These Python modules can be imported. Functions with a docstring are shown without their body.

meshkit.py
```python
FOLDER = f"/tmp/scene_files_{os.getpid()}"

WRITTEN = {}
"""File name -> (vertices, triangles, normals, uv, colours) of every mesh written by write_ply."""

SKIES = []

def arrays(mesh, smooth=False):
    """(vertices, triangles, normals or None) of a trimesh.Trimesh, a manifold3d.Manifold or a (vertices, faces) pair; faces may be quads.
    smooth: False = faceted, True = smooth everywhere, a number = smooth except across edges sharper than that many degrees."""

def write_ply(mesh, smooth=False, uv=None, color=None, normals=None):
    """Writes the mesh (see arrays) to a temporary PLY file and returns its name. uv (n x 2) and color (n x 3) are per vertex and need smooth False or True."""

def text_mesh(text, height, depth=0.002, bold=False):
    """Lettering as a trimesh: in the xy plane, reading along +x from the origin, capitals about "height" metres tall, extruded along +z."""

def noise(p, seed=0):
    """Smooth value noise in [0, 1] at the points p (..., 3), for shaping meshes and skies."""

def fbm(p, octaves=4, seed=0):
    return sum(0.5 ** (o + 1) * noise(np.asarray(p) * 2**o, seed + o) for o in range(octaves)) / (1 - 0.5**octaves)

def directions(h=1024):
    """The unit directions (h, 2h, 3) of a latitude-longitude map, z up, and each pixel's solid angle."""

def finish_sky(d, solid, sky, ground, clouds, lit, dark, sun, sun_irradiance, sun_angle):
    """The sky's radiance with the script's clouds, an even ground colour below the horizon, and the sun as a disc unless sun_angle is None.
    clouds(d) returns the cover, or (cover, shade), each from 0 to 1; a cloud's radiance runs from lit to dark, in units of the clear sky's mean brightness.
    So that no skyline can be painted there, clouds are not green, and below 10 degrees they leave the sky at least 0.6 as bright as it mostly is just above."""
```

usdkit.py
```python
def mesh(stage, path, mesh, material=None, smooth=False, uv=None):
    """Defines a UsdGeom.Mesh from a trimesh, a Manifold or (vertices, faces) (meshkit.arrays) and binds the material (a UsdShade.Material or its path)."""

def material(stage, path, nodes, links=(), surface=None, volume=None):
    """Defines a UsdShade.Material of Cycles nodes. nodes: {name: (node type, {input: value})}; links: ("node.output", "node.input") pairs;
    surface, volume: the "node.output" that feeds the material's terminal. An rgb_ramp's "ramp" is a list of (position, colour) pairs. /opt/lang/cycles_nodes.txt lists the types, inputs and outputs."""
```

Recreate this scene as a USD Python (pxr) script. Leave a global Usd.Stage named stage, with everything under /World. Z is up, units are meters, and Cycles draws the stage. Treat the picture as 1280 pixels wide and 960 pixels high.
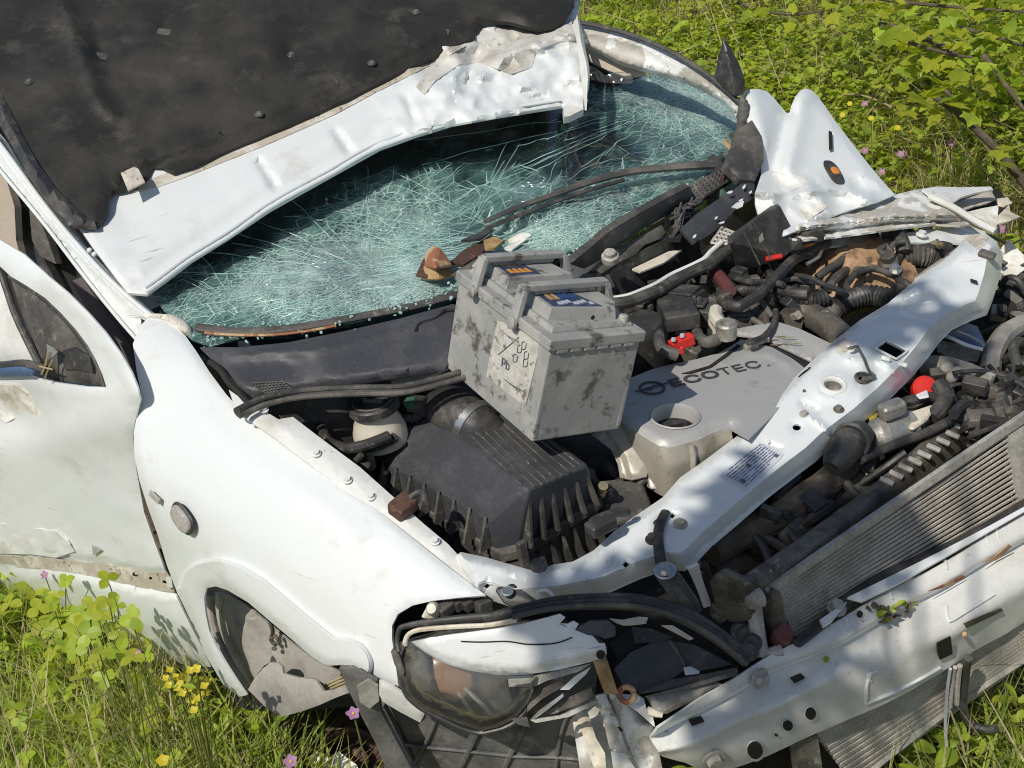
import math, random
import numpy as np
import trimesh, shapely, manifold3d
from shapely.geometry import Polygon, LineString
from scipy.spatial import Delaunay
from pxr import Usd, UsdGeom, UsdLux, UsdShade, Sdf, Gf, Vt
import usdkit, meshkit

stage = Usd.Stage.CreateInMemory()
UsdGeom.SetStageUpAxis(stage, "Z")
UsdGeom.SetStageMetersPerUnit(stage, 1.0)
UsdGeom.Xform.Define(stage, "/World")
RNG = np.random.default_rng(7)

# ------------------------------------------------------------------ camera
CAM = np.array([1.9696, -1.4666, 1.9313])
YAW, PITCH, ROLL, FPX = 2.57282, -0.46205, -0.15937, 1643.42     # focal length in pixels of a 1280 wide picture
_f = np.array([math.cos(PITCH) * math.cos(YAW), math.cos(PITCH) * math.sin(YAW), math.sin(PITCH)])
_r0 = np.cross(_f, [0, 0, 1.0]); _r0 /= np.linalg.norm(_r0); _u0 = np.cross(_r0, _f)
_r = _r0 * math.cos(ROLL) + _u0 * math.sin(ROLL); _u = -_r0 * math.sin(ROLL) + _u0 * math.cos(ROLL)
cam = UsdGeom.Camera.Define(stage, "/World/camera")
cam.CreateHorizontalApertureAttr(36.0); cam.CreateVerticalApertureAttr(27.0)
cam.CreateFocalLengthAttr(36.0 * FPX / 1280)
cam.CreateClippingRangeAttr(Gf.Vec2f(0.05, 500))
M = np.eye(4); M[0, :3], M[1, :3], M[2, :3], M[3, :3] = _r, _u, -_f, CAM
cam.AddTransformOp().Set(Gf.Matrix4d(*M.ravel().tolist()))
cam.CreateExposureAttr(EXPOSURE := -0.22)

# ------------------------------------------------------------------ sky and sun
SUN = np.array([0.26, -0.62, 0.80]); SUN /= np.linalg.norm(SUN)
elev, srot = math.asin(SUN[2]), math.atan2(SUN[0], SUN[1])
skym = usdkit.material(stage, "/World/Looks/sky", {
    "s": ("sky_texture", {"sky_type": "single_scattering", "sun_disc": False, "sun_elevation": elev, "sun_rotation": srot}),
    "b": ("background_shader", {"strength": 0.10})}, [("s.color", "b.color")], surface="b.background")
dome = UsdLux.DomeLight.Define(stage, "/World/sky")
UsdShade.MaterialBindingAPI.Apply(dome.GetPrim()).Bind(skym)
dome.GetPrim().SetCustomDataByKey("kind", "structure")
sun = UsdLux.DistantLight.Define(stage, "/World/sun")
sun.CreateNormalizeAttr(True); sun.CreateIntensityAttr(1.1); sun.CreateAngleAttr(0.5); sun.CreateColorAttr(Gf.Vec3f(1.0, 0.95, 0.86))
_z = SUN; _x = np.cross([0, 0, 1.0], _z); _x /= np.linalg.norm(_x); _y = np.cross(_z, _x)
S4 = np.eye(4); S4[0, :3], S4[1, :3], S4[2, :3] = _x, _y, _z
sun.AddTransformOp().Set(Gf.Matrix4d(*S4.ravel().tolist()))

# ------------------------------------------------------------------ materials
def pm(name, base, rough=0.5, metal=0.0, c2=None, s=8.0, lo=0.48, hi=0.62, c3=None, s3=25.0, lo3=0.58, hi3=0.66, bump=0.0, bs=80.0, grain=0.12, gs=150.0, coat=0.0, spec=0.5, rvar=0.15, stretch=None, scratch=None, **kw):
    N = {"g": ("geometry", {}), "p": ("principled_bsdf", dict(roughness=rough, metallic=metal, coat_weight=coat, coat_roughness=0.08, specular_ior_level=spec, **kw))}
    L = []
    pos = "g.position"
    if stretch is not None:
        N["mp"] = ("mapping", {"scale": stretch}); L.append((pos, "mp.vector")); pos = "mp.vector"
    N["n1"] = ("noise_texture", {"scale": s, "detail": 6.0, "roughness": 0.62})
    L.append((pos, "n1.vector"))
    c2 = base if c2 is None else c2
    N["r1"] = ("rgb_ramp", {"ramp": [(0, base), (lo, base), (hi, c2), (1, c2)]}); L.append(("n1.fac", "r1.fac"))
    cur = "r1.color"
    if c3 is not None:
        N["n3"] = ("noise_texture", {"scale": s3, "detail": 5.0, "roughness": 0.7}); L.append((pos, "n3.vector"))
        N["f3"] = ("map_range", {"clamp": True, "from_min": lo3, "from_max": hi3, "to_min": 0.0, "to_max": 1.0}); L.append(("n3.fac", "f3.value"))
        N["m3"] = ("mix_color", {"blend_type": "mix", "b": c3}); L += [("f3.result", "m3.fac"), (cur, "m3.a")]
        cur = "m3.result"
    if grain:
        N["n2"] = ("noise_texture", {"scale": gs, "detail": 4.0, "roughness": 0.7}); L.append((pos, "n2.vector"))
        N["f2"] = ("map_range", {"clamp": True, "from_min": 0.3, "from_max": 0.7, "to_min": 1 - grain, "to_max": 1 + grain}); L.append(("n2.fac", "f2.value"))
        N["vs"] = ("vector_math", {"math_type": "scale"}); L += [(cur, "vs.vector1"), ("f2.result", "vs.scale")]
        cur = "vs.vector"
    if scratch:      # thin scratches running one way, where a patchy noise lets them
        N["sm"] = ("mapping", {"scale": (9.0, 9.0, 160.0), "rotation": (0.5, 0.35, 0.0)}); N["sn"] = ("noise_texture", {"scale": 1.0, "detail": 3.0}); N["sf"] = ("map_range", {"clamp": True, "from_min": 0.67, "from_max": 0.72, "to_min": 0.0, "to_max": 1.0})
        N["sp"] = ("noise_texture", {"scale": 3.0, "detail": 2.0}); N["sg"] = ("map_range", {"clamp": True, "from_min": 0.52, "from_max": 0.64, "to_min": 0.0, "to_max": 0.8}); N["sx"] = ("math", {"math_type": "multiply"}); N["sc"] = ("mix_color", {"blend_type": "mix", "b": scratch})
        L += [("g.position", "sm.vector"), ("sm.vector", "sn.vector"), ("sn.fac", "sf.value"), ("g.position", "sp.vector"), ("sp.fac", "sg.value"), ("sf.result", "sx.value1"), ("sg.result", "sx.value2"), ("sx.value", "sc.fac"), (cur, "sc.a")]
        cur = "sc.result"
    L.append((cur, "p.base_color"))
    if rvar:
        N["fr"] = ("map_range", {"clamp": True, "from_min": 0.3, "from_max": 0.7, "to_min": max(rough - rvar, 0.03), "to_max": min(rough + rvar, 1)}); L += [("n1.fac", "fr.value"), ("fr.result", "p.roughness")]
    if bump:
        N["nb"] = ("noise_texture", {"scale": bs, "detail": 4.0}); N["bp"] = ("bump", {"strength": bump, "distance": 0.004})
        L += [(pos, "nb.vector"), ("nb.fac", "bp.height"), ("bp.normal", "p.normal")]
    return usdkit.material(stage, "/World/Looks/" + name, N, L, surface="p.BSDF")

W_ = (0.695, 0.72, 0.71)
MAT = {}
MAT["white"] = pm("white_paint", W_, 0.32, 0, c2=(0.70, 0.71, 0.695), s=3, coat=0.5, grain=0.02, c3=(0.55, 0.53, 0.47), s3=9, lo3=0.58, hi3=0.80, bump=0.04, bs=14, scratch=(0.36, 0.35, 0.32))
MAT["white_dirty"] = pm("dirty_white_paint", (0.68, 0.68, 0.65), 0.45, 0, c2=(0.52, 0.50, 0.44), s=9, lo=0.5, hi=0.72, grain=0.06, c3=(0.28, 0.24, 0.18), s3=30, lo3=0.64, hi3=0.74, coat=0.2, bump=0.15, bs=30)
MAT["beam"] = pm("weathered_white_metal", (0.66, 0.655, 0.62), 0.45, 0, c2=(0.56, 0.545, 0.49), s=7, lo=0.46, hi=0.7, grain=0.06, c3=(0.30, 0.26, 0.2), s3=34, lo3=0.66, hi3=0.74, bump=0.15, bs=40)
MAT["white_grime"] = pm("grimy_white_metal", (0.60, 0.585, 0.54), 0.5, 0, c2=(0.40, 0.37, 0.31), s=14, lo=0.45, hi=0.66, grain=0.1, c3=(0.14, 0.11, 0.08), s3=40, lo3=0.62, hi3=0.7, bump=0.3, bs=40)
MAT["flaking"] = pm("flaking_white_paint", (0.47, 0.44, 0.38), 0.55, 0, c2=(0.72, 0.72, 0.69), s=11, lo=0.50, hi=0.53, grain=0.1, c3=(0.2, 0.17, 0.13), s3=45, lo3=0.62, hi3=0.68, bump=0.3, bs=30)
MAT["primer"] = pm("beige_primer", (0.46, 0.41, 0.33), 0.6, 0, c2=(0.60, 0.57, 0.5), s=20, grain=0.1, c3=(0.22, 0.14, 0.09), s3=50)
MAT["rustbeige"] = pm("rust_stained_panel", (0.62, 0.58, 0.48), 0.6, 0, c2=(0.78, 0.77, 0.72), s=16, lo=0.42, hi=0.56, grain=0.1, c3=(0.42, 0.27, 0.15), s3=34, lo3=0.6, hi3=0.7, bump=0.6, bs=50)
MAT["black"] = pm("black_plastic", (0.034, 0.033, 0.033), 0.5, 0, c2=(0.075, 0.070, 0.062), s=12, grain=0.22, c3=(0.15, 0.135, 0.11), s3=30, lo3=0.55, hi3=0.75, bump=0.15, bs=200)
MAT["black_dusty"] = pm("dusty_black_plastic", (0.055, 0.052, 0.048), 0.6, 0, c2=(0.14, 0.127, 0.107), s=10, lo=0.42, hi=0.66, grain=0.25, c3=(0.22, 0.20, 0.165), s3=40, lo3=0.58, hi3=0.75, bump=0.2, bs=160)
MAT["cowl"] = pm("faded_black_plastic", (0.048, 0.049, 0.055), 0.58, 0, c2=(0.075, 0.075, 0.08), s=8, grain=0.2, c3=(0.13, 0.125, 0.115), s3=60, lo3=0.64, hi3=0.74, bump=0.1, bs=300)
MAT["rubber"] = pm("black_rubber", (0.036, 0.035, 0.033), 0.58, 0, c2=(0.085, 0.079, 0.068), s=18, grain=0.25, c3=(0.17, 0.15, 0.12), s3=50, lo3=0.57, hi3=0.72)
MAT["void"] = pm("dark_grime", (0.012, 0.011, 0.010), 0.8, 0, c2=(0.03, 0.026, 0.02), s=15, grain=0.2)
MAT["pad"] = pm("black_felt_pad", (0.020, 0.0185, 0.0155), 0.62, 0, c2=(0.045, 0.042, 0.035), s=5, lo=0.45, hi=0.7, grain=0.4, gs=300, c3=(0.085, 0.077, 0.063), s3=8, lo3=0.56, hi3=0.80, bump=0.3, bs=240, spec=0.4)
MAT["battery"] = pm("grey_battery_plastic", (0.29, 0.29, 0.275), 0.55, 0, c2=(0.36, 0.35, 0.32), s=13, grain=0.05, c3=(0.10, 0.09, 0.075), s3=24, lo3=0.54, hi3=0.64, bump=0.15, bs=70)
MAT["cover"] = pm("silver_plastic", (0.39, 0.385, 0.37), 0.42, 0.15, c2=(0.43, 0.42, 0.395), s=6, grain=0.06, gs=400, c3=(0.24, 0.22, 0.18), s3=14, lo3=0.6, hi3=0.75)
MAT["champagne"] = pm("champagne_plastic", (0.36, 0.33, 0.27), 0.42, 0.15, c2=(0.28, 0.25, 0.195), s=9, grain=0.06, c3=(0.22, 0.18, 0.13), s3=24)
MAT["alu"] = pm("dusty_aluminium", (0.40, 0.38, 0.34), 0.55, 0.1, c2=(0.28, 0.26, 0.22), s=14, grain=0.25, c3=(0.42, 0.40, 0.36), s3=60, lo3=0.6, hi3=0.7, bump=0.2, bs=120)
MAT["fins"] = pm("dusty_cooling_fins", (0.50, 0.46, 0.40), 0.65, 0.0, c2=(0.32, 0.285, 0.235), s=11, lo=0.42, hi=0.64, grain=0.35, gs=420, c3=(0.55, 0.53, 0.48), s3=70, lo3=0.6, hi3=0.7, bump=0.9, bs=420)
MAT["alu_dark"] = pm("oily_aluminium", (0.15, 0.135, 0.11), 0.5, 0.3, c2=(0.07, 0.06, 0.05), s=14, grain=0.3, c3=(0.28, 0.26, 0.22), s3=40, bump=0.3, bs=90)
MAT["cast"] = pm("cast_aluminium", (0.42, 0.40, 0.36), 0.45, 0.5, c2=(0.26, 0.24, 0.2), s=30, grain=0.15, bump=0.4, bs=120)
MAT["steel"] = pm("bright_steel", (0.6, 0.59, 0.56), 0.3, 0.9, grain=0.1)
MAT["tan"] = pm("tan_plastic", (0.44, 0.28, 0.155), 0.55, 0, c2=(0.27, 0.16, 0.09), s=12, grain=0.1, c3=(0.10, 0.075, 0.055), s3=22, lo3=0.5, hi3=0.64)
MAT["orange"] = pm("orange_plastic", (0.62, 0.22, 0.04), 0.4, grain=0.1)
MAT["red"] = pm("red_plastic", (0.62, 0.03, 0.02), 0.35, 0, c2=(0.45, 0.03, 0.02), s=30, grain=0.1)
MAT["darkred"] = pm("dusty_red_plastic", (0.13, 0.04, 0.04), 0.6, 0, c2=(0.11, 0.06, 0.055), s=30)
MAT["brass"] = pm("brass", (0.55, 0.45, 0.25), 0.35, 0.9, grain=0.1)
MAT["milky"] = pm("milky_white_plastic", (0.62, 0.58, 0.48), 0.45, 0, c2=(0.5, 0.45, 0.35), s=18, grain=0.05)
MAT["yellow"] = pm("yellow_plastic", (0.6, 0.45, 0.05), 0.5, grain=0.1)
MAT["blue"] = pm("blue_plastic", (0.03, 0.07, 0.22), 0.35, grain=0.1)
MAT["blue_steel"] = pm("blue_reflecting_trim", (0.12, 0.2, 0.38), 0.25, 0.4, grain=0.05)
MAT["greenish"] = pm("green_connector", (0.04, 0.10, 0.07), 0.5, grain=0.1)
MAT["beige_trim"] = pm("beige_interior_trim", (0.40, 0.34, 0.27), 0.7, grain=0.08)
MAT["mauve"] = pm("mauve_rubber", (0.095, 0.07, 0.075), 0.7, 0, c2=(0.12, 0.095, 0.095), s=15, grain=0.1)
MAT["cabin"] = pm("navy_cabin_fabric", (0.012, 0.018, 0.026), 0.8, 0, c2=(0.02, 0.035, 0.06), s=4, grain=0.2)
MAT["liner"] = pm("dusty_grey_liner", (0.34, 0.32, 0.285), 0.7, 0, c2=(0.24, 0.225, 0.20), s=9, grain=0.12, c3=(0.32, 0.29, 0.24), s3=22, bump=0.3, bs=60)
MAT["shield"] = pm("worn_black_shield", (0.075, 0.075, 0.073), 0.5, 0, c2=(0.15, 0.147, 0.138), s=9, lo=0.4, hi=0.62, grain=0.2, c3=(0.26, 0.25, 0.235), s3=14, lo3=0.55, hi3=0.72, bump=0.15, bs=100)
MAT["rust"] = pm("rusty_iron", (0.10, 0.05, 0.035), 0.7, 0.2, c2=(0.055, 0.035, 0.03), s=20, grain=0.25, c3=(0.2, 0.09, 0.05), s3=40, bump=0.5, bs=90)
MAT["ivory"] = pm("dirty_ivory_plastic", (0.66, 0.60, 0.48), 0.55, 0, c2=(0.45, 0.38, 0.27), s=22, grain=0.1, c3=(0.16, 0.12, 0.08), s3=50, lo3=0.6, hi3=0.7)
MAT["wood"] = pm("ochre_foam", (0.40, 0.27, 0.12), 0.8, 0, c2=(0.27, 0.16, 0.07), s=26, grain=0.2, bump=0.5, bs=90)
MAT["redfoam"] = pm("red_brown_foam", (0.30, 0.12, 0.06), 0.8, 0, c2=(0.48, 0.33, 0.18), s=26, lo=0.5, hi=0.56, grain=0.2, bump=0.5, bs=90)
MAT["fabric"] = pm("torn_grey_green_fabric", (0.20, 0.20, 0.165), 0.8, 0, c2=(0.085, 0.08, 0.065), s=18, grain=0.25, c3=(0.03, 0.028, 0.025), s3=30, bump=0.6, bs=60)
MAT["sticker"] = pm("pale_sticker", (0.55, 0.57, 0.62), 0.4, 0, grain=0.05)
MAT["print"] = pm("dark_print", (0.10, 0.105, 0.14), 0.5, 0, grain=0.1)
MAT["letter"] = pm("dark_grey_lettering", (0.055, 0.055, 0.06), 0.5, 0, grain=0.1)
MAT["oldlabel"] = pm("worn_paper_label", (0.52, 0.50, 0.45), 0.6, 0, c2=(0.40, 0.38, 0.33), s=30, grain=0.15, c3=(0.16, 0.14, 0.11), s3=55, lo3=0.58, hi3=0.64)
MAT["navy_label"] = pm("navy_label", (0.03, 0.045, 0.11), 0.35, 0, c2=(0.07, 0.08, 0.1), s=60, grain=0.1)
MAT["orange_print"] = pm("orange_print", (0.65, 0.30, 0.05), 0.4, grain=0.1)
MAT["pale_print"] = pm("pale_print", (0.45, 0.47, 0.52), 0.4, grain=0.1)
MAT["amber"] = usdkit.material(stage, "/World/Looks/amber_plastic", {"p": ("principled_bsdf", {"base_color": (0.30, 0.15, 0.085), "roughness": 0.25, "coat_weight": 0.5})}, [], surface="p.BSDF")
MAT["clearlens"] = usdkit.material(stage, "/World/Looks/clear_lens", {
    "t": ("transparent_bsdf", {"color": (0.93, 0.94, 0.93)}), "g": ("glossy_bsdf", {"roughness": 0.06}), "f": ("fresnel", {"IOR": 1.5}),
    "a": ("diffuse_bsdf", {"color": (0.5, 0.48, 0.44)}), "m": ("mix_closure", {}), "m2": ("mix_closure", {}),
    "ge": ("geometry", {}), "n": ("noise_texture", {"scale": 12.0, "detail": 6.0}), "mr": ("map_range", {"clamp": True, "from_min": 0.5, "from_max": 0.8, "to_min": 0.03, "to_max": 0.16})},
    [("f.fac", "m.fac"), ("t.BSDF", "m.closure1"), ("g.BSDF", "m.closure2"), ("ge.position", "n.vector"), ("n.fac", "mr.value"), ("mr.result", "m2.fac"), ("m.closure", "m2.closure1"), ("a.BSDF", "m2.closure2")], surface="m2.closure")

def glass_material():
    N = {"g": ("geometry", {}), "at": ("attribute", {"attribute": "damage"}),
         "nw": ("noise_texture", {"scale": 7.0, "detail": 4.0}), "ws": ("vector_math", {"math_type": "scale", "scale": 0.035}), "wa": ("vector_math", {"math_type": "add"})}
    L = [("g.position", "nw.vector"), ("nw.color", "ws.vector1"), ("g.position", "wa.vector1"), ("ws.vector", "wa.vector2")]
    prev = None
    for i, (sc, st, w) in enumerate([(15, (1.0, .40, 1), .012), (34, (1, .5, 1), .022), (78, (1, .7, 1), .075), (160, (1, .9, 1), .13)]):
        m, v, r, mu = f"m{i}", f"v{i}", f"r{i}", f"mu{i}"
        N[m] = ("mapping", {"scale": st, "rotation": (0, 0, 0.35 * (i - 1))})
        N[v] = ("voronoi_texture", {"feature": "distance_to_edge", "scale": float(sc)})
        N[r] = ("map_range", {"clamp": True, "from_min": 0.0, "from_max": float(w), "to_min": 1.0, "to_max": 0.0})
        N["d" + m] = ("map_range", {"clamp": True, "from_min": [0.0, 0.08, 0.24, 0.42][i], "from_max": [0.12, .32, .6, .85][i], "to_min": 0.0, "to_max": 1.0})
        N[mu] = ("math", {"math_type": "multiply"})
        L += [("wa.vector", m + ".vector"), (m + ".vector", v + ".vector"), (v + ".distance", r + ".value"), ("at.fac", "d" + m + ".value"), (r + ".result", mu + ".value1"), ("dd" if 0 else "d" + m + ".result", mu + ".value2")]
        if prev:
            N["x" + m] = ("math", {"math_type": "maximum"}); L += [(prev, "x" + m + ".value1"), (mu + ".value", "x" + m + ".value2")]; prev = "x" + m + ".value"
        else:
            prev = mu + ".value"
    N["nn"] = ("noise_texture", {"scale": 22.0, "detail": 5.0, "roughness": 0.7})
    N["pw"] = ("math", {"math_type": "multiply"})                                    # crushed powder where the damage is greatest
    N["pr"] = ("map_range", {"clamp": True, "from_min": 0.38, "from_max": 0.66, "to_min": 0.0, "to_max": 0.85})
    L += [("g.position", "nn.vector"), ("nn.fac", "pr.value"), ("pr.result", "pw.value1"), ("at.fac", "pw.value2")]
    N["mx"] = ("math", {"math_type": "maximum"}); L += [(prev, "mx.value1"), ("pw.value", "mx.value2")]
    N["cr"] = ("rgb_ramp", {"ramp": [(0, (0.14, 0.28, 0.27)), (0.45, (0.36, 0.56, 0.51)), (1, (0.84, 0.93, 0.89))]}); L.append(("mx.value", "cr.fac"))
    N["vc"] = ("voronoi_texture", {"scale": 85.0}); N["bp"] = ("bump", {"strength": 0.7, "distance": 0.004})
    L += [("wa.vector", "vc.vector"), ("vc.color", "bp.height")]
    N["t"] = ("transparent_bsdf", {"color": (0.66, 0.82, 0.79)}); N["gl"] = ("glossy_bsdf", {"roughness": 0.12}); N["fr"] = ("fresnel", {"IOR": 1.5})
    N["df"] = ("diffuse_bsdf", {}); N["tr"] = ("translucent_bsdf", {}); N["c1"] = ("mix_closure", {"fac": 0.35}); N["a"] = ("mix_closure", {}); N["b"] = ("mix_closure", {})
    L += [("cr.color", "df.color"), ("cr.color", "tr.color"), ("df.BSDF", "c1.closure1"), ("tr.BSDF", "c1.closure2"), ("bp.normal", "gl.normal"), ("bp.normal", "df.normal"),
          ("fr.fac", "a.fac"), ("t.BSDF", "a.closure1"), ("gl.BSDF", "a.closure2"), ("mx.value", "b.fac"), ("a.closure", "b.closure1"), ("c1.closure", "b.closure2")]
    return usdkit.material(stage, "/World/Looks/shattered_glass", N, L, surface="b.closure")
MAT["glass"] = glass_material()

def leaf_mat(name, c, c2, trans=0.4, rough=0.45, s=9.0):
    return usdkit.material(stage, "/World/Looks/" + name, {
        "g": ("geometry", {}), "o": ("object_info", {}), "n": ("noise_texture", {"scale": s, "detail": 3.0}), "ad": ("math", {"math_type": "multiply_add", "value2": 0.55}),
        "r": ("rgb_ramp", {"ramp": [(0.30, c), (0.85, c2)]}), "p": ("principled_bsdf", {"roughness": rough, "specular_ior_level": 0.35}),
        "t": ("translucent_bsdf", {}), "sc": ("vector_math", {"math_type": "multiply", "vector2": (1.5, 1.5, 0.5)}), "m": ("mix_closure", {"fac": trans})},
        [("g.position", "n.vector"), ("o.random", "ad.value1"), ("n.fac", "ad.value3"), ("ad.value", "r.fac"), ("r.color", "p.base_color"), ("r.color", "sc.vector1"), ("sc.vector", "t.color"), ("p.BSDF", "m.closure1"), ("t.BSDF", "m.closure2")], surface="m.closure")
MAT["grass"] = leaf_mat("grass_green", (0.12, 0.20, 0.022), (0.40, 0.47, 0.08))
MAT["straw"] = leaf_mat("dry_straw", (0.30, 0.24, 0.12), (0.45, 0.38, 0.22), 0.2)
MAT["leaf"] = leaf_mat("leaf_green", (0.14, 0.24, 0.024), (0.37, 0.47, 0.05))
MAT["leaf_light"] = leaf_mat("leaf_light_green", (0.20, 0.30, 0.025), (0.44, 0.48, 0.055), 0.5)
MAT["leaf_shrub"] = leaf_mat("shrub_leaf", (0.18, 0.28, 0.02), (0.46, 0.48, 0.05), 0.55)
MAT["stem"] = leaf_mat("stem_green", (0.10, 0.14, 0.03), (0.18, 0.20, 0.05), 0.1)
MAT["bark"] = pm("brown_bark", (0.10, 0.075, 0.05), 0.8, 0, c2=(0.16, 0.12, 0.09), s=30, grain=0.2)
MAT["pink"] = leaf_mat("pink_petal", (0.42, 0.20, 0.42), (0.50, 0.28, 0.50), 0.4)
MAT["petal_yellow"] = leaf_mat("yellow_petal", (0.62, 0.52, 0.03), (0.70, 0.60, 0.06), 0.4)
MAT["soil"] = pm("soil", (0.10, 0.065, 0.04), 0.95, 0, c2=(0.16, 0.11, 0.065), s=6, grain=0.35, gs=60, c3=(0.07, 0.085, 0.025), s3=9, lo3=0.5, hi3=0.62, bump=1.0, bs=40)

# ------------------------------------------------------------------ naming and prims
USED = {}
def numbered(parent, name):
    k = (parent, name); n = USED.get(k, 0); USED[k] = n + 1
    return name if n == 0 else f"{name}_{n:03d}"
LOC = {}
def thing(name, label, cat, loc=(0, 0, 0), group=None):
    p = "/World/" + numbered("/World", name)
    x = UsdGeom.Xform.Define(stage, p); x.AddTranslateOp().Set(Gf.Vec3d(*map(float, loc)))
    LOC[p] = np.array(loc, float); tag(x.GetPrim(), label, cat, group)
    return p
def tag(prim, label=None, cat=None, group=None, kind=None):
    for k, v in (("label", label), ("category", cat), ("group", group), ("kind", kind)):
        if v: prim.SetCustomDataByKey(k, v)
def tm(mesh):
    if hasattr(mesh, "to_mesh"):
        m = mesh.to_mesh(); return trimesh.Trimesh(m.vert_properties[:, :3], m.tri_verts, process=False)
    return mesh
def part(name, mesh, mat, parent, label=None, smooth=35, kind=None):
    """One mesh (world coordinates) as a part under the thing or part `parent`."""
    if isinstance(mesh, (list, tuple)): mesh = trimesh.util.concatenate([tm(m) for m in mesh])
    mesh = tm(mesh).copy()
    root = "/World/" + parent.split("/")[2]
    mesh.vertices = mesh.vertices - LOC[root]
    p = parent + "/" + numbered(parent, name)
    usdkit.mesh(stage, p, mesh, MAT[mat], smooth=smooth)
    tag(stage.GetPrimAtPath(p), label, kind=kind)
    return p
def single(name, mesh, mat, label, cat=None, group=None, kind=None, smooth=35):
    p = "/World/" + numbered("/World", name)
    usdkit.mesh(stage, p, tm(mesh), MAT[mat], smooth=smooth); tag(stage.GetPrimAtPath(p), label, cat, group, kind)
    return p

# ------------------------------------------------------------------ surfaces: where a line of sight meets a plane or a curved panel of the car
def rays(px):
    px = np.atleast_2d(np.asarray(px, float))
    d = _f * FPX + _r * (px[:, :1] - 640) - _u * (px[:, 1:2] - 480)
    return d / np.linalg.norm(d, axis=1, keepdims=True)
class Plane:
    def __init__(s, p, n):
        s.p, s.n = np.asarray(p, float), np.asarray(n, float); s.n = s.n / np.linalg.norm(s.n)
        if (CAM - s.p) @ s.n < 0: s.n = -s.n
    def hit(s, px):
        d = rays(px); t = ((s.p - CAM) @ s.n) / (d @ s.n)
        return CAM + d * t[:, None]
    def normal(s, P): return np.tile(s.n, (len(P), 1))
    def up(s, h): return Plane(s.p + s.n * h, s.n)
def plane3(a, b, c):
    a, b, c = (np.asarray(x, float) for x in (a, b, c)); return Plane(a, np.cross(b - a, c - a))
def lineplane(a, b, n):
    a, b, n = (np.asarray(x, float) for x in (a, b, n)); d = (b - a) / np.linalg.norm(b - a); return Plane(a, n - d * (n @ d))
class Func:
    """F(P) > 0 outside the panel, 0 on it."""
    def __init__(s, F, t0=1.2, t1=6.0): s.F, s.t0, s.t1 = F, t0, t1
    def hit(s, px):
        d = rays(px); lo = np.full(len(d), s.t0); fl = s.F(CAM + d * s.t0); hi = np.full(len(d), s.t1); found = np.zeros(len(d), bool)
        for t in np.linspace(s.t0, s.t1, 160)[1:]:
            f = s.F(CAM + d * t); new = ~found & (f <= 0)
            hi[new] = t; found |= new; keep = ~found; lo[keep] = t
        for _ in range(24):
            mid = (lo + hi) / 2; f = s.F(CAM + d * mid[:, None]); pos = f > 0
            lo = np.where(pos, mid, lo); hi = np.where(pos, hi, mid)
        return CAM + d * ((lo + hi) / 2)[:, None]
    def normal(s, P):
        e = 2e-4; n = np.stack([s.F(P + np.eye(3)[k] * e) - s.F(P - np.eye(3)[k] * e) for k in range(3)], 1)
        return n / np.maximum(np.linalg.norm(n, axis=1, keepdims=True), 1e-12)
    def up(s, h): return Func(lambda P: s.F(P) - h, s.t0, s.t1)
def at(px, py, z=None, x=None, y=None):
    d = rays((px, py))[0]; k, v = next((k, v) for k, v in enumerate((x, y, z)) if v is not None)
    return CAM + d * (v - CAM[k]) / d[k]
def hz(h): return Plane((0, 0, h), (0, 0, 1))
def zoomed(ox, oy, s, pts): return [(ox + x / s, oy + y / s) for x, y in pts]
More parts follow.
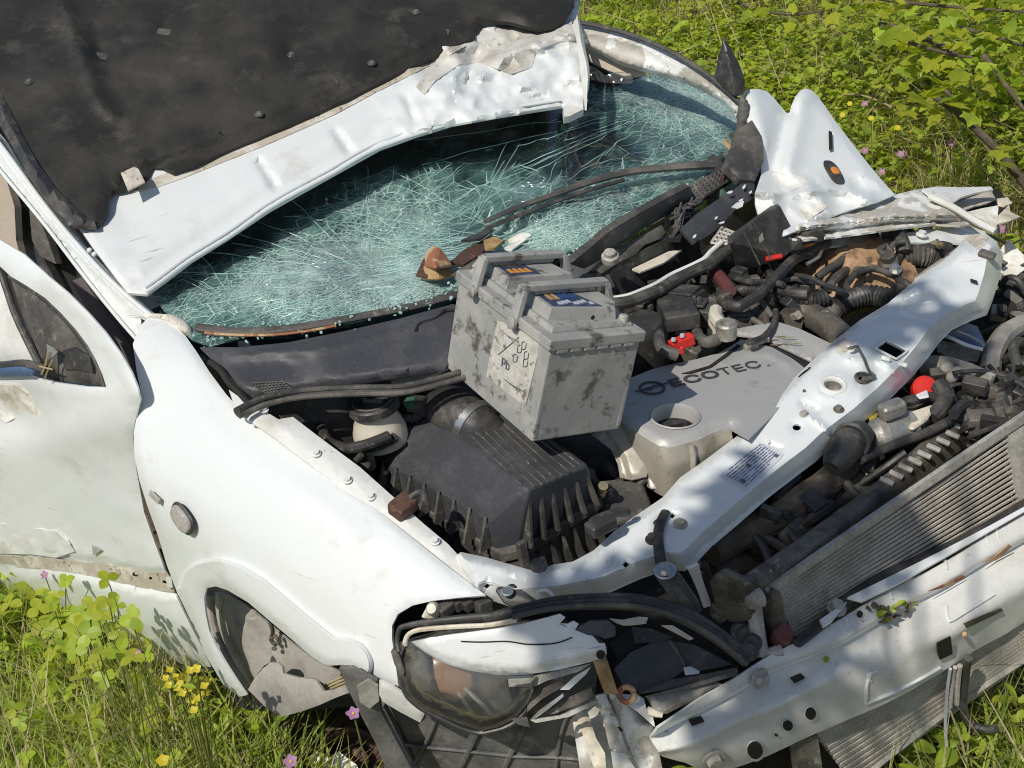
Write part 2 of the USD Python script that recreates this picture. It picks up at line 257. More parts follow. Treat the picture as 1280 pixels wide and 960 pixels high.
def pix(P):
    d = np.atleast_2d(P) - CAM; z = d @ _f
    return np.c_[640 + FPX * (d @ _r) / z, 480 - FPX * (d @ _u) / z]
def dline(px, line):
    return shapely.distance(shapely.points(np.asarray(px, float)), LineString(line))
def off(line, d): return LineString(line).buffer(d).exterior
def sst(x, a, b):
    t = np.clip((x - a) / (b - a), 0, 1); return t * t * (3 - 2 * t)
def ridged(P, scale, seed=0):
    """Sharp creases, as in buckled sheet metal."""
    P = np.asarray(P); w = P + .04 * np.stack([noisy(P, 6, seed + 5), noisy(P, 6, seed + 6), noisy(P, 6, seed + 7)], -1)
    return .5 - 2.2 * np.abs(meshkit.noise(w * scale + 7.1, seed) - .5) - .9 * np.abs(meshkit.noise(w * scale * 2.1 + 3.3, seed + 1) - .5)
def noisy(P, scale, seed=0, octaves=4): return meshkit.fbm(np.asarray(P) * scale + 31.7, octaves, seed) - 0.5

def sheet(poly, surf, thick=0.003, step=9.0, holes=(), disp=None, roll=None, jitter=0.25, want=False, feat=()):
    """A sheet of metal, plastic or glass of real thickness lying on `surf`, with the given outline."""
    pg = Polygon(poly, holes)
    if not pg.is_valid: pg = pg.buffer(0)
    if pg.geom_type != "Polygon": pg = max(pg.geoms, key=lambda g: g.area)
    rings = [np.array(r.coords)[:-1] for r in [pg.exterior, *pg.interiors]]
    pts = []
    for r in rings:
        for a, b in zip(r, np.roll(r, -1, 0)):
            n = max(1, int(round(np.linalg.norm(b - a) / step))); pts.append(a + (b - a) * (np.arange(n) / n)[:, None])
    B = np.vstack(pts)
    x0, y0, x1, y1 = pg.bounds
    gx, gy = np.meshgrid(np.arange(x0, x1 + step, step), np.arange(y0, y1 + step, step * 0.866)); gx[1::2] += step / 2
    G = np.c_[gx.ravel(), gy.ravel()] + np.random.default_rng(3).uniform(-jitter, jitter, (gx.size, 2)) * step
    inner = pg.buffer(-step * 0.55)
    G = G[shapely.contains_xy(inner, G[:, 0], G[:, 1])] if not inner.is_empty else G[:0]
    for line, gap in feat:       # vertices along a crease, so that its edge is clean
        f = np.array([line.interpolate(s).coords[0] for s in np.arange(0, line.length, step * .8)]); f = f[shapely.contains_xy(pg.buffer(-step * .5), f[:, 0], f[:, 1])]
        if len(f): G = np.vstack([G[shapely.distance(shapely.points(G), line) > gap], f])
    A = np.vstack([B, G]); T = Delaunay(A).simplices
    c = A[T].mean(1); T = T[shapely.contains_xy(pg, c[:, 0], c[:, 1])]
    P = surf.hit(A); N = surf.normal(P)
    e1 = np.cross(P[T[:, 1]] - P[T[:, 0]], P[T[:, 2]] - P[T[:, 0]]); flip = (e1 * N[T[:, 0]]).sum(1) < 0
    T[flip] = T[flip][:, ::-1]
    h = np.zeros(len(A))
    if disp is not None: h = h + disp(A, P)
    edge = None
    if roll: h -= roll[0] * np.exp(-(shapely.distance(shapely.points(A), pg.boundary) / roll[1]) ** 2)
    d = rays(A); c = (d * N).sum(1); c = np.where(np.abs(c) < .42, -.42, c)
    F = P + d * (h / c)[:, None]; K = F - N * thick        # raised or sunk along the line of sight, so that the outline stays where it was drawn
    n = len(A); E = np.sort(np.vstack([T[:, [0, 1]], T[:, [1, 2]], T[:, [2, 0]]]), 1)
    D = np.vstack([T[:, [0, 1]], T[:, [1, 2]], T[:, [2, 0]]])
    _, idx, cnt = np.unique(E, axis=0, return_index=True, return_counts=True)
    b = D[idx[cnt == 1]]
    side = np.vstack([np.c_[b[:, 1], b[:, 0], b[:, 0] + n], np.c_[b[:, 1], b[:, 0] + n, b[:, 1] + n]])
    m = trimesh.Trimesh(np.vstack([F, K]), np.vstack([T, T[:, ::-1] + n, side]), process=False)
    return (m, A, F) if want else m

def crom(P, n):
    """A smooth curve through the points."""
    P = np.asarray(P, float)
    if len(P) == 2: return P[0] + (P[1] - P[0]) * np.linspace(0, 1, n)[:, None]
    from scipy.interpolate import PchipInterpolator
    t = np.r_[0, np.cumsum(np.linalg.norm(np.diff(P, axis=0), axis=1) + 1e-9)]; t /= t[-1]
    return PchipInterpolator(t, P, axis=0)(np.linspace(0, 1, n))
def loft(lines, nu=60, nv=4, thick=0.003, disp=None, wid=None):
    """A sheet through lines of 3-D points; every line runs the long way."""
    L = np.array([crom(l, nu) for l in lines]); V = np.array([crom(L[:, i], (len(lines) - 1) * nv + 1) for i in range(nu)])   # nu x m x 3
    m = V.shape[1]; P = V.reshape(-1, 3); i = np.arange(nu * m).reshape(nu, m)
    a, b, c, d = i[:-1, :-1].ravel(), i[1:, :-1].ravel(), i[1:, 1:].ravel(), i[:-1, 1:].ravel()
    T = np.vstack([np.c_[a, b, c], np.c_[a, c, d]])
    g = trimesh.Trimesh(P, T, process=False); N = np.array(g.vertex_normals)
    if (N * (CAM - P)).sum() < 0: T = T[:, ::-1]; N = -N
    if disp is not None: P = P + N * disp(P)[:, None]
    n = len(P); K = P - N * thick
    D = np.vstack([T[:, [0, 1]], T[:, [1, 2]], T[:, [2, 0]]]); _, idx, cnt = np.unique(np.sort(D, 1), axis=0, return_index=True, return_counts=True); b = D[idx[cnt == 1]]
    side = np.vstack([np.c_[b[:, 1], b[:, 0], b[:, 0] + n], np.c_[b[:, 1], b[:, 0] + n, b[:, 1] + n]])
    return trimesh.Trimesh(np.vstack([P, K]), np.vstack([T, T[:, ::-1] + n, side]), process=False)
def tube(P, r, sides=10, n=None, flat=1.0, up=None):
    """A hose or rod along points; r a radius or one per point; flat squashes it along `up`."""
    P = np.asarray(P, float); k = len(P); n = n or max(8, 6 * (k - 1)) if k > 2 else (n or 2)
    R = np.full(k, float(r)) if np.ndim(r) == 0 else np.asarray(r, float)
    Q = crom(np.c_[P, R], n) if k > 2 else np.c_[P, R][0] + (np.c_[P, R][-1] - np.c_[P, R][0]) * np.linspace(0, 1, n)[:, None]
    C, R = Q[:, :3], Q[:, 3]
    T = np.gradient(C, axis=0); T /= np.maximum(np.linalg.norm(T, axis=1, keepdims=True), 1e-12)
    u = np.array([0, 0, 1.0]) if up is None else np.asarray(up, float)
    V, a = [], np.arange(sides) / sides * 2 * np.pi
    for c, t, q in zip(C, T, R):
        b = u - t * (u @ t)
        if np.linalg.norm(b) < 1e-3: b = np.cross(t, [1, 0, 0.3])
        b /= np.linalg.norm(b); s = np.cross(t, b); u = b if up is None else u
        V.append(c + q * (np.cos(a)[:, None] * s + np.sin(a)[:, None] * b * flat))
    V = np.vstack([*V, C[:1], C[-1:]]); F = []
    for i in range(n - 1):
        j = np.arange(sides); k2 = (j + 1) % sides
        F += [np.c_[i * sides + j, i * sides + k2, (i + 1) * sides + k2], np.c_[i * sides + j, (i + 1) * sides + k2, (i + 1) * sides + j]]
    j = np.arange(sides); k2 = (j + 1) % sides
    F += [np.c_[k2, j, np.full(sides, n * sides)], np.c_[(n - 1) * sides + j, (n - 1) * sides + k2, np.full(sides, n * sides + 1)]]
    m = trimesh.Trimesh(V, np.vstack(F), process=False)
    if m.volume < 0: m.invert()
    return m
def hose(pts, r, **k): return tube([at(x, y, z=z) for x, y, z in pts], r, **k)
def ribbed(pts, r, n=60, amp=0.16):
    P = crom([at(x, y, z=z) for x, y, z in pts], n); return tube(P, r * (1 + amp * np.sin(np.arange(n) * 1.57)), n=n)
def frame(o, x, y):
    x = np.asarray(x, float); x = x / np.linalg.norm(x); y = np.asarray(y, float); y = y - x * (x @ y); y /= np.linalg.norm(y)
    m = np.eye(4); m[:3, 0], m[:3, 1], m[:3, 2], m[:3, 3] = x, y, np.cross(x, y), o; return m
def rbox(w, d, h, r=0.004, seg=5, at0=(0, 0, 0), taper=0.0):
    """A box with rounded edges, centred in x and y, standing on z = 0; taper shrinks its top."""
    b = []
    for sx in (-1, 1):
        for sy in (-1, 1):
            for z, k in ((r, 1), (h - r, 1 - taper)):
                b.append(manifold3d.Manifold.sphere(r, seg * 2).translate([sx * (w / 2 * k - r), sy * (d / 2 * k - r), z]))
    m = tm(manifold3d.Manifold.batch_hull(b)); m.apply_translation(at0); return m
def put(m, M4): m = tm(m).copy(); m.apply_transform(M4); return m
def hullpts(P, r=0.0):
    if r: return tm(manifold3d.Manifold.batch_hull([manifold3d.Manifold.sphere(r, 8).translate(list(map(float, p))) for p in P]))
    return trimesh.convex.convex_hull(np.asarray(P))
def extr(poly, h, M4=None):
    m = trimesh.creation.extrude_polygon(Polygon(poly) if not isinstance(poly, Polygon) else poly, h, engine="earcut")
    return m if M4 is None else put(m, M4)
def lathe(prof, sides=28, M4=None):
    m = trimesh.creation.revolve(np.asarray(prof, float), sections=sides); return m if M4 is None else put(m, M4)
def facing(o, n, x=(0, 1, 0)):
    """A frame at o whose z is n."""
    n = np.asarray(n, float) / np.linalg.norm(n); x = np.asarray(x, float); x = x - n * (x @ n); x /= np.linalg.norm(x)
    m = np.eye(4); m[:3, 0], m[:3, 1], m[:3, 2], m[:3, 3] = x, np.cross(n, x), n, o; return m
def bolt(o, n, r=0.007, h=0.006):
    """A hexagon head on a washer."""
    return put(trimesh.util.concatenate([lathe([(0, 0), (r * 1.5, 0), (r * 1.5, h * 0.35), (0, h * 0.35)], 16), trimesh.creation.cylinder(r, h, sections=6, transform=trimesh.transformations.translation_matrix([0, 0, h * 0.75]))]), facing(o, n))
def disc(o, n, r, h=0.003, sides=20): return put(lathe([(0, 0), (r, 0), (r * 1.02, h * .5), (r * .85, h), (0, h)], sides), facing(o, n))
def ring(o, n, r, w=0.003, sides=24): return put(trimesh.creation.torus(r, w, major_sections=sides, minor_sections=8), facing(o, n))

# ================================================================== the wrecked car
CAR = thing("wrecked_car", "white hatchback with a crushed front end, shattered windshield and hood thrown back", "car")

# ---- right front fender
def fender_F(P):
    x, y, z = P.T
    ys = -0.84 + 0.20 * np.clip(x, -.8, .6) + 0.5 * np.clip(0.42 - z, 0, 1) ** 2 + 0.6 * np.clip(x - .28, 0, 1) ** 2
    xc = np.clip(x, -.6, .6)
    yt = -0.70 + 0.116 * (xc + .42); zt = 0.97 - 0.326 * (xc + .42) + 0.02 * np.sin(np.pi * np.clip((xc + .42) / .86, 0, 1))
    z0 = zt - 0.26; t = np.clip((z - z0) / (zt - z0), 0, 1)
    Y = ys + (yt - ys) * (1 - np.sqrt(np.maximum(1 - 0.985 * t * t, 0))) + 8 * np.maximum(z - zt, 0)
    return Y - y
FEN = Func(fender_F, 1.3, 4.0)
fen = [(184, 398), (200, 393), (215, 402), (232, 420), (246, 440), (262, 465), (282, 492), (300, 512), (345, 541), (400, 583), (460, 628), (520, 676), (560, 708), (607, 744),
       (575, 747), (540, 751), (515, 757), (497, 768), (490, 782), (490, 800), (494, 825), (503, 850), (508, 862), (490, 857), (470, 850), (450, 841), (429, 831), (412, 832), (404, 830),
       (390, 821), (362, 797), (337, 776), (310, 753), (285, 738), (270, 733), (258, 735), (255, 748), (257, 768), (262, 790), (270, 808), (281, 828), (295, 850), (308, 869), (299, 871),
       (279, 856), (259, 822), (244, 788), (232, 762), (221, 740), (208, 705), (197, 668), (184, 632), (174, 600), (168, 570), (167, 541), (172, 515), (177, 494), (171, 465), (166, 430), (175, 408)]
arch = [(308, 869), (281, 828), (262, 790), (255, 750), (258, 735), (270, 733), (285, 738), (310, 753), (337, 776), (362, 797), (404, 830), (430, 832)]
def fender_disp(px, P):
    d = dline(px, arch)
    flare = 0.013 * (1 - np.clip((d - 31) / 5, 0, 1))
    crease = -0.007 * np.exp(-(dline(px, [(452, 640), (405, 600), (340, 560), (270, 500)]) / 26) ** 2)
    dent = -0.006 * np.exp(-(np.linalg.norm((px - (215, 520)) / (34, 60), axis=1)) ** 2) + 0.002 * np.exp(-(np.linalg.norm((px - (240, 455)) / (22, 40), axis=1)) ** 2)
    return flare + crease + dent + 0.006 * noisy(P, 4.0, 3) + 0.0015 * noisy(P, 16, 4)
part("front_fender", sheet(fen, FEN, 0.004, 5, feat=[(off(arch, 31), 3.2), (off(arch, 36), 3.2)], disp=fender_disp, roll=(0.004, 4)), "white", CAR, smooth=20)
# the drip ledge along the fender's top, with its bolts
LEDGE = Plane((-.42, -.69, .955), (0.18, -0.12, 0.9))
p0, p1 = at(300, 505, z=.905), at(600, 735, z=.69)
LEDGE = lineplane(p0, p1, (0.35, -0.1, 0.9))
ledge = [(286, 487), (300, 497), (328, 512), (348, 524), (366, 521), (400, 547), (450, 584), (495, 624), (530, 655), (560, 680), (572, 693), (606, 728), (600, 745), (556, 712), (515, 679), (456, 632), (396, 587), (340, 545), (296, 515)]
FL = part("fender_ledge", sheet(ledge, LEDGE.up(-.004), 0.004, 7, disp=lambda px, P: 0.004 * np.exp(-(dline(px, [(345, 528), (450, 606), (560, 696)]) / 4) ** 2), roll=(0.003, 3)), "white_dirty", CAR)
for x, y in [(395, 567), (434, 600), (463, 621), (543, 677), (330, 512)]:
    part("bolt", bolt(LEDGE.hit((x, y))[0], LEDGE.n, 0.006, 0.006), "white_dirty", FL)
c = LEDGE.hit((504, 636))[0]
part("rubber_buffer", put(rbox(.035, .045, .03, .006), facing(c - LEDGE.n * .008, LEDGE.n, p1 - p0)), "rust", FL, label="brown rubber hood buffer clipped on the fender ledge")
part("buffer_loop", tube([c + np.array([.01, .012, .02]), c + np.array([.02, .03, .028]), c + np.array([.045, .02, .02])], .006), "rubber", FL)
# repeater lamp and badge on the fender
def on_fender(x, y, h=0.004): P = FEN.hit((x, y)); return P[0] + FEN.normal(P)[0] * h, FEN.normal(P)[0]
def dome(c, n, x, a, b, h, p=2.6, k=28):
    """A rounded-rectangle lens, half sizes a and b, bulging h along n."""
    th = np.arange(k) / k * 2 * np.pi; cx, sy = np.cos(th), np.sin(th)
    o = np.c_[a * np.sign(cx) * abs(cx) ** (2 / p), b * np.sign(sy) * abs(sy) ** (2 / p)]
    V, rows = [], [(1, 0), (1, h * .35), (.93, h * .7), (.7, h * .95), (.35, h)]
    for s, z in rows: V.append(np.c_[o * s, np.full(k, z)])
    V = np.vstack([*V, [[0, 0, h]], [[0, 0, 0]]]); F = []; j = np.arange(k); j2 = (j + 1) % k
    for i in range(len(rows) - 1): F += [np.c_[i * k + j, i * k + j2, (i + 1) * k + j2], np.c_[i * k + j, (i + 1) * k + j2, (i + 1) * k + j]]
    F += [np.c_[(len(rows) - 1) * k + j, (len(rows) - 1) * k + j2, np.full(k, len(V) - 2)], np.c_[j2, j, np.full(k, len(V) - 1)]]
    return put(trimesh.Trimesh(V, np.vstack(F), process=False), facing(c, n, x))
c, n = on_fender(234, 646, .010); ax = FEN.hit((243, 658))[0] - FEN.hit((225, 634))[0]
RL = part("side_repeater", dome(c - n * .001, n, ax, .034, .024, .006), "black", CAR, label="dark rimmed side indicator on the fender")
part("repeater_lens", dome(c + n * .003, n, ax, .029, .020, .008), "milky" if 0 else "alu", RL)
c, n = on_fender(198, 620, .006); ax = FEN.hit((206, 627))[0] - FEN.hit((190, 612))[0]
part("fender_badge", put(rbox(.032, .014, .004, .0018), facing(c, n, ax)), "alu", CAR, label="small rectangular grey badge")

# ---- right front door, sprung open a little
dh = np.array([-.43, -.875, .6]); da = math.radians(17)
DN = np.array([math.sin(da), -math.cos(da), 0.0])
def door_F(P):
    q = (P - dh) @ DN; z = P[:, 2]
    return q + 0.5 * np.maximum(z - .90, 0) ** 1.15 + 0.5 * np.maximum(.35 - z, 0) ** 1.5
DOOR = Func(door_F, 1.5, 5.0)
door = [(-50, 262), (0, 300), (30, 318), (60, 345), (85, 366), (110, 391), (132, 416), (150, 441), (164, 465), (172, 485), (175, 500), (170, 520), (166, 545), (171, 590), (180, 640), (194, 680), (206, 712),
        (220, 745), (236, 778), (256, 815), (264, 834), (240, 832), (200, 826), (150, 812), (90, 800), (0, 792), (-50, 786)]
win = [(-50, 300), (0, 333), (13, 345), (33, 357), (56, 372), (76, 391), (95, 412), (110, 432), (120, 450), (128, 468), (133, 484), (110, 484), (72, 479), (50, 474), (38, 470), (0, 470), (-50, 470)]
def door_disp(px, P):
    h = 0.008 * noisy(P, 5, 11)
    h += -0.025 * np.exp(-(np.linalg.norm((px - (20, 525)) / (45, 40), axis=1)) ** 2)
    h += 0.012 * np.exp(-(dline(px, [(60, 345), (110, 393), (150, 443), (172, 490)]) / 10) ** 2)
    h += 0.012 * np.exp(-(dline(px, [(-50, 560), (60, 545), (160, 525)]) / 34) ** 2)
    d = dline(px, [(-50, 700), (60, 703), (120, 712), (217, 733)]); h += -0.012 * (1 - sst(d, 8, 14))
    return h + 0.004 * noisy(P, 20, 12)
D = part("front_door", sheet(door, DOOR, 0.004, 8, holes=[win], disp=door_disp, roll=(0.004, 4)), "white", CAR, label="white front door with torn trim and dents")
strip = [(-50, 693), (0, 694), (60, 698), (120, 704), (170, 711), (208, 716), (217, 728), (218, 741), (190, 737), (150, 729), (110, 719), (60, 712), (0, 708), (-50, 707)]
strip_holes = [[(x + r * math.cos(a), y + r * .9 * math.sin(a)) for a in np.arange(8) * math.pi / 4] for x, y, r in [(169, 718, 4.0), (188, 723, 2.4)]] + [[(203, 725), (210, 727), (210, 731), (203, 729)], [(136, 710), (147, 713), (146, 715), (138, 713)]]
TS = part("trim_channel", sheet(strip, DOOR.up(-.006), 0.002, 6, holes=strip_holes, disp=lambda px, P: 0.005 * noisy(P, 30, 5)), "primer", D, label="bare beige channel where the door moulding was torn off")
part("channel_backing", sheet([(160, 712), (218, 722), (218, 738), (160, 728)], DOOR.up(-.011), .001, 8), "void", D)
for poly in ([(207, 722), (214, 722), (216, 735), (209, 734)], ):
    part("clip", sheet(poly, DOOR.up(.002), .004, 4), "white_dirty", D)
torn = [(-50, 478), (20, 482), (34, 492), (44, 506), (56, 520), (62, 528), (40, 527), (20, 522), (5, 530), (-50, 545)]
part("torn_patch", sheet(torn, DOOR.up(.002), .003, 6, disp=lambda px, P: -0.022 * np.exp(-(np.linalg.norm((px - (20, 525)) / (45, 40), axis=1)) ** 2) + .016 * noisy(P, 22, 8)), "rustbeige", D, label="rust-stained dent below the window")
torn2 = [(-50, 655), (10, 655), (40, 660), (70, 664), (84, 676), (92, 690), (70, 697), (40, 693), (0, 692), (-50, 690)]
part("torn_patch", sheet(torn2, DOOR.up(.001), .003, 6, disp=lambda px, P: .016 * noisy(P, 26, 9)), "white_dirty", D)
part("paint_flap", sheet([(115, 682), (126, 688), (116, 695)], DOOR.up(.004), .002, 4), "alu", D)
# mirror triangle in the window frame
tri = [(13, 347), (35, 362), (56, 379), (76, 398), (94, 420), (108, 440), (119, 460), (127, 481), (105, 480), (72, 476), (60, 474), (50, 455), (40, 425), (28, 395)]
MT = part("mirror_plate", sheet(tri, DOOR.up(-.02), .012, 6, disp=lambda px, P: -.012 * np.exp(-(np.linalg.norm((px - (92, 440)) / (14, 14), axis=1)) ** 2) + .004 * noisy(P, 25, 2), roll=(.004, 4)), "black_dusty", D, label="black plate where the door mirror broke off")
part("plate_recess", sheet([(78, 438), (92, 434), (112, 446), (116, 466), (96, 462), (80, 462)], DOOR.up(-.016), .006, 5), "black", MT)
part("plate_rim", tube([DOOR.up(-.012).hit(p)[0] for p in [(13, 345), (33, 358), (56, 373), (76, 392), (95, 413), (110, 433), (121, 454), (131, 483)]], .006), "rubber", MT)
part("foil_scrap", sheet([(58, 430), (66, 434), (72, 440), (66, 446), (60, 450)], DOOR.up(.004), .002, 4), "steel", MT)
for pts in ([(52, 468), (58, 452), (60, 440)], [(56, 474), (62, 458), (66, 450)], [(50, 458), (66, 462)]):
    part("dry_stalk", tube([DOOR.up(.008).hit(p)[0] for p in pts], .002, 5), "straw", MT)
part("window_run", tube([DOOR.up(-.014).hit(p)[0] for p in [(-30, 315), (0, 338), (8, 360), (20, 395), (34, 425), (49, 455)]], .008), "rubber", D)
part("side_window", sheet([(-50, 330), (0, 352), (10, 375), (22, 402), (34, 428), (46, 452), (0, 452), (-50, 452)], DOOR.up(-.035), .005, 8, disp=lambda px, P: .02 * noisy(P, 6, 3)), "white_dirty", D, label="pale panel filling the door window")
part("waist_seal", tube([DOOR.up(.0).hit(p)[0] for p in [(-50, 455), (0, 457), (40, 456), (58, 462)]], .009), "rubber", D)
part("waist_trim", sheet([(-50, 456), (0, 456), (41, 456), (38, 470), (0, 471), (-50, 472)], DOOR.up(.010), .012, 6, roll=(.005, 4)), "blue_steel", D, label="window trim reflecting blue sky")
part("sill_trim", tube([DOOR.up(.004).hit(p)[0] for p in [(145, 813), (200, 829), (262, 838)]], .006), "rubber", D)

# ---- sill below the door and dark underside
SILL = Plane((-.5, -.86, .1), (.2, -1, .1))
part("sill", sheet([(-50, 775), (100, 795), (200, 815), (262, 825), (275, 850), (268, 860), (240, 848), (150, 830), (-50, 815)], DOOR.up(-.03), .01, 12), "black", CAR)

# ---- wheel arch: black cavity, dusty liner, cracked flap
ARCH = Plane((0, -.775, .4), (.25, -1, .30))
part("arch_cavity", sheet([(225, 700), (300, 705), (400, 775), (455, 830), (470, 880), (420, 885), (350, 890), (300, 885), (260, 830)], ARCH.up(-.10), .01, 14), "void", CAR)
WL = part("wheel_arch_liner", sheet([(262, 742), (275, 740), (288, 744), (310, 758), (337, 781), (362, 802), (395, 826), (412, 834), (426, 840), (424, 856), (405, 855), (395, 848), (372, 846), (352, 842), (348, 832), (338, 828), (330, 832), (322, 842), (314, 858), (296, 842), (280, 820), (270, 795), (264, 768)], ARCH.up(-.01), .005, 6,
     disp=lambda px, P: -.02 * sst(-(px[:, 0] - 275 - (px[:, 1] - 740) * .35), -4, 4) * 1 + .008 * noisy(P, 9, 2) + .005 * np.exp(-((np.linalg.norm(px - (314, 770), axis=1) - 6) / 2) ** 2)), "liner", CAR, label="dusty grey inner fender liner")
part("liner_flap", sheet([(310, 862), (318, 848), (328, 836), (338, 828), (348, 829), (353, 834), (354, 842), (372, 847), (394, 849), (400, 858), (404, 864), (418, 862), (432, 857), (436, 866), (420, 872), (400, 881), (375, 890), (352, 896), (344, 892), (332, 884)], ARCH.up(.05), .005, 6, disp=lambda px, P: .02 * noisy(P, 8, 7), roll=(.004, 4)), "liner", WL, label="cracked lower flap of the liner")
part("liner_rib", tube([ARCH.up(.0).hit(p)[0] for p in [(263, 742), (264, 770), (272, 800), (288, 832), (306, 858)]], .010), "liner", WL)
part("liner_scrap", tube([ARCH.up(.01).hit(p)[0] for p in [(337, 778), (341, 790), (339, 800), (345, 806)]], .004), "black", WL)
for i in range(9):
    a = RNG.uniform(0, 6.3); c0 = ARCH.up(.012).hit((343 + 4 * math.cos(a), 803 + 8 * math.sin(a)))[0]
    part("mud_clod", put(trimesh.creation.icosphere(1, .004), facing(c0, (1, -1, 1))), "bark", WL)
for k in range(4):
    part("dry_stalk", tube([ARCH.up(.02).hit(p)[0] for p in [(402 + k * 4, 858 + k * 2), (428 + k * 3, 846 + 3 * k)]], .0025, 5), "straw", WL)

# ---- A-pillars
PA = at(200, 394, y=-.70); PB = at(0, 195, z=1.24)
APIL = lineplane(PA, PB, (0.25, -0.55, 0.8))
ap = [(-50, 112), (0, 171), (19, 203), (40, 228), (56, 250), (81, 280), (105, 308), (135, 338), (152, 356), (170, 372), (187, 388), (198, 394), (190, 405), (176, 398), (178, 420), (187, 444), (166, 420), (146, 397), (123, 369), (101, 341), (79, 310), (58, 283), (37, 257), (18, 236), (0, 214), (-50, 150)]
def ap_disp(px, P):
    a = [(-50, 128), (0, 186), (56, 262), (105, 322), (160, 375), (190, 400)]; b = [(-50, 140), (0, 203), (56, 276), (101, 330), (150, 380)]
    return .010 * np.exp(-(dline(px, a) / 7) ** 2) - .008 * np.exp(-(dline(px, b) / 3) ** 2) + .006 * noisy(P, 14, 3)
AP = part("windshield_pillar", sheet(ap, APIL.up(.008), .03, 5, disp=ap_disp, roll=(.006, 4)), "white", CAR, label="near windshield pillar with split lower end")
curl = [(178, 392), (196, 392), (212, 393), (226, 398), (236, 407), (240, 418), (235, 422), (228, 414), (220, 416), (212, 412), (205, 403), (190, 402)]
part("curled_flange", sheet(curl, APIL.up(.016), .004, 4, disp=lambda px, P: .02 * np.exp(-(dline(px, [(180, 393), (212, 397), (233, 412)]) / 7) ** 2) + .006 * noisy(P, 40, 2)), "rustbeige", AP)
part("pillar_rail", tube([APIL.up(.016).hit(p)[0] for p in [(-50, 122), (0, 181), (56, 257), (105, 316), (150, 362), (190, 396)]], .006), "white", AP)
part("pillar_lip", tube([APIL.up(.008).hit(p)[0] for p in [(-50, 150), (0, 213), (56, 281), (101, 340), (146, 396), (186, 441)]], .004), "white", AP)
for x, y in ((112, 313), (118, 318)): part("sealant_blob", put(trimesh.creation.icosphere(1, .006), facing(APIL.up(.018).hit((x, y))[0], APIL.n)), "white_dirty", AP)
# what shows between the pillar and the door: trim, dash side, dark cabin
CAB = Plane((-.9, -.62, .9), (.45, -1, .35))
part("pillar_trim", sheet([(-50, 200), (0, 218), (8, 225), (18, 258), (20, 300), (26, 325), (0, 306), (-50, 270)], CAB.up(.03), .02, 10), "beige_trim", CAR)
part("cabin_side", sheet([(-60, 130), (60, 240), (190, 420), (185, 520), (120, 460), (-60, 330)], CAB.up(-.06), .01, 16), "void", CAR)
part("seat_belt_trim", sheet([(36, 255), (48, 270), (60, 300), (70, 330), (50, 320), (40, 300)], CAB.up(.0), .02, 8), "black_dusty", CAR)
part("cabin_pillar_cover", sheet([(20, 250), (34, 262), (52, 318), (74, 360), (60, 346), (28, 318)], CAB.up(-.02), .02, 8), "black", CAR)
part("door_seal", sheet([(88, 352), (102, 346), (118, 370), (140, 400), (160, 428), (172, 452), (174, 478), (164, 462), (150, 438), (132, 412), (110, 388)], CAB.up(.05), .02, 6, roll=(.006, 5)), "mauve", CAR, label="mauve-brown rubber door seal")

# ---- windshield
hlow = [(160, 366), (184, 368), (199, 357), (240, 326), (285, 298), (337, 263), (412, 221), (475, 186), (520, 170), (565, 156), (620, 146), (664, 139), (703, 133), (712, 140), (729, 137)]
def xb(y): return -.40 + .17 * (1 - np.clip(y / .72, -1.2, 1.2) ** 2)
def ws_F(P):
    x, y, z = P.T
    u = xb(y) - x
    return z - (.955 + .24 * u - .06 * np.exp(-((y + .05) / .3) ** 2 - ((u - .25) / .2) ** 2) + .03 * y * sst(u, 0, .3))
WS = Func(ws_F, 1.6, 6.5)
ws = [(190, 366), (178, 340), (300, 250), (420, 180), (560, 120), (690, 92), (740, 92), (760, 104), (775, 100), (800, 92), (850, 97), (890, 108), (915, 122), (926, 140), (940, 160), (946, 195), (930, 222), (880, 228), (820, 262), (770, 285), (730, 305), (700, 318), (640, 328), (590, 345), (560, 372), (500, 388), (440, 402), (380, 410), (320, 416), (262, 432), (240, 424), (214, 402)]
def ws_disp(px, P):
    return .045 * noisy(P, 4, 21) + .020 * noisy(P, 18, 22) + .007 * noisy(P, 55, 23) + .03 * np.exp(-(dline(px, [(640, 262), (700, 232), (705, 150)]) / 16) ** 2) - .03 * np.exp(-(np.linalg.norm((px - (462, 330)) / (50, 40), axis=1)) ** 2) - .035 * np.exp(-(np.linalg.norm((px - (650, 305)) / (60, 25), axis=1)) ** 2)
wm, wpx, wP = sheet(ws, WS, .005, 6.0, disp=ws_disp, want=True)
dam = .34 + .9 * noisy(wP, 4.5, 31) + .7 * noisy(wP, 11, 32) - .34 * np.exp(-(dline(wpx, hlow[2:-2]) / 30) ** 2)
dam += .85 * np.exp(-(np.linalg.norm((wpx - (460, 345)) / (120, 50), axis=1)) ** 2) + .42 * np.exp(-(np.linalg.norm((wpx - (270, 372)) / (100, 45), axis=1)) ** 2) + .7 * np.exp(-(np.linalg.norm((wpx - (860, 128)) / (100, 40), axis=1)) ** 2) + .40 * np.exp(-(np.linalg.norm((wpx - (690, 295)) / (90, 26), axis=1)) ** 2) + .25 * np.exp(-(np.linalg.norm((wpx - (560, 255)) / (200, 50), axis=1)) ** 2)
dam -= .55 * np.exp(-(np.linalg.norm((wpx - (560, 178)) / (230, 34), axis=1)) ** 2) + .25 * np.exp(-(dline(wpx, [(230, 330), (330, 280), (420, 240)]) / 20) ** 2) + .3 * np.exp(-(np.linalg.norm((wpx - (690, 205)) / (90, 40), axis=1)) ** 2)
dam = np.clip(dam, 0.02, 1)
WSP = CAR + "/windshield"; numbered(CAR, "windshield")
usdkit.mesh(stage, WSP, wm, MAT["glass"], smooth=True)
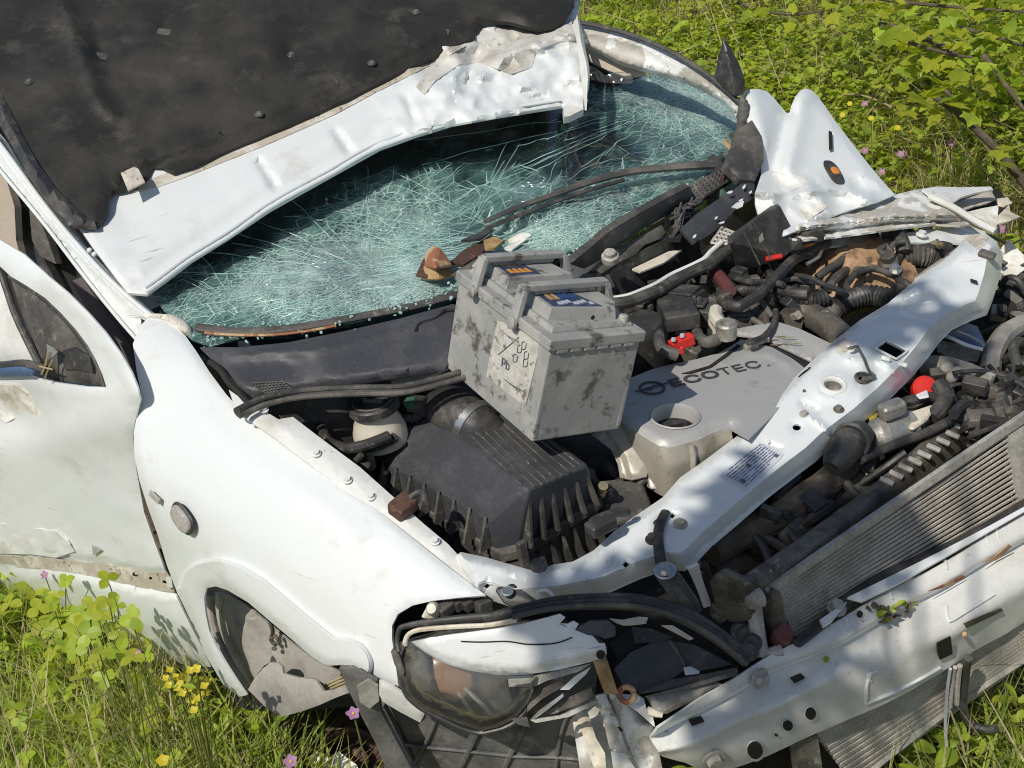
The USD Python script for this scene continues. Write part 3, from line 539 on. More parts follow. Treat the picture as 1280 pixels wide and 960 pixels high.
UsdGeom.PrimvarsAPI(stage.GetPrimAtPath(WSP)).CreatePrimvar("damage", Sdf.ValueTypeNames.FloatArray, "vertex").Set(Vt.FloatArray.FromNumpy(np.r_[dam, dam].astype(np.float32)))
tag(stage.GetPrimAtPath(WSP), "shattered sagging windshield, crazed all over in pale green")
# long cracks standing up out of the glass as fine ridges, radiating from the blows
def surf_line(a, b, k, wob, seed):
    r = np.random.default_rng(seed); t = np.linspace(0, 1, k); P = np.array(a) + (np.array(b) - a) * t[:, None]
    P[1:-1] += r.normal(0, wob, (k - 2, 2)); return P
ridges = []
RR = np.random.default_rng(5); WPG = Polygon(ws).buffer(-6)
from scipy.spatial import cKDTree
WT = cKDTree(wpx)
cents = [(460, 340, .26), (300, 385, .16), (650, 300, .18), (840, 130, .2), (560, 330, .2)]
for i in range(200):
    cx, cy, _ = cents[RR.choice(5, p=[.34, .14, .2, .2, .12])]; a = RR.uniform(0, 2 * np.pi); r0, r1 = RR.uniform(5, 90), RR.uniform(40, 260)
    d = np.array([math.cos(a) * 1.25, math.sin(a) * .45 - .18 * math.cos(a)])
    pl = surf_line(np.array([cx, cy]) + d * r0, np.array([cx, cy]) + d * (r0 + r1), 9, 1.3, i)
    pl = pl[shapely.contains_xy(WPG, pl[:, 0], pl[:, 1])]
    if len(pl) < 4: continue
    _, w = WT.query(pl, k=3); Q = wP[w].mean(1); Q = WS.hit(pl) * 0 + Q * 0 + (CAM + rays(pl) * (np.linalg.norm(Q - CAM, axis=1) - .004)[:, None])
    ridges.append(tube(Q, RR.uniform(.0004, .0008), 4, n=18))
MAT["crack"] = usdkit.material(stage, "/World/Looks/crack_edges", {"d": ("principled_bsdf", {"base_color": (0.50, 0.72, 0.67), "roughness": 0.3}), "t": ("transparent_bsdf", {}), "m": ("mix_closure", {"fac": 0.62})}, [("t.BSDF", "m.closure1"), ("d.BSDF", "m.closure2")], surface="m.closure")
part("crack_ridges", ridges, "crack", WSP, kind="stuff")
# interior seen through it
part("dashboard", loft([[at(200, 420, z=.80), at(560, 380, z=.80), at(930, 215, z=.78)], [at(200, 380, z=.84), at(560, 320, z=.85), at(930, 180, z=.82)], [at(200, 340, z=.80), at(560, 260, z=.82), at(930, 140, z=.80)], [at(200, 330, z=.55), at(560, 250, z=.55), at(930, 130, z=.55)]], 30, 5, .02), "cabin", CAR)
part("cabin_floor", loft([[np.array([-.3, -.75, .5]), np.array([-.3, .8, .5])], [np.array([-2.2, -.75, .5]), np.array([-2.2, .8, .5])]], 6, 2, .02), "cabin", CAR)
part("rear_bulkhead", loft([[np.array([-2.2, -.72, .4]), np.array([-2.2, .75, .4])], [np.array([-2.2, -.72, 1.2]), np.array([-2.2, .75, 1.2])]], 6, 2, .02), "cabin", CAR)
part("roof", loft([[np.array([-1.45, -.58, 1.12]), np.array([-1.4, .6, 1.12])], [np.array([-1.55, -.58, 1.2]), np.array([-1.5, .6, 1.2])], [np.array([-2.3, -.58, 1.25]), np.array([-2.3, .6, 1.25])]], 12, 4, .02), "white_dirty", CAR)
ST = part("steering_wheel", put(trimesh.creation.torus(.18, .016, major_sections=32, minor_sections=10), facing(at(790, 170, z=.86), (.4, 0, 1))), "cabin", CAR)

# ---- hood, torn from its hinges, lying back over windshield and roof underside up
h0, h1 = at(165, 370, z=1.02), at(730, 137, z=1.09)
HOOD = plane3(h0, h1, h0 + np.array([-1.0, 0, .46]))
hood = [(-60, -60), (735, -60), (722, 20), (726, 60), (730, 100)] + hlow[::-1] + [(118, 312), (100, 286), (60, 242), (0, 150), (-60, 60)]
def hood_disp(px, P):
    d = dline(px, hlow); cr = sst(px[:, 0], 440, 560)
    h = .008 * sst(d, 16, 34) * (1 - .6 * cr) - .006 * sst(d, 46, 60) * (1 - .7 * cr) - .014 * sst(d, 60, 110)
    for a, b in (((420, 164), (437, 188)), ((325, 202), (343, 230)), ((508, 125), (520, 150))):     # pressed notches
        h -= .010 * np.exp(-(dline(px, [a, b]) / 4.5) ** 2)
    h += cr * (.030 * noisy(P, 7, 41) + .030 * ridged(P, 9, 42) + .012 * ridged(P, 22, 44)) - cr * .022 * np.exp(-(dline(px, [(585, 95), (600, 60), (640, 50)]) / 9) ** 2) + cr * .02 * np.exp(-(dline(px, [(600, 95), (650, 60), (715, 45)]) / 8) ** 2) - .025 * np.exp(-(np.linalg.norm((px - (583, 103)) / (7, 12), axis=1)) ** 2)
    return h + .010 * noisy(P, 5, 43)
LIP = lambda k, z: [HOOD.up(z).hit((x - k * .35, y - k))[0] for x, y in hlow[1:-2]]
hole = [(294 + 4.5 * math.cos(a), 186 + 4 * math.sin(a)) for a in np.arange(10) * .628]
HD = part("hood", sheet(hood, HOOD, .006, 5, feat=[(off(hlow, 25), 3.2), (off(hlow, 53), 3.2)], holes=[hole], disp=hood_disp, roll=(.004, 3.5)), "white", CAR, smooth=28, label="white hood flung back underside up over the windshield, crumpled at its far corner")
for k_, z_, r_ in ((2, .002, .0045), (8, .0015, .0035)): part("pressed_lip", tube(crom(LIP(k_, z_), 90) + HOOD.n * (.010 * noisy(crom(LIP(k_, z_), 90), 5, 43))[:, None], r_, 8, n=90), "white", HD)
part("hood_backing", sheet([(284, 176), (306, 176), (306, 196), (284, 196)], HOOD.up(-.03), .002, 10), "void", HD)
part("scuffed_corner", sheet([(520, 108), (545, 70), (590, 48), (600, 36), (640, 30), (700, 32), (722, 24), (725, 50), (700, 52), (670, 62), (665, 84), (640, 92), (600, 78), (575, 80), (545, 100), (530, 118)], HOOD.up(.0035), .003, 6, disp=hood_disp), "white_grime", HD, label="grimy creased metal at the hood corner") 
edge = [(176, 228), (215, 214), (262, 199), (310, 178), (380, 148), (450, 113), (520, 78), (560, 60), (592, 44), (596, 50), (560, 70), (520, 90), (470, 115), (420, 142), (380, 160), (330, 182), (280, 202), (230, 222), (190, 236), (166, 240)]
part("bare_edge", sheet(edge, HOOD.up(.0025), .002, 6, disp=hood_disp), "primer", HD, label="bare beige edge along the pad")
def pad_disp(px, P):
    h = .005 + .022 * noisy(P, 5, 51) + .009 * noisy(P, 16, 52)
    for x, y, r, k in ((90, 120, 34, .018), (150, 190, 50, -.012), (205, 40, 12, -.018), (126, 66, 12, -.018), (364, 67, 13, -.020), (465, 82, 12, -.014), (440, 30, 40, .02), (330, 40, 40, .022), (250, 40, 24, .015), (650, 15, 30, .02), (60, 100, 20, .015), (464, 30, 30, -.02)):
        h += .6 * k * np.exp(-(np.linalg.norm(px - (x, y), axis=1) / r) ** 2)
    h += .014 * np.exp(-(dline(px, [(80, 10), (105, 75), (125, 125), (140, 140)]) / 10) ** 2) - .012 * np.exp(-(dline(px, [(120, 40), (135, 95), (200, 110)]) / 14) ** 2)
    d = dline(px, [(160, 222), (300, 172), (500, 80), (600, 34)]); h += .006 * np.exp(-((d - 14) / 4) ** 2) - .010 * np.exp(-(d / 8) ** 2)
    return h
pad = [(-60, -60), (719, -60), (718, 5), (706, 24), (690, 33), (672, 36), (655, 32), (635, 27), (612, 26), (602, 32), (592, 46), (560, 60), (500, 90), (440, 120), (380, 148), (300, 182), (240, 206), (216, 214), (204, 210), (192, 211), (184, 222), (166, 232), (140, 238), (136, 248), (135, 262), (128, 276), (117, 284), (95, 281), (82, 274), (60, 250), (30, 205), (0, 150), (-60, 60)]
PD = part("insulation_pad", sheet(pad, HOOD.up(.013), .010, 8, disp=pad_disp, roll=(.008, 7)), "pad", HD, label="black dusty insulation pad under the hood")
part("pad_border", sheet([(-60, 20), (0, 116), (14, 140), (26, 165), (48, 205), (74, 240), (96, 262), (118, 276), (120, 283), (85, 280), (60, 254), (30, 208), (0, 156), (-60, 66)], HOOD.up(.013), .011, 7, disp=lambda px, P: pad_disp(px, P) + .016 * np.exp(-(dline(px, [(0, 130), (26, 180), (60, 235), (100, 272)]) / 6) ** 2)), "black", PD)
def on_pad(x, y):
    px = np.array([[x, y]], float); P = HOOD.up(.013).hit(px); return P[0] + HOOD.n * (pad_disp(px, P)[0] + .001)
for x, y in ((364, 67), (465, 82), (324, 147), (38, 107), (520, 20)):
    cl = part("clip", disc(on_pad(x, y), HOOD.n, .011, .004), "black", PD)
    part("clip_head", disc(on_pad(x, y) + HOOD.n * .003, HOOD.n, .0055, .004), "steel", cl)
for x, y in ((126, 65), (205, 39)):
    part("square_clip", put(rbox(.034, .024, .005, .002), facing(on_pad(x, y), HOOD.n, HOOD.hit((x + 10, y + 1))[0] - HOOD.hit((x, y))[0])), "black_dusty", PD)
part("hood_tab", sheet([(151, 216), (168, 208), (173, 211), (181, 227), (160, 238)], HOOD.up(.036), .004, 4, roll=(.002, 3)), "primer", HD)
part("hinge_leg", sheet([(704, 132), (712, 128), (730, 136), (722, 140), (712, 145), (705, 146)], HOOD.up(.004), .02, 4), "white_dirty", HD)
part("hinge_bracket", loft([[HOOD.up(.03).hit(p)[0] for p in [(716, 26), (722, 60), (727, 100), (731, 138)]], [HOOD.up(.05).hit(p)[0] for p in [(722, 24), (727, 60), (732, 90), (733, 120)]], [HOOD.up(.01).hit(p)[0] for p in [(726, 26), (731, 60), (735, 88), (735, 112)]]], 20, 3, .004), "white_dirty", HD)

# ---- far pillar and roof edge of the passenger compartment
RP = Plane((-.35, .66, 1.0), (.5, -.75, .6))
part("far_pillar", sheet([(716, 30), (740, 32), (780, 44), (820, 58), (850, 74), (880, 94), (905, 113), (925, 131), (920, 146), (906, 128), (880, 112), (850, 98), (812, 88), (775, 78), (745, 62), (722, 52)], RP, .03, 5, disp=lambda px, P: .012 * np.exp(-(dline(px, [(720, 36), (800, 56), (860, 88), (920, 136)]) / 5) ** 2) + .012 * noisy(P, 16, 3), roll=(.006, 4)), "flaking", CAR, label="far windshield pillar with dirty flaking paint")
part("pillar_edge_seal", tube([RP.up(.02).hit(p)[0] for p in [(716, 27), (780, 41), (850, 71), (905, 110), (930, 134)]], .006), "black_dusty", CAR)
part("far_pillar_trim", sheet([(724, 54), (745, 62), (775, 76), (800, 84), (806, 92), (780, 95), (760, 88), (740, 78), (728, 70)], RP.up(-.05), .02, 6), "beige_trim", CAR)
part("far_glass_flap", sheet([(730, 80), (744, 84), (756, 94), (772, 90), (792, 92), (790, 104), (770, 104), (750, 102), (734, 98)], RP.up(.02), .004, 4, disp=lambda px, P: .03 * noisy(P, 20, 5)), "clearlens", CAR)
part("door_gap", sheet([(690, 40), (730, 60), (800, 95), (760, 110), (700, 110)], RP.up(-.12), .01, 8), "void", CAR)

# ---- far side mirror base and wiper pivot
MIR = Plane((-.3, .72, 1.05), (.5, -.6, .25))
part("far_mirror", sheet([(905, 46), (912, 60), (922, 78), (930, 100), (928, 118), (918, 120), (902, 108), (893, 96), (898, 72)], MIR.up(.02), .03, 5, disp=lambda px, P: .02 * np.exp(-(dline(px, [(905, 50), (912, 80), (918, 118)]) / 7) ** 2), roll=(.008, 4)), "black", CAR, label="black broken mirror sail pointing upwards")
part("mirror_stay", sheet([(926, 118), (934, 126), (936, 148), (928, 172), (922, 190), (914, 204), (904, 202), (912, 184), (920, 160), (922, 138)], MIR.up(.05), .02, 5, roll=(.006, 3)), "black_dusty", CAR)

# ================================================================== engine bay
def V(*a): return np.array(a, float)
def L3(pts, z): return [at(x, y, z=z) for x, y in pts]
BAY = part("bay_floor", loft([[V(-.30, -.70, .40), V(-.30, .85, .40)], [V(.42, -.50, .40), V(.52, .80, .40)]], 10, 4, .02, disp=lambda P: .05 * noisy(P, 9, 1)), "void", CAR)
part("firewall", loft([[V(-.12, -.70, .40), V(.02, 0, .40), V(-.15, .75, .40)], [V(-.16, -.70, .70), V(-.02, 0, .70), V(-.2, .75, .70)], [V(-.20, -.68, .90), V(-.04, 0, .90), V(-.22, .72, .88)]], 24, 5, .02, disp=lambda P: .03 * noisy(P, 12, 2)), "black", CAR)
part("inner_fender", loft([[V(-.40, -.675, .90), V(.45, -.56, .66)], [V(-.40, -.66, .40), V(.45, -.54, .40)]], 12, 4, .006), "black_dusty", CAR)
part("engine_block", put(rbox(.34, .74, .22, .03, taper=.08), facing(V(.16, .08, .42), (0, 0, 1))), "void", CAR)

# ---- near cowl
CW = plane3(at(258, 440, z=.95), at(562, 384, z=.93), at(320, 500, z=.90))
cow = [(250, 434), (300, 434), (360, 428), (430, 414), (500, 398), (566, 380), (580, 384), (578, 430), (566, 445), (556, 462), (500, 470), (440, 480), (400, 487), (355, 492), (318, 502), (298, 482), (276, 460)]
def cow_disp(px, P):
    t = px[:, 0] - (372 + (px[:, 1] - 445) * .9)
    return .020 * sst(t, -26, 26) * sst(dline(px, [(250, 430), (360, 424), (430, 410), (566, 376)]), 6, 22) + .014 * np.exp(-(dline(px, [(290, 441), (370, 436), (440, 420), (570, 386)]) / 9) ** 2) - .03 * sst(px[:, 1] - (505 - .12 * (px[:, 0] - 300)) + 22, 0, 22) * .6 + .006 * noisy(P, 9, 6)
C1 = part("cowl_panel", sheet(cow, CW, .004, 6.5, disp=cow_disp, roll=(.006, 4)), "cowl", CAR, label="near half of the black plastic cowl under the windshield")
g = [(314, 478), (354, 476), (369, 489), (336, 496)]
part("grille_recess", sheet(g, CW.up(.004), .002, 5), "void", C1)
bars = []
for t in np.linspace(.04, .96, 9):
    a = np.array(g[0]) * (1 - t) + np.array(g[1]) * t; b = np.array(g[3]) * (1 - t) + np.array(g[2]) * t; bars.append(tube([CW.up(.007).hit(a)[0], CW.up(.007).hit(b)[0]], .0016, 5))
for t in np.linspace(.05, .95, 6):
    a = np.array(g[0]) * (1 - t) + np.array(g[3]) * t; b = np.array(g[1]) * (1 - t) + np.array(g[2]) * t; bars.append(tube([CW.up(.007).hit(a)[0], CW.up(.007).hit(b)[0]], .0016, 5))
part("air_grille", bars, "black", C1, kind="stuff")
part("crack_edge", tube([CW.up(.024).hit(p)[0] for p in [(520, 414), (526, 404), (545, 398), (556, 388), (566, 388)]], .0035, 6), "void", C1)
part("lower_glass_trim", tube([WS.up(.004).hit(p)[0] for p in [(246, 409), (290, 414), (340, 413), (400, 405), (470, 392), (520, 382), (570, 368)]], .012, 10, flat=.6), "black_dusty", CAR)
part("trim_rust_line", tube([WS.up(.012).hit(p)[0] for p in [(256, 416), (300, 419), (350, 418), (420, 407)]], .003, 6), "redfoam", CAR)
part("cowl_edge", tube([CW.up(.006).hit(p)[0] for p in [(262, 452), (275, 462), (286, 478), (300, 492), (312, 506)]], .006), "void", CAR)
sp = [(297, 516, .90), (322, 504, .90), (352, 496, .895), (400, 490, .89), (450, 488, .885), (512, 485, .88), (545, 477, .88), (590, 464, .88)]
HS = part("hood_seal", hose(sp, .013, n=50, flat=.8), "rubber", CAR, label="near strip of black rubber hood seal")
part("seal_lip", hose([(x + 1, y - 3.5, z + .008) for x, y, z in sp], .006, n=50), "rubber", HS)
part("seal_lip", hose([(x + 2, y + 4.5, z + .004) for x, y, z in sp], .005, n=50), "black_dusty", HS)
part("cowl_flange", loft([L3([(488, 472), (530, 464), (566, 449)], .86), L3([(490, 480), (530, 473), (566, 458)], .855)], 14, 3, .004), "white_dirty", CAR)
part("bay_rail", loft([L3([(400, 520), (425, 507), (450, 496)], .80), L3([(402, 532), (428, 517), (455, 502)], .79)], 14, 3, .02), "white_grime", CAR)
part("bay_rail", loft([L3([(372, 527), (395, 515), (440, 498)], .80), L3([(380, 540), (400, 526), (445, 505)], .76)], 14, 3, .01), "black_dusty", CAR)

# ---- washer filler
c = at(467, 507, z=.83)
WR = part("washer_reservoir", lathe([(0, -.075), (.052, -.075), (.052, -.05), (.046, -.03), (.040, -.018), (.040, 0), (0, 0)], 32, facing(c - V(0, 0, .004), (.04, -.05, 1))), "milky", CAR, label="milky white washer bottle")
rim = [(.047 + .0025 * (i % 2), 0) for i in range(1)]
cap = lathe([(0, .006), (.028, .006), (.031, .012), (.046, .012), (.049, .008), (.049, -.006), (0, -.006)], 40, facing(c, (.04, -.05, 1)))
CPx = part("cap", cap, "black", WR)
part("cap_grip", [put(rbox(.04, .008, .008, .002, at0=(0, 0, .006)), facing(c, (.04, -.05, 1), (1, .6, 0))), ring(c + V(0, 0, .012), (.04, -.05, 1), .038, .002)], "black_dusty", CPx)
part("washer_hose", hose([(402, 534, .79), (412, 553, .78), (434, 560, .785), (458, 556, .79), (486, 545, .79)], .0105), "rubber", CAR)
part("wire_conduit", ribbed([(452, 560, .77), (475, 556, .775), (495, 546, .78)], .010), "black", CAR)
part("stud", tube([at(441, 580, z=.76), at(452, 568, z=.78)], .006, 8), "steel", CAR)
part("bracket", put(rbox(.05, .02, .05, .004), facing(at(455, 585, z=.72), (0, 0, 1), (1, .4, 0))), "alu_dark", CAR)
part("connector", put(rbox(.035, .03, .025, .004), facing(at(522, 512, z=.80), (0, 0, 1), (1, .5, 0))), "black", CAR)
part("connector", put(rbox(.022, .018, .018, .003), facing(at(516, 508, z=.81), (0, -.3, 1), (1, .5, 0))), "greenish", CAR)
part("wire_conduit", ribbed([(500, 520, .78), (520, 520, .79), (545, 505, .80), (570, 490, .80)], .009), "black", CAR)

# ---- air filter box
TOP = plane3(at(527, 514, z=.78), at(660, 609, z=.792), at(729, 578, z=.78))
t1, t2, t3, t4, t5 = (TOP.hit(p)[0] for p in [(530, 514), (659, 609), (728, 580), (640, 522), (600, 512)])
low = [at(460, 564, z=.715), at(490, 522, z=.73), at(619, 653, z=.715), at(640, 648, z=.725), at(731, 592, z=.735), at(640, 520, z=.74)]
b0 = [p - V(0, 0, .055) for p in low]
lid = hullpts([*(p - TOP.n * .006 for p in (t1, t2, t3, t4, t5)), *low, *b0], .009)
AB = part("air_filter_box", lid, "cowl", CAR, label="black ribbed air filter box", smooth=25)
fw = (low[2] - low[0]); nleft = np.cross(fw, (0, 0, 1)); nleft /= np.linalg.norm(nleft)
if nleft @ (low[0] - low[4]) < 0: nleft = -nleft
flng = [p + V(0, 0, -.052) + (p - np.mean(low, 0)) * .10 for p in low]
part("box_flange", hullpts([*flng, *(p - V(0, 0, .014) for p in flng)], .004), "black_dusty", AB)
part("lower_box", hullpts([*(p - V(0, 0, .02) - (p - np.mean(flng, 0)) * .05 for p in flng), *(p - V(0, 0, .22) - (p - np.mean(flng, 0)) * .14 for p in flng)], .006), "black_dusty", AB)
def fin(p_top, p_bot, out, w=.0028):
    """A triangular stiffening rib standing out from a wall."""
    out = np.asarray(out) / np.linalg.norm(out); s = np.cross(out, (0, 0, 1)); s /= np.linalg.norm(s)
    q = p_bot + out * .026
    return hullpts([p_top + s * w, p_top - s * w, p_bot + s * w, p_bot - s * w, q + s * w, q - s * w])
for k, t in enumerate(np.linspace(.06, .97, 9)):
    a = low[0] * (1 - t) + low[2] * t
    part("rib", fin(a + nleft * .010 + V(0, 0, .012), a + nleft * .010 - V(0, 0, .05), nleft), "black_dusty", AB)
fr = low[4] - low[3]; nfr = np.cross((0, 0, 1), fr); nfr /= np.linalg.norm(nfr)
if nfr @ (low[2] - low[0]) < 0: nfr = -nfr
for t in np.linspace(.04, .97, 6):
    a = low[3] * (1 - t) + low[4] * t; up = (t2 * (1 - t) + t3 * t) - a
    part("rib", fin(a + up * .8 + nfr * .009, a + nfr * .011 - V(0, 0, .05), nfr), "black_dusty", AB)
for t in np.linspace(.08, .92, 7):
    a = flng[3] * (1 - t) + flng[4] * t - V(0, 0, .02); part("rib", fin(a, a - V(0, 0, .07), nfr, .003), "black", AB)
for (x0, y0), (x1, y1) in zip([(430, 492), (455, 470), (482, 455), (515, 440), (556, 432), (596, 436), (690, 480), (760, 505), (815, 512)], [(690, 745), (752, 752), (790, 742), (822, 728), (858, 714), (890, 697), (925, 678), (955, 655), (975, 640)]):
    a, b = zoomed(480, 420, 4, [(x0, y0), (x1, y1)]); part("groove_bead", tube([TOP.up(.0036).hit(a)[0], TOP.up(.0036).hit(b)[0]], .0015, 5), "alu_dark", AB)
part("box_clip", put(rbox(.018, .012, .07, .003), facing(flng[3] - V(0, 0, .05) + nfr * .006, (0, 0, 1), fr)), "black_dusty", AB)
DU = part("intake_duct", tube([at(612, 545, z=.755), at(594, 532, z=.78), at(572, 516, z=.795), at(556, 508, z=.78), at(560, 495, z=.76), at(600, 480, z=.75), at(660, 470, z=.74)], [.040, .044, .046, .048, .052, .055, .055], 20, n=50), "black", CAR, label="black rubber intake duct")
dd = at(594, 532, z=.78) - at(572, 516, z=.795); cc = at(592, 530, z=.782)
part("duct_clamp", put(lathe([(.0435, -.008), (.0475, -.008), (.0475, .008), (.0435, .008), (.0435, -.008)], 40), facing(cc, dd)), "steel", DU)
part("inlet_hose", tube([at(690, 556, z=.66), at(730, 566, z=.66), at(768, 590, z=.64), at(778, 625, z=.58)], .042, 16), "black", CAR)
part("drain_nipple", lathe([(0, 0), (.008, 0), (.008, .01), (.006, .012), (.006, .028), (.009, .03), (.009, .036), (0, .036)], 12, facing(at(752, 618, z=.69), (.5, -.2, .8))), "brass", CAR)
part("inlet_snorkel", hullpts([at(742, 610, z=.66), at(796, 604, z=.66), at(812, 645, z=.64), at(765, 652, z=.64), at(748, 655, z=.58), at(806, 655, z=.58)], .012), "black_dusty", CAR)
part("snorkel_bracket", tube([at(738, 590, z=.68), at(745, 605, z=.68), at(765, 618, z=.68)], .009), "alu_dark", CAR)
part("latch_guide", put(rbox(.05, .03, .022, .005), facing(at(752, 664, z=.735), (0, 0, 1), at(775, 655, z=.735) - at(735, 675, z=.735))), "black", CAR)
part("latch_hook", tube([at(740, 660, z=.75), at(744, 650, z=.75), at(765, 642, z=.75), at(785, 640, z=.74)], .008), "black", CAR)
part("hood_stop", disc(at(674, 710, z=.71), (0, 0, 1), .014, .012), "rubber", CAR)

# ---- engine cover with its lettering
ECZ = .735
EC = plane3(at(774, 525, z=.77), at(836, 452, z=.765), at(1014, 466, z=.735))
def ec(x, y, h=0.0): return EC.up(h).hit((x, y))[0]
hc = zoomed(680, 380, 3.2, [(525, 452)])[0]
hole = [(hc[0] + 30 * math.cos(a), hc[1] + 14.5 * math.sin(a)) for a in np.arange(26) / 26 * 2 * math.pi]
ecp = [(774, 523), (779, 495), (784, 474), (814, 462), (836, 456), (870, 449), (899, 441), (915, 432), (926, 425), (950, 430), (965, 434), (990, 448), (1014, 466), (978, 506), (936, 548), (914, 536), (890, 542), (876, 549), (862, 553), (846, 558), (834, 560), (818, 556), (800, 545), (784, 534)]
front = [(774, 523), (784, 534), (800, 545), (818, 556), (834, 560), (846, 558), (862, 553), (876, 549), (890, 542), (914, 534)]
COVER = part("engine_cover", sheet(ecp, EC, .004, 5, holes=[hole], disp=lambda px, P: -.012 * np.exp(-(dline(px, front) / 7) ** 2)  + .005 * np.exp(-(dline(px, [(905, 456), (930, 443), (960, 441), (985, 455), (990, 462)]) / 3.5) ** 2)), "cover", CAR, label="silver grey plastic engine cover with lettering")
part("groove", sheet([(852, 466.5), (862, 464), (886, 457), (903, 445), (922, 430), (926, 432), (907, 447), (889, 459), (864, 466.5)], EC.up(.0022), .002, 4), "void", COVER)
fr3 = [ec(x, y, -.010) for x, y in front]
part("cover_skirt", loft([fr3, [p + V(.008, -.006, -.03) for p in fr3], [p + V(.006, -.006, -.10) for p in fr3]], 44, 5, .004), "champagne", COVER, label="champagne coloured front skirt")
sk = [(739, 543), (760, 532), (775, 526), (790, 540), (806, 552), (825, 562), (838, 566), (843, 580), (838, 592), (830, 592), (822, 582), (812, 584), (808, 596), (790, 600), (775, 597), (772, 580), (764, 562)]
part("cover_wing", sheet(sk, plane3(ec(739, 543, -.03), ec(775, 526, -.012), ec(838, 590, -.07)), .004, 5, disp=lambda px, P: .008 * noisy(P, 10, 3) - .01 * np.exp(-(dline(px, [(758, 545), (775, 570), (784, 598)]) / 3) ** 2), roll=(.006, 4)), "champagne", COVER)
part("cover_lug", hullpts([ec(812, 588, -.08), ec(828, 586, -.08), ec(832, 608, -.10), ec(816, 608, -.10)], .008), "champagne", COVER)
part("cover_rib", tube([ec(864, 556, -.01), ec(866, 570, -.03), ec(866, 610, -.09)], .006), "champagne", COVER)
hcen = ec(*hc); hr = np.linalg.norm(ec(hc[0] + 31, hc[1]) - ec(hc[0] - 31, hc[1])) / 2
part("filler_well", lathe([(hr * 1.04, .002), (hr * .98, .004), (hr * .90, -.004), (hr * .84, -.024), (hr * .80, -.028)], 36, facing(hcen, EC.n)), "cover", COVER)
wl = part("well_bottom", lathe([(0, -.04), (hr * .84, -.04), (hr * .84, -.024), (0, -.026)], 30, facing(hcen, EC.n)), "void", COVER)
oc = part("oil_cap", lathe([(0, -.03), (hr * .55, -.03), (hr * .52, -.020), (0, -.018)], 24, facing(hcen, EC.n)), "black", COVER)
part("cap_grip", put(rbox(hr * 1.0, .012, .012, .003, at0=(0, 0, -.022)), facing(hcen, EC.n, (.4, 1, 0))), "black", oc)
o, e = ec(842, 484.5), ec(953, 459); ex = e - o; LW = np.linalg.norm(ex); ex /= LW
eyv = np.cross(EC.n, ex)
def lettering(text, x0, x1, bold, hgt):
    m = meshkit.text_mesh(text, 1.0, .02, bold=bold); b = m.bounds; w = b[1, 0] - b[0, 0]
    m.apply_translation([-b[0, 0], 0, 0]); m.apply_scale([(x1 - x0) / w, hgt, .05]); m.apply_translation([x0, 0, .0020]); return put(m, frame(o, ex, eyv))
LH = .027
part("lettering", [lettering("ECO", 0, LW * .53, True, LH), lettering("TEC", LW * .545, LW, False, LH)], "letter", COVER, label="dark raised letters reading ECOTEC", smooth=False)
lc = ec(815, 486); lm = frame(lc + EC.n * .0025, ex, eyv)
emb = [put(trimesh.creation.annulus(.021, .0255, .0015), lm), put(extr([(-.036, -.0028), (-.012, -.0032), (.004, .003), (.036, .0012), (.036, .0035), (.012, .0042), (-.004, -.001), (-.036, -.0008)], .0017), lm), put(extr([(-.018, .0), (-.004, -.006), (.002, -.001), (.018, .0), (.004, .006), (-.002, .001)], .0017), lm)]
part("emblem", emb, "letter", COVER, label="ringed lightning emblem before the letters", smooth=False)
part("dot", disc(ec(961, 457), (0, 0, 1), .003, .001), "letter", COVER)
SP = plane3(ec(920, 412, .005), ec(972, 402, .012), ec(1040, 440, -.01))
part("side_cover", sheet([(912, 418), (920, 411), (945, 406), (972, 402), (1000, 411), (1040, 430), (1036, 445), (1014, 452), (990, 440), (962, 427), (940, 421)], SP, .004, 5, disp=lambda px, P: .006 * np.exp(-(dline(px, [(920, 414), (965, 424), (1014, 449)]) / 4) ** 2), roll=(.004, 4)), "cover", COVER)
part("side_cover_gap", sheet([(915, 420), (940, 424), (962, 430), (990, 443), (1014, 455), (1014, 462), (985, 448), (958, 436), (935, 428)], EC.up(-.012), .003, 6), "void", COVER)
for x, y, h in ((944, 430, .012), (952, 428, .006), (938, 436, .004)): part("cover_clip", put(rbox(.03, .016, .012, .003), facing(ec(x, y, h - .004), EC.n, ex)), "champagne", COVER)
for i in range(5):
    a = RNG.uniform(0, 1, 2); p = SP.up(.006).hit((968 + 30 * a[0], 416 + 14 * a[1]))[0]; part("pine_needle", tube([p, p + V(.03, .025, .002) * RNG.uniform(.5, 1) * (1 if i % 2 else -1)], .0012, 4), "stem" if i % 2 else "bark", COVER)

# ---- car battery standing askew on the engine
BR = np.array([[0.055, -0.986, 0.157], [0.961, 0.095, 0.262], [-0.273, 0.136, 0.952]]); BR, _ = np.linalg.qr(BR); BR = BR * np.sign(np.diag(BR.T @ np.array([[0.055, -0.986, 0.157], [0.961, 0.095, 0.262], [-0.273, 0.136, 0.952]])))
BS = 1.075; BO = CAM + (V(.4457, -.4730, .9180) - CAM) * BS
BW, BL, BH, BB = .175 * BS, .278 * BS, .19 * BS, .165 * BS
BM = np.eye(4); BM[:3, :3], BM[:3, 3] = BR, BO
BT = thing("car_battery", "grey car battery with carrying handles standing askew on the engine", "battery", BO)
def bl(m): return put(m, BM)
def bbox(x0, x1, y0, y1, z0, z1, r=.003, taper=0.0): return rbox(x1 - x0, y1 - y0, z1 - z0, r, at0=((x0 + x1) / 2, (y0 + y1) / 2, z0), taper=taper)
CS = part("case", bl(bbox(0, BW, 0, BL, 0, BB, .004, taper=-.012)), "battery", BT, smooth=30)
part("case_corner", bl(bbox(-.001, .010, -.001, .010, .006, BB - .004, .003)), "battery", CS)
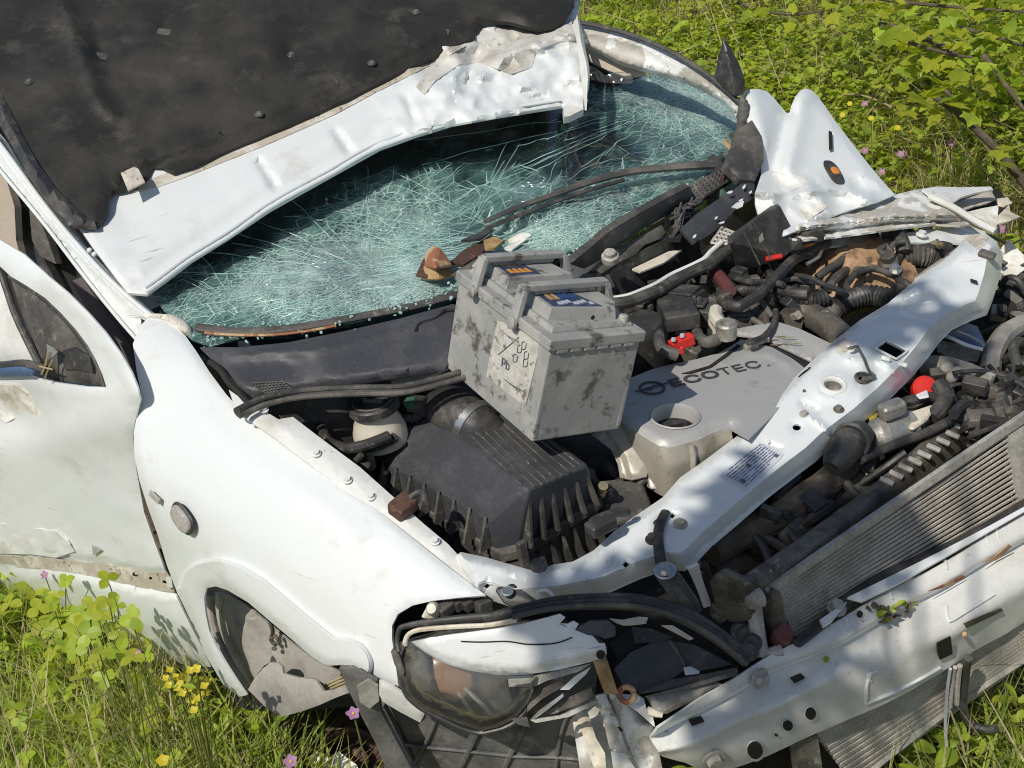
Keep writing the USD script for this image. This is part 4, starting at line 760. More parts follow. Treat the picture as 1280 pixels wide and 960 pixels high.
part("case_corner", bl(bbox(BW - .010, BW + .001, -.001, .010, .006, BB - .004, .003)), "battery", CS)
part("lid", bl(bbox(-.007, BW + .007, -.006, BL + .006, BB - .004, BB + .016, .003)), "battery", BT)
part("lid_step", bl(bbox(.012, BW - .004, .02, BL - .006, BB + .014, BB + .026, .003, taper=.03)), "battery", BT)
for k in range(6): part("lid_lug", bl(bbox(.012 + k * .028, .034 + k * .028, -.0055, .003, BB - .010, BB - .003, .0015)), "battery", BT)
HT = BB + .044
pl1 = part("raised_top", bl(hullpts([(.024, .052, BB + .024), (.150, .030, BB + .024), (.024, .15, BB + .024), (.170, .15, BB + .024), (.172, .06, BB + .024), (.030, .056, HT), (.150, .038, HT), (.030, .142, HT), (.120, .146, HT), (.164, .11, HT), (.166, .06, HT)], .002)), "battery", BT)
pl2 = part("raised_top", bl(hullpts([(.024, .185, BB + .024), (.170, .185, BB + .024), (.024, .30, BB + .024), (.150, .30, BB + .024), (.030, .190, HT), (.164, .190, HT), (.030, .290, HT), (.140, .296, HT)], .002)), "battery", BT)
def bplate(pts, z, mat, par, name, h=.0008, label=None): return part(name, bl(put(extr(pts, h), trimesh.transformations.translation_matrix([0, 0, z]))), mat, par, label=label, smooth=False)
l1 = bplate([(.036, .060), (.128, .044), (.098, .138), (.036, .138)], HT + .0022, "navy_label", pl1, "top_label", label="dark blue label with pale print on the near top")
l2 = bplate([(.036, .196), (.100, .196), (.086, .286), (.036, .286)], HT + .0022, "navy_label", pl2, "top_label", label="dark label with orange print on the far top")
r4 = np.random.default_rng(4)
for k in range(7):
    x, y = .050 + .011 * k * .9, .062 + .004 * (k % 3) - .0015 * k; bplate([(x, y), (x + .009, y - .001), (x + .008, y + .011), (x + .001, y + .010)], HT + .0033, "pale_print", l1, "pictogram")
for k in range(5): x = .046 + .012 * k; bplate([(x, .084), (x + .008, .083), (x + .008, .130 - .008 * k), (x + .001, .131 - .008 * k)], HT + .0033, "blue" if k > 1 else "wood", l1, "print_line")
for j in range(2):
    for k in range(4): x, y = .042 + .012 * k, .204 + .034 * j; bplate([(x, y), (x + .010, y), (x + .007, y + .018), (x + .001, y + .018)], HT + .0033, "orange_print", l2, "print_letter")
bplate([(.044, .27), (.08, .27), (.078, .28), (.044, .28)], HT + .0033, "pale_print", l2, "print_line")
def handle(y0, lean):
    z0, z1 = BB + .006, BB + .062; P = []
    def bar(a, b, w=.008, d=.004): return hullpts([np.array(q) + V(0, s * w, t * d) if abs(a[2] - b[2]) < .01 else np.array(q) + V(t * d, s * w, 0) for q in (a, b) for s in (-1, 1) for t in (-1, 1)], .0015)
    a, b, c, d = (-.010, y0, z0), (.006, y0 + lean, z1), (BW - .010, y0 + lean, z1), (BW + .010, y0, z0)
    hnd = [bar(a, b, .009), bar(b, c, .008, .004), bar(c, d, .009)]
    H = part("handle", bl(trimesh.util.concatenate(hnd)), "battery", BT)
    for q, s in ((a, -1), (d, 1)): part("pivot", bl(lathe([(0, 0), (.012, 0), (.012, .006), (.009, .008), (0, .008)], 16, facing(V(*q) + V(s * .002, 0, -.002), (s, 0, 0), (0, 1, 0)))), "battery", H)
    part("recess", bl(bbox(.03, BW - .03, y0 + lean - .004, y0 + lean + .004, z1 - .014, z1 - .0035, .001)), "black_dusty" if 0 else "battery", H)
handle(.098, .012); handle(.232, .012)
for x, y in ((BW - .020, .030), (BW - .022, BL - .03)): part("terminal", bl(lathe([(0, 0), (.009, 0), (.0085, .017), (.007, .019), (0, .019)], 16, facing(V(x, y, BB + .014), (0, 0, 1)))), "alu", BT)
part("vent_hole", bl(lathe([(0, 0), (.004, 0), (.004, .001), (0, .001)], 12, facing(V(.10, .0295, BB + .034), (0, -1, .1), (1, 0, 0)))), "void", BT)
# worn label on the long side: it lies in the plane x = 0
SIDE = Plane(BO - BR[:, 0] * .0022, BR[:, 0])
lab = zoomed(540, 300, 3.693, [(302, 372), (330, 382), (495, 462), (490, 520), (432, 764), (400, 745), (250, 630), (262, 560)])
SL = part("side_label", sheet(lab, SIDE, .0008, 4, disp=lambda px, P: .0006 * noisy(P, 120, 4)), "oldlabel", BT, label="worn white safety label on the battery's long side")
def stroke(pts, w=.0008, par=SL, nm="print_line"): part(nm, tube([SIDE.up(.001).hit(p)[0] for p in zoomed(540, 300, 3.693, pts)], w, 4), "print", par)
Lo = SIDE.up(.001).hit(zoomed(540, 300, 3.693, [(318, 580)])[0])[0]; Lx = SIDE.up(.001).hit(zoomed(540, 300, 3.693, [(370, 612)])[0])[0]
tb = meshkit.text_mesh("Pb", .016, .0008); part("print_text", put(tb, frame(Lo, Lx - Lo, BR[:, 2])), "print", SL, label="letters Pb", smooth=False)
stroke([(305, 530), (400, 450)]); stroke([(335, 430), (372, 465)]); stroke([(345, 440), (400, 470)])
for cx, cy in ((385, 548), (405, 505), (436, 535), (425, 490), (432, 570)):
    stroke([(cx - 12, cy + 16), (cx - 10, cy - 14), (cx + 2, cy - 20)]); stroke([(cx - 10, cy + 14), (cx + 6, cy + 10), (cx + 10, cy - 14)])
for k in range(4): stroke([(330 + 14 * k, 640 + 12 * k), (366 + 18 * k, 668 + 10 * k)], .0009)
part("print_patch", sheet(zoomed(540, 300, 3.693, [(372, 478), (395, 448), (404, 492)]), SIDE.up(.001), .0006, 4), "alu", SL)

# ---- far cowl, wiper linkage, grilles
def flat(name, pts, zs, mat, parent=CAR, th=.006, label=None, n=9, seed=1, rough=.006, roll=(.004, 4), step=5):
    """A broken panel over three chosen points with their heights; zs = ((px, py, z), ...)."""
    pl = plane3(*(at(x, y, z=z) for x, y, z in zs))
    return part(name, sheet(pts, pl, th, step, disp=lambda px, P: rough * 2 * noisy(P, n, seed), roll=roll), mat, parent, label=label), pl
UC, _ = flat("cowl_upper_edge", [(712, 330), (735, 312), (760, 290), (800, 266), (840, 244), (862, 233), (870, 248), (842, 264), (800, 289), (766, 312), (745, 328), (730, 336)], ((720, 328, .95), (860, 240, .96), (760, 312, .93)), "black_dusty", th=.015, label="far half of the black cowl edge", rough=.008, n=14)
flat("wiper_linkage", [(742, 336), (764, 314), (800, 296), (827, 281), (832, 290), (826, 298), (806, 306), (794, 318), (770, 330), (752, 342)], ((745, 336, .91), (828, 286, .92), (780, 326, .90)), "alu_dark", th=.02)
flat("cowl_channel", [(706, 345), (745, 338), (770, 330), (800, 312), (830, 300), (846, 300), (850, 310), (815, 326), (790, 342), (762, 356), (730, 362), (700, 358)], ((706, 348, .88), (846, 304, .87), (760, 352, .86)), "black", th=.01)
flat("channel_bottom", [(790, 336), (836, 314), (852, 312), (830, 328), (800, 340)], ((790, 336, .875), (836, 314, .875), (830, 328, .87)), "milky", th=.004)
c = at(763, 325, z=.935); part("wiper_pivot", [lathe([(0, 0), (.018, 0), (.018, .012), (.012, .014), (.012, .022), (0, .022)], 18, facing(c, (.3, -.2, 1)))], "alu", CAR)
pnl, PPN = flat("cowl_panel", [(850, 286), (870, 268), (896, 250), (914, 240), (930, 226), (943, 226), (944, 246), (932, 254), (919, 262), (905, 278), (889, 292), (876, 300), (867, 305), (858, 296)], ((851, 286, .92), (940, 230, .94), (880, 298, .89)), "cowl", th=.006, label="broken far half of the cowl with chipped paint flakes", rough=.012, n=16)
for x, y, sx, sy in ((922, 256, 8, 5), (868, 295, 2.5, 2.5), (912, 240, 4, 2), (926, 250, 3, 2), (902, 278, 4, 1.5), (930, 233, 2, 3), (895, 272, 2, 2), (938, 240, 2, 2)):
    part("paint_flake", sheet([(x - sx, y + sy * .6), (x - sx * .2, y - sy * .5), (x + sx, y - sy), (x + sx * .8, y + sy * .4), (x, y + sy)], PPN.up(.012), .003, 3), "white", pnl)
def grid(name, quad, zs, nu, nv, mat, r=.0022, parent=CAR, wob=.0):
    pl = plane3(*(at(x, y, z=z) for x, y, z in zs)); q = np.array(quad, float); B = []
    rr = np.random.default_rng(nu * 7 + nv)
    for t in np.linspace(0, 1, nu): B.append(tube([pl.hit(p)[0] + rr.normal(0, wob, 3) for p in (q[0] * (1 - t) + q[1] * t, (q[0] + q[3]) / 2 * (1 - t) + (q[1] + q[2]) / 2 * t, q[3] * (1 - t) + q[2] * t)], r, 5, n=5))
    for t in np.linspace(0, 1, nv): B.append(tube([pl.hit(p)[0] + rr.normal(0, wob, 3) for p in (q[0] * (1 - t) + q[3] * t, (q[0] + q[1]) / 2 * (1 - t) + (q[3] + q[2]) / 2 * t, q[1] * (1 - t) + q[2] * t)], r * 1.2, 5, n=5))
    return part(name, B, mat, parent, kind="stuff")
grid("cowl_grille", [(857, 237), (902, 212), (916, 222), (866, 252)], ((857, 237, .95), (905, 214, .96), (866, 252, .93)), 10, 5, "black_dusty", .0035)
grid("torn_grille", [(846, 262), (856, 256), (850, 286), (838, 302)], ((848, 262, .94), (858, 258, .94), (840, 300, .90)), 6, 9, "black_dusty", .003, wob=.004)
grid("torn_grille", [(866, 252), (880, 246), (858, 270), (846, 268)], ((866, 252, .94), (880, 246, .94), (858, 270, .92)), 5, 6, "black", .003, wob=.005)
grid("vent_grille", [(889, 304), (902, 284), (921, 292), (913, 306)], ((889, 304, .87), (902, 284, .89), (915, 304, .87)), 5, 5, "alu", .003)
part("grille_backing", sheet([(850, 240), (906, 208), (920, 222), (868, 256), (850, 300), (832, 300)], hz(.905), .005, 8), "void", CAR)
part("chrome_cowl_rail", hose([(756, 374, .86), (790, 368, .86), (814, 358, .86), (844, 341, .86), (878, 325, .865), (889, 314, .87), (902, 303, .875)], .0055, n=40), "white_dirty", CAR)
part("hood_seal", hose([(752, 380, .855), (790, 376, .85), (820, 364, .85), (850, 347, .85), (884, 331, .855), (902, 318, .855), (915, 310, .86)], .013, n=40), "rubber", CAR, label="far strip of black rubber hood seal")
part("bay_beam", loft([L3([(690, 372), (760, 352), (840, 318), (890, 292)], .84), L3([(690, 392), (765, 372), (850, 340), (910, 306)], .80)], 20, 3, .02, disp=lambda P: .02 * noisy(P, 20, 2)), "black", CAR)
for a, b, z in (((700, 380), (745, 366), .85), ((735, 352), (760, 346), .88)): part("cowl_bracket", hullpts([at(*a, z=z), at(*b, z=z), at(a[0] + 8, a[1] + 12, z=z - .02), at(b[0] + 6, b[1] + 12, z=z - .02)], .006), "black_dusty", CAR)
flat("battery_tray_edge", [(700, 330), (720, 316), (760, 320), (770, 330), (745, 350), (705, 350)], ((700, 332, .90), (760, 322, .90), (720, 350, .88)), "cowl", th=.01)
# wiper arm on the glass
WA = [(606, 277), (640, 262), (690, 244), (735, 228), (780, 216), (830, 210), (870, 207), (898, 206)]
wp = part("windshield_wiper", tube([WS.up(.035).hit(p)[0] for p in WA], [.007, .009, .010, .012, .014, .016, .018, .018], 8, n=50, flat=.6), "black_dusty", CAR, label="bent black wiper arm lying on the glass")
part("wiper_blade", tube([WS.up(.028).hit((x, y + 7))[0] for x, y in [(608, 278), (660, 258), (720, 236), (780, 218)]], .005, 6), "rubber", wp)
part("wiper_hinge", hullpts([WS.up(.03).hit(p)[0] for p in [(890, 200), (915, 205), (935, 215), (925, 225), (900, 216)]], .012), "black", wp)
flat("pillar_foot", [(905, 205), (925, 160), (940, 150), (952, 170), (955, 200), (944, 226), (925, 224)], ((905, 208, .99), (938, 155, 1.03), (944, 226, .95)), "black_dusty", th=.02, rough=.02, n=20)
for i in range(10):
    p = (RNG.uniform(900, 942), RNG.uniform(160, 222)); q = (p[0] + RNG.uniform(-16, 16), p[1] + RNG.uniform(6, 26))
    part("splinter", tube([WS.up(.05).hit(p)[0], WS.up(.045).hit(q)[0]], RNG.uniform(.002, .007), 5), ["black", "rust", "alu_dark", "wood"][i % 4], CAR)

# ---- fuse box
f = {k: at(x, y, z=z) for k, (x, y, z) in dict(a=(914, 303, .90), b=(955, 267, .93), c=(979, 320, .83), d=(945, 332, .82), e=(974, 259, .92), g=(998, 304, .83), h=(922, 338, .80)).items()}
bk = np.array([-.06, .05, -.02])
FB = part("fuse_box", hullpts([f["a"], f["b"], f["c"], f["d"], f["e"], f["g"], f["h"], f["a"] + bk, f["e"] + bk, f["h"] + bk], .003), "black", CAR, label="open black fuse box beside the crushed fender", smooth=20)
for a, b in (((929, 290), (950, 331)), ((942, 279), (964, 325)), ((955, 267), (980, 320))): part("box_rib", tube([plane3(f["a"], f["b"], f["c"]).up(.002).hit(a)[0] if a[0] < 950 else f["b"], plane3(f["a"], f["b"], f["c"]).up(.002).hit(b)[0] if a[0] < 950 else f["c"]], .0018, 5), "alu_dark", FB)
part("paint_flake", sheet([(949, 297), (953, 291), (955, 300), (950, 304)], plane3(f["a"], f["b"], f["c"]).up(.004), .002, 3), "alu", FB)
part("fuse_socket", hullpts([at(988, 296, z=.85), at(1000, 300, z=.85), at(1002, 310, z=.83), at(990, 312, z=.83)], .004), "black", FB)
part("fuse_holder", tube([at(957, 324, z=.835), at(977, 320, z=.835)], .006, 8), "red", CAR)
part("orange_cap", lathe([(0, 0), (.03, 0), (.03, .02), (.02, .028), (0, .028)], 18, facing(at(1006, 298, z=.83), (.2, -.3, 1))), "orange", CAR)
part("relay", put(rbox(.05, .03, .03, .004), facing(at(1014, 302, z=.83), (0, 0, 1), (.5, 1, 0))), "black", CAR)

# ---- tan reservoir with hoses and wires across it
TR = part("coolant_reservoir", hullpts([at(x, y, z=z) for x, y, z in [(998, 306, .75), (1045, 297, .765), (1095, 297, .755), (1128, 315, .725), (1138, 345, .695), (1100, 370, .685), (1045, 380, .685), (1015, 362, .705), (1002, 335, .73), (1060, 330, .758)]], .02), "tan", CAR, label="tan plastic reservoir under the wiring")
Q6 = lambda pts, z: [(*zoomed(800, 240, 2.667, [(x, y)])[0], z + dz) for x, y, dz in pts]
HOSES = [  # points in a close view of the bay, height, radius, material, ribbed
    ([(625, 168, .0), (580, 195, 0), (540, 210, 0), (490, 245, .01), (455, 280, .01), (430, 310, 0), (385, 350, 0), (330, 382, 0), (285, 372, 0), (270, 342, 0), (292, 312, -.01)], .80, .012, "rubber", 0),
    ([(765, 140, 0), (800, 128, .01), (840, 132, .01), (868, 160, 0), (880, 200, -.02)], .77, .018, "rubber", 0),
    ([(880, 200, 0), (930, 192, 0), (990, 184, 0), (1030, 188, -.01)], .74, .014, "black", 0),
    ([(880, 225, 0), (930, 215, .01), (980, 225, 0), (1035, 245, -.01)], .72, .022, "black_dusty", 1),
    ([(560, 240, 0), (600, 225, 0), (660, 190, .01), (720, 180, 0), (760, 186, 0)], .76, .006, "rust", 0),
    ([(590, 285, 0), (640, 250, .01), (690, 215, .01), (745, 200, 0)], .76, .009, "black_dusty", 0),
    ([(625, 330, 0), (650, 290, .01), (700, 255, 0), (750, 240, 0)], .75, .010, "alu_dark", 0),
    ([(700, 335, 0), (695, 300, 0), (720, 270, .01), (770, 256, .01), (830, 270, 0), (880, 300, 0), (910, 322, -.01)], .75, .0075, "rubber", 0),
    ([(570, 230, 0), (640, 205, 0), (700, 185, 0), (750, 190, 0)], .745, .004, "darkred", 0),
    ([(820, 215, 0), (800, 190, .01), (820, 180, .01), (840, 200, 0)], .77, .007, "black", 0),
    ([(835, 200, 0), (850, 170, .01), (880, 165, .01)], .77, .006, "rubber", 0),
    ([(500, 432, 0), (525, 410, 0), (570, 412, .0), (620, 440, 0), (660, 475, 0), (690, 500, 0)], .73, .028, "alu_dark", 0),
    ([(600, 410, 0), (640, 395, 0), (690, 365, .01), (760, 345, 0), (850, 358, 0), (900, 350, 0)], .72, .022, "black", 1),
    ([(600, 370, 0), (640, 400, 0), (620, 420, 0)], .72, .02, "black_dusty", 1),
    ([(440, 280, 0), (500, 275, 0), (560, 285, .01), (630, 315, 0), (690, 345, 0)], .78, .006, "black", 0),
    ([(420, 250, 0), (445, 290, .01), (480, 330, 0), (560, 340, 0)], .78, .012, "black", 0),
    ([(555, 240, .01), (590, 220, .01), (605, 195, .01), (600, 175, 0)], .79, .004, "steel", 0),
    ([(880, 330, 0), (860, 290, 0), (850, 240, .0), (880, 200, 0)], .74, .008, "black", 0),
    ([(20, 400, 0), (60, 470, 0), (85, 530, 0), (125, 545, -.01)], .80, .012, "black_dusty", 0),
    ([(40, 330, 0), (45, 360, 0), (30, 390, 0)], .82, .008, "black", 0),
    ([(190, 470, 0), (220, 500, 0), (260, 490, 0)], .79, .012, "black_dusty", 0),
    ([(370, 380, 0), (400, 420, 0), (440, 440, -.02)], .74, .022, "black_dusty", 1),
    ([(240, 260, 0), (280, 300, 0), (300, 330, 0)], .82, .014, "darkred", 0),
    ([(90, 460, 0), (160, 455, 0), (230, 440, 0), (280, 420, 0)], .77, .006, "black", 0),
    ([(300, 280, 0), (360, 300, .01), (420, 300, 0), (480, 310, 0)], .80, .007, "black", 0),
    ([(330, 330, 0), (380, 330, .01), (420, 340, 0), (430, 380, -.02)], .78, .012, "black", 1),
    ([(460, 340, 0), (520, 345, .01), (580, 360, 0), (620, 350, 0)], .76, .016, "black", 1),
    ([(860, 385, 0), (780, 372, 0), (700, 392, 0), (640, 420, -.01)], .69, .012, "tan", 0)]
for pts, z, r, m, rb in HOSES:
    P = Q6(pts, z); part("hose" if r > .009 else "wire", ribbed(P, r, 16 * len(P)) if rb else hose(P, r), m, CAR)
part("hose_clamp", ring(at(*zoomed(800, 240, 2.667, [(785, 138)])[0], z=.775), (.3, 1, .1), .019, .004), "steel", CAR)
part("brass_bolt", bolt(at(*zoomed(800, 240, 2.667, [(852, 262)])[0], z=.77), (.3, -.4, 1), .009, .012), "steel", CAR)
part("sensor_body", lathe([(0, 0), (.022, 0), (.022, .02), (.016, .025), (.016, .04), (0, .04)], 16, facing(at(*zoomed(800, 240, 2.667, [(830, 250)])[0], z=.74), (.2, -.4, 1))), "alu_dark", CAR)
part("brass_fitting", [tube([at(*p, z=.765) for p in zoomed(800, 240, 2.667, [(975, 170), (1010, 176)])], .006, 6), tube([at(*p, z=.77) for p in zoomed(800, 240, 2.667, [(990, 162), (998, 184)])], .005, 6)], "brass", CAR)
part("strut_tower", hullpts([at(*p, z=z) for p, z in zip(zoomed(800, 240, 2.667, [(930, 300), (990, 260), (1060, 210), (1080, 190), (1000, 320), (930, 330)]), [.70, .72, .72, .70, .64, .64])], .015), "alu", CAR)
for x, y, w, d, h, z, m, az in [(130, 350, .10, .06, .05, .82, "black", .4), (100, 385, .20, .05, .04, .80, "black", .5), (210, 390, .05, .05, .05, .78, "black_dusty", .2), (350, 300, .06, .05, .05, .76, "black", .9), (310, 360, .05, .06, .05, .75, "black", .2), (470, 370, .09, .07, .06, .72, "black", .5), (420, 400, .06, .05, .05, .72, "alu_dark", 1.2), (540, 320, .05, .04, .04, .75, "black", .4), (250, 430, .03, .03, .05, .78, "milky", .3), (330, 420, .06, .05, .04, .75, "black_dusty", .7), (550, 380, .08, .06, .05, .69, "black", .3), (760, 235, .05, .03, .02, .75, "tan", .7), (900, 260, .08, .06, .06, .68, "black", .7), (960, 235, .07, .06, .05, .67, "black", .7), (740, 260, .04, .02, .02, .755, "alu_dark", .3), (180, 500, .06, .08, .04, .74, "alu_dark", .2), (380, 300, .03, .03, .04, .80, "black_dusty", 1.0), (330, 270, .035, .03, .04, .81, "black", .2), (450, 410, .10, .06, .04, .70, "void", .2)]:
    p = at(*zoomed(800, 240, 2.667, [(x, y)])[0], z=z); B = part("connector_box", put(rbox(w, d, h, .004, taper=.08), facing(p - V(0, 0, h * .7), (RNG.normal(0, .12), RNG.normal(0, .12), 1), (math.cos(az), math.sin(az), 0))), m, CAR)
    if w > .05: part("box_lid", put(rbox(w * .8, d * .8, .006, .002), facing(p + V(0, 0, h * .28), (0, 0, 1), (math.cos(az), math.sin(az), 0))), m, B)
# items right behind the battery
part("throttle_canister", lathe([(0, -.10), (.05, -.10), (.055, -.02), (.045, .0), (0, .008)], 26, facing(at(800, 402, z=.82), (.1, -.1, 1))), "black", CAR)
part("ignition_module", put(rbox(.07, .19, .035, .004), facing(at(842, 389, z=.80), (.05, 0, 1), at(876, 382, z=.8) - at(808, 394, z=.8), )), "black", CAR)
for k in range(4): part("module_tab", put(rbox(.012, .02, .03, .003), facing(at(812 + 20 * k, 396 - 3 * k, z=.80), (0, 0, 1))), "black_dusty", CAR)
RC = part("red_connector", put(rbox(.05, .022, .022, .003), facing(at(853, 434, z=.79), (0, -.1, 1), at(866, 428, z=.79) - at(840, 436, z=.79))), "red", CAR)
for x, y in ((842, 426), (853, 421)): part("pin", disc(at(x, y, z=.815), (0, 0, 1), .005, .006), "pale_print", RC)
part("red_connector_tail", put(rbox(.03, .018, .018, .003), facing(at(846, 442, z=.78), (0, 0, 1), (1, 1, 0))), "red", CAR)
part("filler_neck", lathe([(0, -.03), (.02, -.03), (.022, 0), (.018, .004), (.012, .004), (.012, -.01), (0, -.01)], 20, facing(at(908, 405, z=.82), (.1, 0, 1))), "cast", CAR)
part("neck_pipe", hose([(905, 412, .79), (898, 402, .80), (895, 388, .80)], .014), "milky", CAR)

# clutter of brackets and loom in the dark of the bay
r9 = np.random.default_rng(19)
def clutter(poly, n, z0, z1, seed, name):
    r = np.random.default_rng(seed); pg = Polygon(poly); x0, y0, x1, y1 = pg.bounds; out = {}
    while n:
        p = (r.uniform(x0, x1), r.uniform(y0, y1))
        if not pg.contains(shapely.Point(p)): continue
        n -= 1; z = r.uniform(z0, z1); o = at(*p, z=z); m = r.choice(["black", "void", "black_dusty", "alu_dark", "black", "rubber", "alu"], p=[.28, .16, .2, .14, .1, .09, .03])
        if r.random() < .5:
            g = put(rbox(r.uniform(.015, .06), r.uniform(.012, .04), r.uniform(.012, .04), .003), facing(o, r.normal(0, .4, 3) + V(0, 0, 1), r.normal(0, 1, 3)))
        else:
            d = r.normal(0, 1, 3) * V(1, 1, .35); d /= np.linalg.norm(d); l = r.uniform(.06, .2); b = r.normal(0, .03, 3)
            g = tube([o - d * l / 2, o + b, o + d * l / 2], r.uniform(.003, .011), 7)
        out.setdefault(m, []).append(g)
    for m, gs in out.items(): part(name, gs, m, CAR, kind="stuff")
clutter([(690, 360), (760, 345), (880, 310), (930, 330), (985, 325), (1000, 360), (1010, 400), (990, 420), (920, 410), (830, 430), (800, 440)], 150, .62, .78, 1, "loom_clutter")
clutter([(1130, 305), (1200, 305), (1180, 330), (1130, 360), (1125, 330)], 40, .56, .70, 2, "loom_clutter")
clutter([(690, 540), (780, 600), (840, 620), (700, 690), (600, 690), (500, 640), (400, 560), (380, 530), (440, 510), (560, 480), (620, 500)], 110, .45, .64, 3, "loom_clutter")

# ================================================================== front end
# ---- radiator support (slam panel)
XA, XB = at(640, 735, z=.705), at(1225, 310, z=.79)
XM = lineplane(XA, XB, (0.26, 0.0, 1.0))
xm_front = [(606, 746), (640, 757), (700, 752), (760, 740), (800, 722), (835, 710), (856, 712), (872, 700), (890, 681), (920, 656), (960, 621), (1000, 590), (1020, 575), (1040, 556), (1080, 526), (1110, 500), (1140, 470), (1160, 446), (1175, 426), (1190, 411), (1215, 399), (1234, 392), (1241, 375), (1250, 346), (1254, 322)]
xm_rear = [(1246, 302), (1231, 291), (1206, 296), (1196, 310), (1180, 325), (1150, 346), (1130, 362), (1110, 379), (1075, 400), (1040, 428), (1000, 465), (960, 506), (920, 546), (880, 576), (850, 597), (828, 622), (800, 641), (770, 662), (742, 688), (716, 702), (690, 706), (672, 715), (640, 706), (605, 696), (576, 690), (570, 695), (590, 725)]
def circ(x, y, a, b, n=12): return [(x + a * math.cos(t), y + b * math.sin(t)) for t in np.arange(n) / n * 2 * math.pi]
Z32 = lambda pts: zoomed(880, 260, 3.2, pts)
h_sq = Z32([(684, 563), (728, 532), (812, 574), (768, 612)])
h_big = circ(1041, 484.5, 11, 8); h_lat = circ(1078, 474.5, 7, 5.5)
sq2 = zoomed(700, 640, 4.267, [(580, 18), (600, 2), (620, 14), (600, 34)]); sq3 = zoomed(700, 640, 4.267, [(330, 278), (350, 258), (374, 276), (350, 298)])
sq4 = zoomed(400, 600, 2.667, [(544, 352), (558, 340), (570, 350), (556, 362)]); rd1 = circ(996, 534, 5.5, 4.2, 10)
sl1 = [(1086, 310), (1096, 305)]
def xm_disp(px, P):
    d = dline(px, xm_front); e = dline(px, xm_rear)
    h = -.045 * np.clip((20 - d) / 20, 0, 1) - .016 * np.clip((9 - e) / 9, 0, 1)
    h += .008 * noisy(P, 7, 61) + (.016 * noisy(P, 9, 62) + .014 * ridged(P, 7, 63)) * sst(px[:, 0], 1040, 1120)
    h += .010 * np.exp(-(np.linalg.norm((px - (1041, 484)) / (26, 18), axis=1)) ** 4) - .010 * np.exp(-(np.linalg.norm((px - (1041, 484)) / (15, 11), axis=1)) ** 4)
    h += .008 * np.exp(-(dline(px, [(1010, 520), (1034, 536)]) / 3) ** 2) - .006 * np.exp(-(dline(px, [(952, 553), (978, 560)]) / 3) ** 2) - .008 * np.exp(-(dline(px, [(1004, 505), (1022, 512)]) / 4) ** 2)
    h += .010 * np.exp(-(dline(px, [(1060, 448), (1100, 452), (1120, 462)]) / 5) ** 2)
    h += -.03 * np.exp(-(np.linalg.norm((px - (1208, 300)) / (14, 8), axis=1)) ** 2) - .02 * np.exp(-(np.linalg.norm((px - (1130, 385)) / (30, 12), axis=1)) ** 2) + .016 * np.exp(-(np.linalg.norm((px - (1165, 360)) / (22, 12), axis=1)) ** 2)
    h += -.02 * np.exp(-(np.linalg.norm((px - (660, 722)) / (30, 8), axis=1)) ** 2)
    return h
X = part("radiator_support", sheet(xm_front + xm_rear, XM, .004, 5, feat=[(off(xm_front, 20), 3.2), (off(xm_rear, 9), 3)], holes=[h_sq, h_big, h_lat, sq2, sq3, sq4, rd1], disp=xm_disp, roll=(.004, 3)), "white", CAR, label="long white bent radiator support panel", smooth=22)
def xs(x, y, h=.004):
    px = np.array([[x, y]], float); P = XM.hit(px); return P[0] + XM.n * (xm_disp(px, P)[0] + h)
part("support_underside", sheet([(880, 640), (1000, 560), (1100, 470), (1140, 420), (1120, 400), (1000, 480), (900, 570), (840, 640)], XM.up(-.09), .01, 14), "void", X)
gr = part("latch_ring", ring(xs(1041, 484.5, .003), XM.n, .022, .006), "white_dirty", X); part("latch_bore", put(lathe([(.019, .002), (.019, -.03), (.0, -.03), (0, -.028), (.017, -.026), (.017, .002)], 24), facing(xs(1041, 484.5), XM.n)), "cast", gr)
part("spring_ring", ring(xs(1078, 474.5, .003), XM.n, .0135, .003), "black_dusty", X)
part("release_lever", tube([xs(1059, 447, .012), xs(1071, 441, .014), xs(1078, 455, .012), xs(1087, 473, .012), xs(1092, 477, .010), xs(1086, 479, .010), xs(1076, 480, .008)], .0042, 8, flat=.7), "alu_dark", X)
part("square_hole_rim", tube([xs(*p, .002) for p in h_sq + h_sq[:1]], .0025, 6, n=30), "white_dirty", X)
for x, y in ((1064, 436), (1106, 455), (1128, 457)): part("tab", put(rbox(.018, .010, .006, .002), facing(xs(x, y, .001), XM.n, (1, .4, 0))), "white_dirty", X)
for x, y, m, r in ((1005, 519, "alu", .008), (1048, 513, "alu_dark", .009), (961, 552, "white_dirty", .004), (1005, 490, "alu_dark", .003), (797, 643, "alu", .008), (850, 656, "alu", .011), (760, 705, "white_dirty", .006), (730, 725, "white_dirty", .005)):
    part("fastener", bolt(xs(x, y, .001), XM.n, r * .75, .006) if r > .006 else disc(xs(x, y, .001), XM.n, r), m, X)
part("rubber_plug", put(rbox(.035, .022, .010, .004), facing(xs(1232, 325, .001), XM.n, (1, .3, 0))), "black_dusty", X)
part("slot", sheet([(1213, 348), (1222, 351), (1222, 354), (1213, 351)], XM.up(.006), .002, 3), "void", X)
part("hook_slot", tube([xs(1000, 466, .003), xs(1012, 458, .003), xs(1013, 455, .003)], .003, 5), "void", X)
def xm_sheet(name, pts, h, mat, label=None, th=.0008):
    return part(name, sheet(pts, XM.up(h), th, 4, disp=xm_disp), mat, X, label=label)
S32 = lambda pts: zoomed(680, 380, 3.2, pts)
st = xm_sheet("info_sticker", S32([(700, 685), (785, 617), (868, 553), (958, 600), (948, 618), (880, 680), (806, 746)]), .0016, "sticker", "small printed sticker with rows of fine print")
def skw(u, v):   # position on the sticker, u along, v across
    return S32([((702 + (866 - 702) * u) * (1 - v) + (806 + (955 - 806) * u) * v, (686 + (556 - 686) * u) * (1 - v) + (744 + (604 - 744) * u) * v)])[0]
